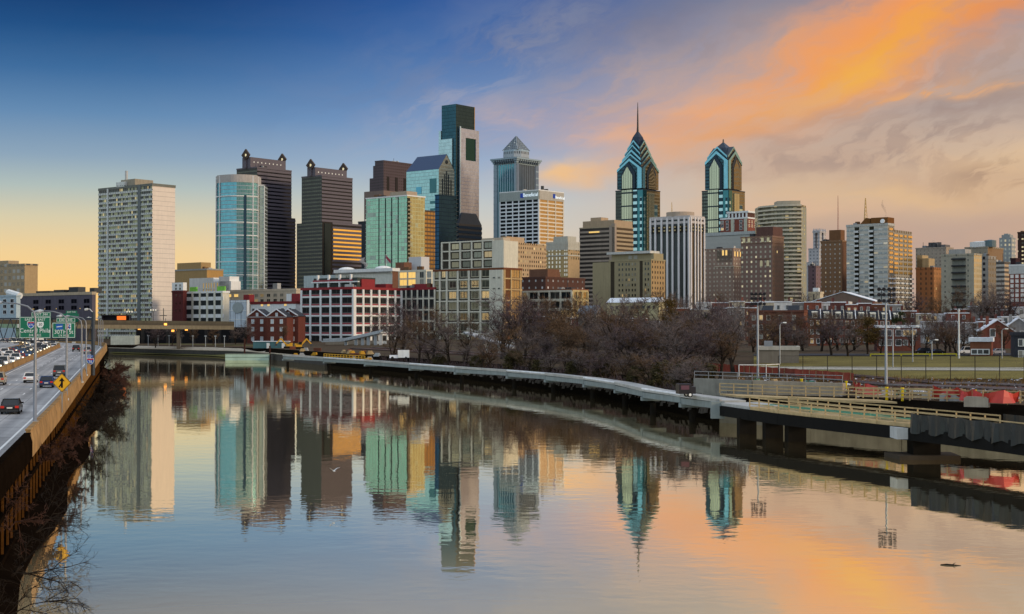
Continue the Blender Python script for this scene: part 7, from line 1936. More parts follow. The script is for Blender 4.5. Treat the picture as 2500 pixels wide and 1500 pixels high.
def road_sign(name, label, x0, x1, y0, y1, tab, lines, shields):
    rt = thing(name, label, 'road sign', (GX, GY - .5, zroad(GY)))
    a0, a1, b0, b1 = px_(x0), px_(x1), pz_(y1), pz_(y0)
    m = M(); m.box(a0, -.05, b0, a1, .05, b1); m.build('panel', SG, rt)
    def frame(p0, p1, q0, q1, mt=SWH, w=.07):
        m = M(); y = -.065
        m.box(p0 + .06, y, q0 + .06, p1 - .06, -.05, q0 + .06 + w); m.box(p0 + .06, y, q1 - .06 - w, p1 - .06, -.05, q1 - .06); m.box(p0 + .06, y, q0 + .06 + w, p0 + .06 + w, -.05, q1 - .06 - w); m.box(p1 - .06 - w, y, q0 + .06 + w, p1 - .06, -.05, q1 - .06 - w); m.build('border', mt, rt)
    frame(a0, a1, b0, b1)
    t0, t1, u0, u1, tx = tab; c0, c1, d0, d1 = px_(t0), px_(t1), pz_(u1), pz_(u0)
    m = M(); m.box(c0, -.05, d0, c1, .05, d1); m.build('exit_tab', SG, rt); frame(c0, c1, d0, d1, SWH, .05)
    text_part(tx, .62, SWH, rt, ((c0 + c1) / 2, -.07, (d0 + d1) / 2), (pi / 2, 0, 0), 'exit_number', ext=.008)
    for tx, px, py, sz in lines: text_part(tx, sz, SWH, rt, (px_(px), -.07, pz_(py)), (pi / 2, 0, 0), 'lettering', ext=.008)
    for kind, px, py in shields:
        x, z = px_(px), pz_(py)
        if kind == 'interstate':
            sh = [(-.55, .45), (-.3, .5), (0, .44), (.3, .5), (.55, .45), (.58, 0), (.35, -.42), (0, -.62), (-.35, -.42), (-.58, 0)]
            m = M(); m.poly([(x + p[0] * 1.18, -.062, z + p[1] * 1.18) for p in sh][::-1]); m.build('shield_border', SWH, rt)
            m = M(); m.poly([(x + p[0], -.068, z + p[1]) for p in sh][::-1]); m.build('shield', pm('shield_blue', (.02, .10, .42), .5), rt)
            m = M(); m.box(x - .53, -.074, z + .24, x + .53, -.069, z + .46); m.build('shield_top', pm('shield_red', (.45, .03, .04), .5), rt)
            text_part('676', .52, SWH, rt, (x, -.078, z - .08), (pi / 2, 0, 0), 'shield_number', ext=.004)
        elif kind == 'us':
            sh = [(-.55, .5), (.55, .5), (.62, 0), (.4, -.45), (0, -.58), (-.4, -.45), (-.62, 0)]
            m = M(); m.poly([(x + p[0], -.066, z + p[1]) for p in sh][::-1]); m.build('shield', SWH, rt)
            text_part('30', .7, pm('sign_black', (.01, .01, .01), .6), rt, (x, -.072, z), (pi / 2, 0, 0), 'shield_number', ext=.004)
        elif kind == 'rail':
            m = M(); m.box(x - .62, -.066, z - .5, x + .62, -.055, z + .5); m.build('rail_logo', pm('rail_blue', (.03, .12, .40), .5), rt)
            m = M(); m.poly([(x - .5, -.072, z - .12), (x + .5, -.072, z + .02), (x + .5, -.072, z + .14), (x - .5, -.072, z + .02)]); m.build('logo_stripe', SWH, rt)
        else:
            m = M(); m.box(x - .5, -.066, z - .52, x + .5, -.055, z + .52); m.build('transit_logo', SWH, rt)
            m = M(); m.poly([(x - .42, -.072, z + .45), (x + .1, -.072, z + .45), (x - .1, -.072, z + .1), (x + .1, -.072, z - .1), (x - .1, -.072, z - .45), (x - .42, -.072, z - .2)][::-1]); m.build('logo_red', pm('logo_red', (.40, .02, .05), .5), rt)
            m = M(); m.poly([(x + .15, -.072, z + .45), (x + .45, -.072, z + .3), (x + .2, -.072, z + .1), (x + .45, -.072, z - .2), (x + .2, -.072, z - .45), (x, -.072, z - .1)]); m.build('logo_blue', MATS['rail_blue'], rt)
    return rt
road_sign('highway_sign', 'larger green highway sign for Central Phila with the EXIT 344 tab', 50, 126, 774, 826, (79, 126, 762.5, 774, 'EXIT 344'), [('EAST', 72, 781, .6), ('EAST', 104, 781, .6), ('Central Phila', 88, 808, 1.05), ('3/4 MILE', 88, 819, .62)], [('interstate', 78, 793), ('us', 101, 793)])
road_sign('highway_sign', 'smaller green highway sign for 30TH St with the EXIT 345 tab', 130, 186, 788, 825.5, (140, 186, 776.5, 787.5, 'EXIT 345'), [('30TH St', 158, 811, 1.0), ('1/4 MILE', 158, 820, .55)], [('rail', 147.5, 798), ('transit', 169, 798)])
b2 = thing('highway_sign', 'top edge of a third green sign behind, reading EXIT 345', 'road sign', (GX, GY + 1.2, zroad(GY)))
m = M(); m.box(px_(156), -.05, pz_(766), px_(183), .05, pz_(759)); m.build('exit_tab', SG, b2); m = M(); m.box(px_(146), -.05, pz_(787), px_(187), .05, pz_(766.2)); m.build('panel', SG, b2)
text_part('EXIT 345', .4, SWH, b2, (px_(169), -.07, pz_(762.5)), (pi / 2, 0, 0), 'exit_number', ext=.006)
rs = thing('route_shield', 'blue and red interstate 76 shield with a WEST plate on the gantry post', 'road sign', (GX - .1, GY - .6, zroad(GY))); x, z = px_(223.5) + .1, pz_(882)
sh = [(-.55, .45), (-.3, .5), (0, .44), (.3, .5), (.55, .45), (.58, 0), (.35, -.42), (0, -.62), (-.35, -.42), (-.58, 0)]
m = M(); m.poly([(x + p[0] * 1.12, -.02, z + p[1] * 1.12) for p in sh][::-1]); m.build('shield_border', SWH, rs)
m = M(); m.poly([(x + p[0], -.03, z + p[1]) for p in sh][::-1]); m.build('shield', MATS['shield_blue'], rs)
m = M(); m.box(x - .53, -.045, z + .2, x + .53, -.032, z + .45); m.build('shield_top', MATS['shield_red'], rs)
text_part('76', .7, SWH, rs, (x, -.05, z - .12), (pi / 2, 0, 0), 'shield_number', ext=.004)
m = M(); m.box(x - .5, -.04, z + .65, x + .5, -.02, z + 1.05); m.build('direction_plate', MATS['shield_blue'], rs); text_part('WEST', .3, SWH, rs, (x, -.05, z + .85), (pi / 2, 0, 0), 'lettering', ext=.004)
gs = thing('marker_sign', 'small green marker plate low on the parapet by the gantry', 'road sign', (*oncar(213, 903), 0)); gs.location.z = zroad(gs.location.y)
m = M(); m.box(-.35, -.03, .4, .35, .03, 1.7); m.build('plate', SG, gs); m = M(); m.tube([(0, .06, 0), (0, .06, 1.8)], .05, 6); m.build('post', STEEL, gs)
# ---- yellow merge sign
MX, MY = oncar(151, 1008); ms = thing('merge_sign', 'yellow diamond merge sign with a black arrow on a thin post', 'road sign', (MX, MY, zroad(MY)), -.05)
zc = P(153, 935, MY).z - zroad(MY); hd = 23.5 * MY / F
def rdiamond(h, y): 
    o_ = []
    for k in range(4):
        a = k * pi / 2; 
        for da in (-.12, .12): o_.append((h * sin(a) * (1 - abs(da) * .5) + h * .06 * (1 if da > 0 else -1) * cos(a), y, zc + h * cos(a) * (1 - abs(da) * .5) - h * .06 * (1 if da > 0 else -1) * sin(a)))
    return o_
m = M(); f_ = rdiamond(hd, -.03); b_ = rdiamond(hd, .02); m.poly(f_); m.poly(b_[::-1])
for i in range(8): m.poly([f_[i], b_[i], b_[(i + 1) % 8], f_[(i + 1) % 8]])
m.build('panel', pm('sign_black', (.01, .01, .01), .6), ms)
m = M(); m.poly(rdiamond(hd * .955, -.036)); m.build('border_line', pm('sign_yellow', (.80, .42, .01), .4, var=.05), ms); m = M(); m.poly(rdiamond(hd * .91, -.040)); m.build('border', MATS['sign_black'], ms)
m = M(); m.poly(rdiamond(hd * .88, -.046)); m.build('face', MATS['sign_yellow'], ms)
s_ = hd
m = M(); m.poly([(-.1 * s_, -.052, zc - .52 * s_), (.12 * s_, -.052, zc - .52 * s_), (.12 * s_, -.052, zc + .2 * s_), (-.1 * s_, -.052, zc + .2 * s_)]); m.poly([(-.3 * s_, -.052, zc + .16 * s_), (.32 * s_, -.052, zc + .16 * s_), (.01 * s_, -.052, zc + .56 * s_)])
m.poly([(-.36 * s_, -.052, zc - .44 * s_), (-.24 * s_, -.052, zc - .50 * s_), (-.02 * s_, -.055, zc - .16 * s_), (-.08 * s_, -.055, zc - .02 * s_)]); m.build('arrow', MATS['sign_black'], ms)
m = M(); m.bar((-.0, .06, 0), (0, .06, zc + hd * .4), .09, .09); m.build('post', STEEL, ms)
# ================================================================== houses of the low neighbourhood
random.seed(23)
HB = [pm('house_brick_%s' % n, c, .9, var=.3, scale=1.0) for n, c in (('red', (.19, .065, .045)), ('rust', (.20, .085, .05)), ('plum', (.12, .05, .045)), ('cream', (.46, .40, .30)), ('grey', (.24, .23, .22)), ('white', (.58, .58, .57)))]
HN = ['red brick', 'rust brick', 'plum brick', 'cream rendered', 'grey rendered', 'white painted']
HWIN = wglass('house_window', (.06, .065, .075), (.40, .38, .33), .35, .08); TAR = pm('tar_roof', (.045, .045, .05), .9)


def row_house(px, py, D, wd, dp, mi, ang, label, group, top_py=None, roofm=None, nw=2, ns=3, dormer=False, door=True):
    """flat or mansard roofed terraced house; its left front corner seen at px, wall top at top_py"""
    b = at(px, D); th = radians(ang); rt = thing('row_house', label, 'house', b, th, group); s = S(); s.root = rt; s.D = D; s.base = b.z; s.x, s.y = b.x, b.y
    h = P(px, top_py, D).z - b.z; s.h, s.a, s.b = h, wd, dp; mat = HB[mi]
    m = M(); m.box(0, 0, -2, dp, wd, h); m.build('wall', mat, rt)
    if dormer:
        m = M(); e = 3.4; A = [(-.3, 0, h), (-.3, wd, h), (dp * .42, wd, h + e), (dp * .42, 0, h + e)]; m.poly(A[::-1])
        m.poly([(dp * .42, 0, h + e), (dp, 0, h + e - .4), (dp, wd, h + e - .4), (dp * .42, wd, h + e)]); m.poly([(0, 0, h), (dp * .42, 0, h + e), (dp, 0, h + e - .4), (dp, 0, h)]); m.poly([(0, wd, h), (dp, wd, h), (dp, wd, h + e - .4), (dp * .42, wd, h + e)])
        rf = m.build('roof', KH, rt)
        m = M(); m.bar((-.3, .1, h + .15), (dp * .42, .1, h + e + .15), .25, .45); m.build('party_wall', SNOW if mi % 2 else pm('party_stone', (.4, .36, .3)), rt)
        m = M(); y0, y1 = wd * .3, wd * .72; m.box(.2, y0, h + .3, dp * .35, y1, h + 2.3); m.poly([(.1, y0 - .15, h + 2.3), (.1, y1 + .15, h + 2.3), (dp * .4, y1 + .15, h + 2.9), (dp * .4, y0 - .15, h + 2.9)][::-1]); dm = m.build('dormer', CREAM, rt)
        m = M(); m.box(.1, y0 + .35, h + .7, .25, y1 - .35, h + 2.0); m.build('window', HWIN, dm)
    else:
        m = M(); m.box(-.25, -.05, h - .1, dp + .1, wd + .05, h + .3); m.build('cornice', roofm or SNOW, rt)
        m = M(); m.poly([(.2, .2, h + .32), (dp - .2, .2, h + .34), (dp - .2, wd - .2, h + .34), (.2, wd - .2, h + .32)]); m.build('roof', random.choice([SNOW, SNOW, TAR, pm('grey_roof', (.25, .27, .30))]), rt)
    m = M(); cy = wd * random.choice((.1, .75)); m.box(dp * .5, cy, h, dp * .5 + .8, cy + .9, h + random.uniform(1.4, 2.4) + (3 if dormer else 0)); m.build('chimney', random.choice([HB[0], HB[2]]), rt)
    fl = h / ns
    wins(s, 'L', [wd * (i + .5) / nw for i in range(nw)], [fl * (k + .55) for k in range(ns)], .95, 1.6, [HWIN, WHITEP if mi != 5 else DSTEEL])
    if door:
        m = M(); m.box(-.1, wd * .05, 0, .02, wd * .05 + 1.1, 2.2); m.build('door', DSTEEL, rt)
    return s

# dormered brick terrace
for i in range(8):
    px = 1976 + i * 28.5; s = row_house(px + 28.5, 0, 515 + i * 2, 4.3, 11, 0 if i % 3 else 1, 80, ORD[i] + ' house from the left in the dormered brick terrace behind the field', 'dormered brick terrace', top_py=779 + i * .5, dormer=True)
# taller plain brick block at its left end
s = B('brick_terrace_block', 'plain dark brick end block at the left end of the dormered terrace', 1826, 1962, 1980, 760, 530, pm('terrace_brick', (.15, .062, .042), .9, var=.35, scale=.8), pm('terrace_side', (.19, .075, .045), .9), ang=72, base=6, roof=KH, para=.4)
wins(s, 'L', [uL(s, x) for x in (1840, 1858, 1876, 1905, 1938)], [s.h - 2.4, s.h - 6, s.h - 9.4], 1.1, 1.7, [HWIN, CREAM])
for x in (1872, 1935):
    m = M(); m.poly([(-.2, uL(s, x + 14), s.h - .3), (-.2, uL(s, x - 14), s.h - .3), (4, uL(s, x - 14), s.h + 2.2), (4, uL(s, x + 14), s.h + 2.2)][::-1]); m.build('roof_slope', KH, s.root)
# brick house with white windows
s = B('brick_house', 'three storey red brick house with white window frames and snow on its parapet', 2141, 2247, 2262, 797, 430, HB[0], HB[2], ang=80, base=6, para=.5, pmat=SNOW)
WI = [pm('house_window', (0, 0, 0)), WHITEP]
wins(s, 'L', [uL(s, x) for x in (2153, 2169, 2193)], [s.h - 2.0, s.h - 4.9], 1.5, 1.7, WI); wins(s, 'L', [uL(s, 2220)], [s.h - 2.0], 3.6, 1.5, WI); wins(s, 'L', [uL(s, x) for x in (2210, 2228)], [s.h - 4.9], 1.2, 1.4, WI)
m = M(); m.box(3, s.a * .4, s.h, 4, s.a * .5, s.h + 1.4); m.build('chimney', HB[2], s.root)
# community hall by the field
s = B('community_hall', 'long flat low community hall with a pale fascia behind the goal frame', 1852, 1950, 1985, 850, 335, pm('hall_grey', (.20, .18, .15), .85), pm('hall_brick', (.17, .07, .045), .9), ang=80, base=6, para=.5, pmat=pm('hall_fascia', (.45, .43, .38)))
m = M(); m.box(s.b, 1, -1, s.b + 14, 9, s.h - 1.2); m.build('wing', HB[0], s.root); m = M(); m.box(s.b - .2, .4, s.h - 1.2, s.b + 14.6, 9.4, s.h - .8); m.build('wing_roof', SNOW, s.root)
m = M(); m.box(s.b + 1, .9, .2, s.b + 6, 1.05, 1.6); m.build('window_band', pm('hall_mural', (.24, .30, .22)), s.root); m = M(); m.box(4, 6, s.h, 6, 8, s.h + 1.6); m.build('roof_unit', STEEL, s.root)
# right edge buildings
s = B('brick_workshop', 'flat brick workshop under a snow covered roof behind the parked cars', 2368, 2420, 2440, 828, 365, HB[1], HB[0], ang=70, base=6, para=.7, pmat=SNOW, roof=SNOW, over=.4)
wins(s, 'L', [uL(s, x) for x in (2385, 2400)], [1.6], 2.6, 1.0, WI)
gh = gable_house('gabled_house', 'red brick gabled house with snowy roof near the right edge', 2475, 808, 783, 440, 9.5, 11, 6.5, 78, HB[0], SNOW, 0); wins(gh, 'L', [6.2], [gh.h - .6], 1.4, 2.2, WI)
gh = gable_house('gabled_house', 'white gabled house with snowy roof cut by the right edge', 2520, 800, 778, 455, 8, 11, 6.5, 75, HB[4], SNOW, 0); wins(gh, 'L', [3, 5.5], [gh.h - 2], 1.1, 1.7, WI)
s = B('dark_house', 'dark slate clad house at the right edge beside the brick workshop', 2476, 2530, 2550, 815, 350, pm('slate_clad', (.035, .038, .05), .8), ang=75, base=6, para=.5)
wins(s, 'L', lsp(1, s.a - 1, 3), [s.h - 2.2, s.h - 5], 1.1, 1.6, WI)
# scattered rows behind
rows_ = [  # px0, px1, D, wall-top row, dy, materials
    (1640, 1830, 640, 752, 4, (0, 3, 2, 4, 1, 5)), (1700, 1880, 720, 738, 2, (5, 0, 3, 2, 4, 3)), (1860, 2010, 690, 738, 2, (3, 5, 4, 0, 5, 3)), (2030, 2190, 660, 742, 4, (2, 0, 2, 1, 4, 0)),
    (2200, 2330, 600, 762, 6, (2, 3, 5, 0, 4, 2)), (2255, 2400, 520, 785, 4, (5, 2, 5, 0, 2, 4)), (2330, 2500, 640, 752, 6, (0, 4, 2, 2, 5, 0)), (2400, 2500, 545, 778, 4, (2, 5, 0, 2, 4, 1)),
    (1300, 1440, 600, 778, 5, (2, 4, 2, 0, 4, 2)), (1480, 1620, 560, 782, 6, (2, 0, 4, 2, 0, 2))]
RN = ['below ribbed tower', 'before brick hotel', 'below curved apartments', 'below balconied slab', 'below terracotta block', 'behind playing field', 'under deco tower', 'near right gables', 'under the showroom', 'under cream hall']
for ri, (p0, p1, D, ty, dy, mats_) in enumerate(rows_):
    px = p0; k = 0
    while px < p1:
        wd = random.uniform(5.5, 9.0); px2 = px + wd * F / D
        mi = mats_[k % 6]
        row_house(px2, 0, D + random.uniform(-6, 6), wd, 11, mi, 80, '%s flat roofed house, %s from left in the row %s' % (HN[mi], ORD[k], RN[ri]), 'low houses ' + RN[ri], top_py=ty + random.uniform(-dy, dy), nw=2, ns=3)
        px = px2 + .5; k += 1
s = B('cream_chapel', 'small cream blockhouse with a dark pipe on its wall among the roofs', 1974, 2002, 2010, 714, 760, pm('chapel_cream', (.50, .40, .26), .85), base=8, para=.8)
m = M(); m.box(-.3, s.a * .5, 0, .1, s.a * .56, s.h - 1); m.build('flue', DSTEEL, s.root); m = M(); m.box(1, s.a * .2, s.h, s.b * .6, s.a * .7, s.h + 2.4); m.build('roof_hut', WHITEP, s.root)
gh = gable_house('gabled_warehouse', 'broad brown gabled warehouse with a white roof below the balconied slab', 2135, 736, 713, 730, 32, 22, 8, 66, pm('warehouse_brown', (.19, .13, .10)), SNOW, 0)
wins(gh, 'L', [10], [gh.h - 4], 3, 6, [HB[0], HB[2]])
s = B('flat_roofed_block', 'white parapet flat block left of the brown gabled warehouse', 2020, 2072, 2085, 738, 700, HB[5], ang=70, base=8, para=1); wins(s, 'L', lsp(1, s.a - 1, 4), [s.h - 2.5], 1.2, 1.8, WI)

# ================================================================== trees
TWIG = pm('bare_twig', (.135, .108, .102), .95, var=.3, scale=.3); TWIG2 = pm('bare_twig_umber', (.125, .080, .050), .95, var=.3, scale=.3); TWIG3 = pm('bare_twig_plum', (.10, .074, .078), .95, var=.3, scale=.3)
BARK = pm('dark_bark', (.032, .024, .018), .95, var=.3, scale=1.5)


def bare_tree(seed, H, spread, limbs=6, dens_=1.0, low=.28, tw=.022):
    """returns (trunk mesh object data, twig mesh object data) for a leafless tree of height H"""
    R = random.Random(seed); tr = M(); tg = M()

    def jit(v, a): return (v + Vector((R.gauss(0, a), R.gauss(0, a), R.gauss(0, a)))).normalized()

    def twig(p, d, ln, w):
        q = p + d * ln; sd = d.cross(Vector((R.gauss(0, 1), R.gauss(0, 1), R.gauss(0, 1)))).normalized() * w
        mid = p + d * ln * .5 + Vector((R.gauss(0, .04), R.gauss(0, .04), R.gauss(0, .04))) * ln
        tg.poly([p - sd, p + sd, mid + sd * .7, mid - sd * .7]); tg.poly([mid - sd * .7, mid + sd * .7, q])

    def grow(p, d, ln, r, lev):
        segs = 4 if lev < 2 else 3; pts = [p]; rad = [r]; dd = d
        for k in range(segs):
            dd = jit(dd + Vector((0, 0, .10 if lev < 3 else .02)), .16 if lev else .07); pts.append(pts[-1] + dd * ln / segs); rad.append(r * (1 - .62 * (k + 1) / segs))
        if lev <= 2: tr.tube(pts, rad, 6 if lev == 0 else 4, cap=False)
        else:
            for a, b, ra in zip(pts, pts[1:], rad): 
                sd = (b - a).cross(Vector((R.gauss(0, 1), R.gauss(0, 1), R.gauss(0, 1)))).normalized() * max(tw, ra); tg.poly([a - sd, a + sd, b + sd * .8, b - sd * .8])
        if lev == 3:
            for _ in range(int(9 * dens_)):
                f = R.random(); i = min(int(f * segs), segs - 1); q = pts[i].lerp(pts[i + 1], f * segs - i)
                twig(q, jit(dd * .8 + Vector((0, 0, .15)), .55), ln * R.uniform(.35, .85), tw)
            return
        n = (limbs, 5, 5)[lev]
        for k in range(n):
            f = (low + (1 - low) * (k + R.random() * .6) / n) if lev == 0 else R.uniform(.25, 1.0); f = min(f, .999); i = min(int(f * segs), segs - 1); q = pts[i].lerp(pts[i + 1], f * segs - i)
            az_ = k * 2.4 + R.uniform(-.4, .4); out_ = Vector((cos(az_), sin(az_), R.uniform(.35, .9))) if lev == 0 else None
            nd = (out_.normalized() * spread + dd * (1 - spread * .5)).normalized() if lev == 0 else jit(dd, .62)
            grow(q, nd, ln * ((.62, .60, .58)[lev]) * R.uniform(.75, 1.15), rad[i] * .55, lev + 1)
    grow(Vector((0, 0, -.3)), Vector((R.gauss(0, .06), R.gauss(0, .06), 1)).normalized(), H * .62, H * .020 + .08, 0)
    return tr, tg


PROTO = []
for i, (sd_, sp_, lb, lo, tm) in enumerate(((3, .75, 7, .22, TWIG), (9, .85, 7, .18, TWIG2), (17, .70, 8, .25, TWIG3), (29, .9, 6, .15, TWIG), (41, .6, 7, .3, TWIG2))):
    tr, tg = bare_tree(sd_, 15.0, sp_, lb + 1, 1.25, lo, .030)
    rt = thing('bare_tree', '', 'tree'); a = tr.build('trunk', BARK, rt, smooth=True); b = tg.build('crown', tm, rt); PROTO.append(rt); rt['used'] = 0
random.seed(5)


def tree(px, D, ytop, label, group, k, X=None, widen=1.0):
    rt = PROTO[k % 5]
    if rt['used']: o = copy_tree(rt)
    else: o = rt
    rt['used'] = 1
    b = at(px, D) if X is None else X; hh = P(px, ytop, D).z - b.z; sc = hh / 13.2
    o.location = b; o.scale = (sc * widen, sc * widen, sc); o.rotation_euler = (0, 0, random.random() * 6.28); tag(o, label, 'tree', group)
tl = [(955, 3, 782), (985, 22, 775), (1020, 6, 783), (1058, 30, 778), (1098, 8, 800), (1140, 25, 790), (1180, 6, 795), (1225, 18, 770), (1268, 6, 752), (1300, 40, 745), (1330, 10, 748), (1365, 28, 755), (1392, 8, 762), (1425, 40, 752), (1450, 12, 765), (1490, 26, 758), (1515, 8, 770),
      (1548, 34, 752), (1575, 10, 765), (1602, 30, 758), (1630, 9, 772), (1660, 26, 750), (1686, 12, 762), (1715, 44, 752), (1742, 70, 760), (1775, 90, 765)]
for i, (px, off, ty) in enumerate(tl):
    tree(px, bank_depth(px) + off if px < 1210 else 396 + 23 * (i * 7 % 4), ty - 4 - 14 * (i % 3 == 1) + 22 * (i % 4 == 2) + 8 * (i % 5 == 0), ORD[i] + ' bare tree from the left along the boardwalk bank', 'bare trees along the boardwalk bank', i * 2 + (i // 5), widen=1.25)
sm = [(985, 10, 838), (1050, 10, 842), (1130, 15, 846), (1200, 9, 850), (1255, 14, 852), (1290, 9, 856), (1320, 16, 858), (1345, 7, 866), (1380, 18, 856), (1410, 7, 868), (1440, 16, 866), (1470, 8, 872), (1500, 18, 870), (1530, 7, 878), (1560, 16, 868), (1590, 7, 886), (1620, 16, 876), (1650, 8, 888), (1680, 18, 882), (1705, 10, 886)]
for i, (px, off, ty) in enumerate(sm):
    tree(px, bank_depth(px) + off, ty, ORD[i] + ' low scrubby bare tree hugging the bank behind the boardwalk', 'scrub along the bank', i + 1, widen=1.9)
la = sorted([(1228 + 34 * i + 9 * (i * 5 % 3), 78 + 9 * (i * 7 % 4), 782 + 7 * (i * 3 % 4)) for i in range(17)])
for i, (px, off, ty) in enumerate(la):
    tree(px, bank_depth(px) + off, ty, ORD[i] + ' mid height bare tree from the left, between tall trees and bank scrub', 'mid height bare trees behind the scrub', i * 3 + 2, widen=1.55)
lb_ = sorted([(1236 + 36 * i + 8 * (i * 4 % 3), 34 + 8 * (i * 5 % 4), 812 + 7 * (i * 5 % 4)) for i in range(15)])
for i, (px, off, ty) in enumerate(lb_):
    tree(px, bank_depth(px) + off, ty, ORD[i] + ' low spreading bare tree from the left beside the railway tracks', 'low spreading trees by the railway', i * 2 + 1, widen=1.6)
md = sorted([(1790, 420, 775), (1840, 440, 800), (1885, 430, 790), (1920, 445, 795), (1960, 450, 800), (2005, 440, 790), (2045, 450, 785), (2085, 445, 795), (2260, 420, 805), (2290, 430, 800), (2320, 410, 795), (2350, 400, 812), (2450, 410, 815), (2120, 430, 800), (1865, 380, 812), (1905, 385, 806), (1940, 390, 818), (2030, 395, 806), (2070, 385, 815), (2235, 385, 812), (2305, 380, 820), (2335, 385, 806), (2380, 420, 806), (2150, 400, 820)])
for i, (px, D, ty) in enumerate(md):
    tree(px, D, ty - 12, ORD[i] + ' bare tree from the left before the brick terrace and houses', 'bare trees behind the field', i * 3, widen=1.6)
fr_ = [(1760, 780, 735), (1840, 760, 735), (1960, 760, 728), (2230, 660, 735), (2290, 640, 742), (2340, 620, 728), (2395, 600, 722), (2430, 610, 716), (2470, 600, 735), (2270, 560, 768), (2210, 560, 772), (1650, 700, 730), (420, 740, 800), (380, 735, 806), (470, 738, 808), (520, 736, 806), (600, 742, 790), (575, 738, 806), (920, 700, 790), (690, 730, 800)]
for i, (px, D, ty) in enumerate(fr_):
    tree(px, D, ty, ORD[i] + (' small distant bare tree, counted from left to right among the roofs and bridge piers'), 'distant bare trees', i * 2 + 1, widen=1.2)
# dark evergreens
LEAFM = pm('evergreen_leaf', (.035, .042, .016), .9, var=.5, scale=.6); LEAFB = pm('bronze_leaf', (.095, .062, .020), .9, var=.4, scale=.6)


def evergreen(px, D, ytop, wid, label, mat, seed):
    R = random.Random(seed); b = at(px, D); H = P(px, ytop, D).z - b.z; rt = thing('evergreen_tree', label, 'tree', b); m = M(); m.tube([(0, 0, -.3), (0, 0, H * .9)], [H * .02 + .1, .04], 7); m.build('trunk', BARK, rt)
    m = M()
    for k in range(26):
        f = R.uniform(.2, 1); a = R.random() * 6.28; rr_ = wid * (1 - f * .72) * R.uniform(.5, 1.05); c = Vector((cos(a) * rr_, sin(a) * rr_, H * f + R.uniform(-.3, .3)))
        for _ in range(130):
            p = c + Vector((R.gauss(0, .55), R.gauss(0, .55), R.gauss(0, .34))) * (wid / 4.5 + .3); u = Vector((R.gauss(0, 1), R.gauss(0, 1), R.gauss(0, .6))).normalized() * .22; v = u.cross(Vector((R.gauss(0, 1), R.gauss(0, 1), R.gauss(0, 1)))).normalized() * .12
            m.poly([p - u, p + v, p + u, p - v])
    m.build('crown', mat, rt)
evergreen(1632, 330, 738, 3.6, 'bronze green evergreen rising above the bare trees below the ribbed tower', LEAFB, 2)
evergreen(1735, 400, 762, 3.2, 'dark green evergreen at the right end of the bare trees', LEAFM, 3)
evergreen(2118, 400, 778, 4.6, 'bronze tinted pine standing before the dormered terrace', LEAFB, 4)
evergreen(2195, 470, 765, 4.0, 'dark green evergreen at the right end of the dormered terrace', LEAFM, 5)
evergreen(1768, 360, 810, 3.0, 'low dark holly by the goal frame', LEAFM, 6)
THK = pm('olive_thicket', (.060, .050, .022), .95, var=.5, scale=.5)
for i, (px, off, ty, wd) in enumerate(((1075, 9, 868, 2.4), (1165, 10, 872, 2.6), (1255, 12, 862, 3.0), (1318, 9, 880, 2.2), (1405, 11, 884, 2.6), (1480, 14, 872, 3.2), (1555, 9, 898, 2.2), (1618, 12, 890, 2.8), (1672, 14, 892, 2.6), (1722, 16, 896, 2.4))):
    evergreen(px, bank_depth(px) + off, ty, wd, ORD[i] + ' olive brown ivy thicket from the left among the bare bank trees', THK, 60 + i)
# brush on the slope behind the boardwalk: countless stems
R = random.Random(77); m = M()
for px in range(930, 1790, 2):
    for _ in range(5):
        X = at(px + R.uniform(-2, 2), bank_depth(px) + R.uniform(.5, 16)); h = R.uniform(.6, 2.6); d = Vector((R.gauss(0, .5), R.gauss(0, .5), 1)).normalized() * h; sd = Vector((R.gauss(0, 1), R.gauss(0, 1), 0)).normalized() * .06
        m.poly([X - sd, X + sd, X + d + sd * .3, X + d - sd * .3])
        for k in range(2):
            q = X + d * R.uniform(.4, .9); d2 = Vector((R.gauss(0, .8), R.gauss(0, .8), .7)).normalized() * h * .5; m.poly([q - sd * .5, q + sd * .5, q + d2])
tag(m.build('undergrowth', TWIG3), kind='stuff')
m = M()
for px in range(1800, 2700, 3):
    for _ in range(4):
        d0 = R.choice((R.uniform(40, 60), R.uniform(17, 26))); X = at(px + R.uniform(-3, 3), bank_depth(px) + d0); h = R.uniform(.3, 1.3); sd = Vector((R.gauss(0, 1), R.gauss(0, 1), 0)).normalized() * .09
        for k in range(3): d = Vector((R.gauss(0, .6), R.gauss(0, .6), 1)).normalized() * h; m.poly([X - sd, X + sd, X + d])
tag(m.build('weeds', pm('dry_weed', (.17, .10, .035), .95, var=.4)), kind='stuff')
m = M()
for k in range(420):
    px = R.uniform(1000, 1740); X = at(px, bank_depth(px) + R.uniform(-.3, 3)); r_ = R.uniform(.15, .6); X.z += .05
    pts = [(X.x + r_ * cos(a) * R.uniform(.7, 1.2), X.y + r_ * sin(a) * R.uniform(.7, 1.2)) for a in [q * pi / 3 for q in range(6)]]; m.prism(pts, X.z - .4, X.z + r_ * .6, 0, 0, .6)
tag(m.build('rubble', pm('bank_stone', (.075, .068, .06), .9, var=.4)), kind='stuff')

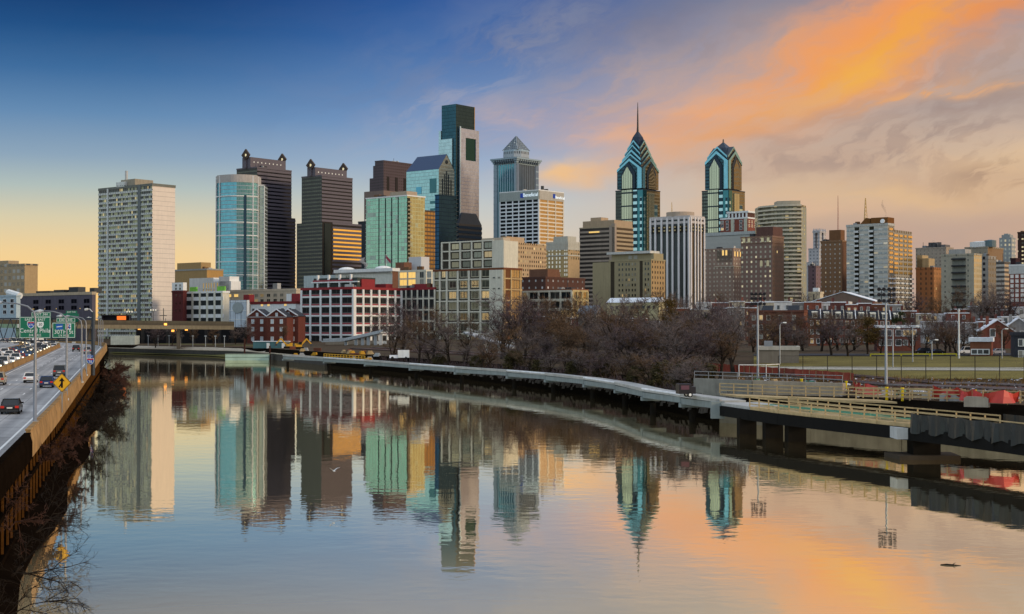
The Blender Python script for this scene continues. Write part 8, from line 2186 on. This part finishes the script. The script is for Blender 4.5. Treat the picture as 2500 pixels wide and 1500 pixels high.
# ---- winter shrubs on the highway wall and over the water
def shrub(X, seed, H, lean, label, mat, tw):
    R = random.Random(seed); rt = thing('bare_shrub', label, 'shrub', X); st = M(); tg = M()

    def br_(p, d, ln, r, lev):
        pts = [p]; dd = d; segs = 4
        for k in range(segs): dd = (dd + Vector((R.gauss(0, .16), R.gauss(0, .16), R.gauss(-.03, .16)))).normalized(); pts.append(pts[-1] + dd * ln / segs)
        (st if lev < 2 else tg).tube(pts, [max(tw * .6, r * (1 - .7 * k / segs)) for k in range(segs + 1)], 4 if lev < 2 else 3, cap=False)
        if lev < 3:
            for k in range(((7, 6, 5) if seed > 29 else (5, 5, 4))[lev]):
                f = R.uniform(.2, 1); i = min(int(f * segs), segs - 1); br_(pts[i].lerp(pts[i + 1], f * segs - i), (dd + Vector((R.gauss(0, .55), R.gauss(0, .55), R.gauss(.05, .45)))).normalized(), ln * R.uniform(.4, .65), r * .5, lev + 1)
    for k in range(4):
        br_(Vector((R.gauss(0, .04), R.gauss(0, .04), 0)), (Vector(lean) + Vector((R.gauss(0, .35), R.gauss(0, .35), R.gauss(0, .3)))).normalized(), H * R.uniform(.6, .9), H * .012, 0)
    st.build('stem', mat, rt); tg.build('twigs', mat, rt)
SB1 = pm('dark_twig', (.02, .015, .012), .9); SB2 = pm('reddish_twig', (.06, .030, .022), .9)
def wl_(Y, o, z): return Vector((edge(Y) + o, Y, z))
shrub(wl_(76, 1.2, 1.0), 1, 4.2, (1, .1, .35), 'bare shrub with branches fanned out low over the water at the bottom left', SB1, .012)
shrub(wl_(66, 1.4, .6), 2, 3.4, (1, -.1, .25), 'lowest bare branch trailing in the water at the bottom left corner', SB1, .012)
shrub(wl_(88, 1.6, 1.4), 3, 3.6, (1, .1, .5), 'bare shrub above the fanned one, growing from the muddy wall foot', SB1, .014)
shrub(wl_(82, .4, 2.4), 14, 3.2, (.3, -.2, .8), 'reddish bare shrub against the dark wall at the lower left', SB2, .018)
for i, (Y, o, z, H, mt) in enumerate(((112, .3, 3.4, 3.0, SB2), (128, .8, 2.6, 3.6, SB2), (146, 1.2, 2.0, 4.6, SB2), (170, 1.6, 1.6, 5.4, SB1), (190, 2.0, 1.4, 6.2, SB1), (212, 2.2, 1.2, 6.8, SB1), (236, 2.4, 1.2, 7.2, SB1), (262, 2.6, 1.0, 7.4, SB1), (292, 2.8, 1, 7.6, SB2), (325, 3, 1, 8, SB2), (365, 3, 1, 8, SB2), (410, 3, 1, 8, SB2))):
    shrub(wl_(Y, o, z), 30 + i, H * .52, (.6, 0, .6), ORD[i] + ' dark bare shrub from the camera along the foot of the highway wall', mt, .018 + Y * .00011)

# ---- gull over the river, driftwood, steam
gp_ = P(815, 1150, 118); gu = thing('gull', 'white gull with raised grey wings flying low over the river', 'bird', gp_, .5)
m = M(); rings_ = []
for y, r_, z in ((-.24, .012, 0), (-.14, .04, 0), (0, .065, -.01), (.1, .055, .0), (.17, .038, .025), (.21, .036, .03), (.245, .018, .022), (.28, .006, .015)):
    rings_.append([(r_ * cos(a), y, z + r_ * sin(a)) for a in [q * pi / 4 for q in range(8)]])
for a, b in zip(rings_, rings_[1:]):
    for q in range(8): m.poly([a[q], a[(q + 1) % 8], b[(q + 1) % 8], b[q]])
m.poly([(-.06, -.34, 0), (.06, -.34, 0), (.03, -.2, .015), (-.03, -.2, .015)])
for sx in (-1, 1):
    sec = [(.03, .09, -.08, .02), (.17, .12, -.05, .13), (.31, .07, -.06, .22), (.48, -.06, -.13, .26)]
    for a, b in zip(sec, sec[1:]):
        for dz_, rv in ((0, 0), (-.012, 1)):
            q = [(sx * a[0], a[1], a[3] + dz_), (sx * b[0], b[1], b[3] + dz_), (sx * b[0], b[2], b[3] + dz_), (sx * a[0], a[2], a[3] + dz_)]; m.poly(q if (rv == 0) == (sx > 0) else q[::-1])
m.build('body', pm('gull_white', (.75, .76, .76), .7, var=.12, scale=4), gu)
m = M(); m.tube([(0, .275, .015), (0, .32, .005)], [.012, .004], 6); m.build('beak', pm('beak_yellow', (.6, .35, .03), .5), gu)
dw = thing('driftwood', 'small dark stick of driftwood floating on the open water', 'driftwood', G(2320, 1381, 0), -.25)
m = M(); m.tube([(-.55, 0, .02), (-.2, .05, .04), (.2, -.02, .03), (.6, .06, .0)], [.03, .055, .05, .02], 7); m.tube([(.1, 0, .04), (.3, .12, .16)], [.03, .012], 5); m.build('stick', pm('wet_wood', (.03, .02, .012), .6), dw)


def steam(label, px, y0, y1, D, w, dens_, lean, col=(.7, .66, .64)):
    """a plume: a lumpy closed volume"""
    b = P(px, y0, D); h = P(px, y1, D).z - b.z; rt = None; R = random.Random(int(px)); m = M(); n = 12; rg = []
    for k in range(n + 1):
        f = k / n; r_ = w * (.25 + .9 * f) * (1 - f ** 4) * R.uniform(.75, 1.2) + .05; cx_ = -lean * f * h + w * .5 * sin(f * 7); rg.append([(cx_ + r_ * cos(q * pi / 5) * R.uniform(.8, 1.2), r_ * sin(q * pi / 5), h * f) for q in range(10)])
    for a, c in zip(rg, rg[1:]):
        for q in range(10): m.poly([a[q], a[(q + 1) % 10], c[(q + 1) % 10], c[q]])
    m.poly(rg[0][::-1]); m.poly(rg[-1])
    key = 'steam_%d' % int(dens_ * 1000)
    if key not in MATS:
        mm, t, p, o = newmat(key); t.n.remove(p); v = t.new('ShaderNodeVolumePrincipled'); v.inputs['Color'].default_value = (*col, 1); v.inputs['Density'].default_value = dens_; t.l.new(v.outputs[0], o.inputs['Volume']); MATS[key] = mm
    o = m.build('steam_plume', MATS[key], None, b); tag(o, label, 'steam', 'steam plumes over the rooftops')
steam('dark wisp of steam rising from the balconied slab roof', 2162, 530, 486, 935, 1.3, .16, .18, (.25, .2, .18))
steam('pale wisp of steam above the distant hotel roofline', 2288, 600, 584, 1390, 2.6, .06, .5)
steam('white puff of steam beside the foot of the right dark twin tower', 890, 655, 628, 900, 2.6, .5, .1, (.8, .82, .84))
# ---- litter and white scraps along the railway and works
m = M()
for k in range(700):
    px = R.uniform(1690, 2560); X = at(px, bank_depth(px) + R.choice((R.uniform(8, 30), R.uniform(26, 62)))); s_ = R.uniform(.08, .42); a = R.random() * 3
    m.poly([(X.x + s_ * cos(a + q * pi / 2) * R.uniform(.5, 1.3), X.y + s_ * sin(a + q * pi / 2), X.z + .08 + R.random() * .25) for q in range(4)])
tag(m.build('litter', pm('scrap_white', (.50, .50, .52), .8, var=.5, scale=.2)), kind='stuff')
# ---- plant, vents and hatches on the flat roofs
R = random.Random(99); UNIT = [pm('unit_grey', (.28, .29, .30), .6), pm('unit_pale', (.46, .46, .44), .7), pm('unit_dark', (.06, .06, .065), .7), pm('unit_rust', (.16, .09, .05), .8)]
for s in LEGEND:
    if s.a < 6 or s.b < 6: continue
    for k in range(R.choice((2, 3, 4))):
        x, y = R.uniform(.12, .6) * s.b, R.uniform(.08, .85) * s.a; wx, wy, hh = R.uniform(1.0, .16 * s.b + 1.2), R.uniform(1.2, .12 * s.a + 1.5), R.uniform(1.2, 2.8)
        m = M(); m.box(x, y, s.h - .05, x + wx, min(y + wy, s.a - .4), s.h + hh); m.box(x + .1, y + .1, s.h + hh, x + wx - .1, min(y + wy, s.a - .4) - .1, s.h + hh + .15); m.build('roof_unit', R.choice(UNIT), s.root)
    if R.random() < .6:
        x, y = R.uniform(.1, .5) * s.b, R.uniform(.1, .9) * s.a; m = M(); m.tube([(x, y, s.h), (x, y, s.h + R.uniform(3, 6.5))], .10 + s.D * .00008, 5); m.build('aerial', UNIT[2], s.root)
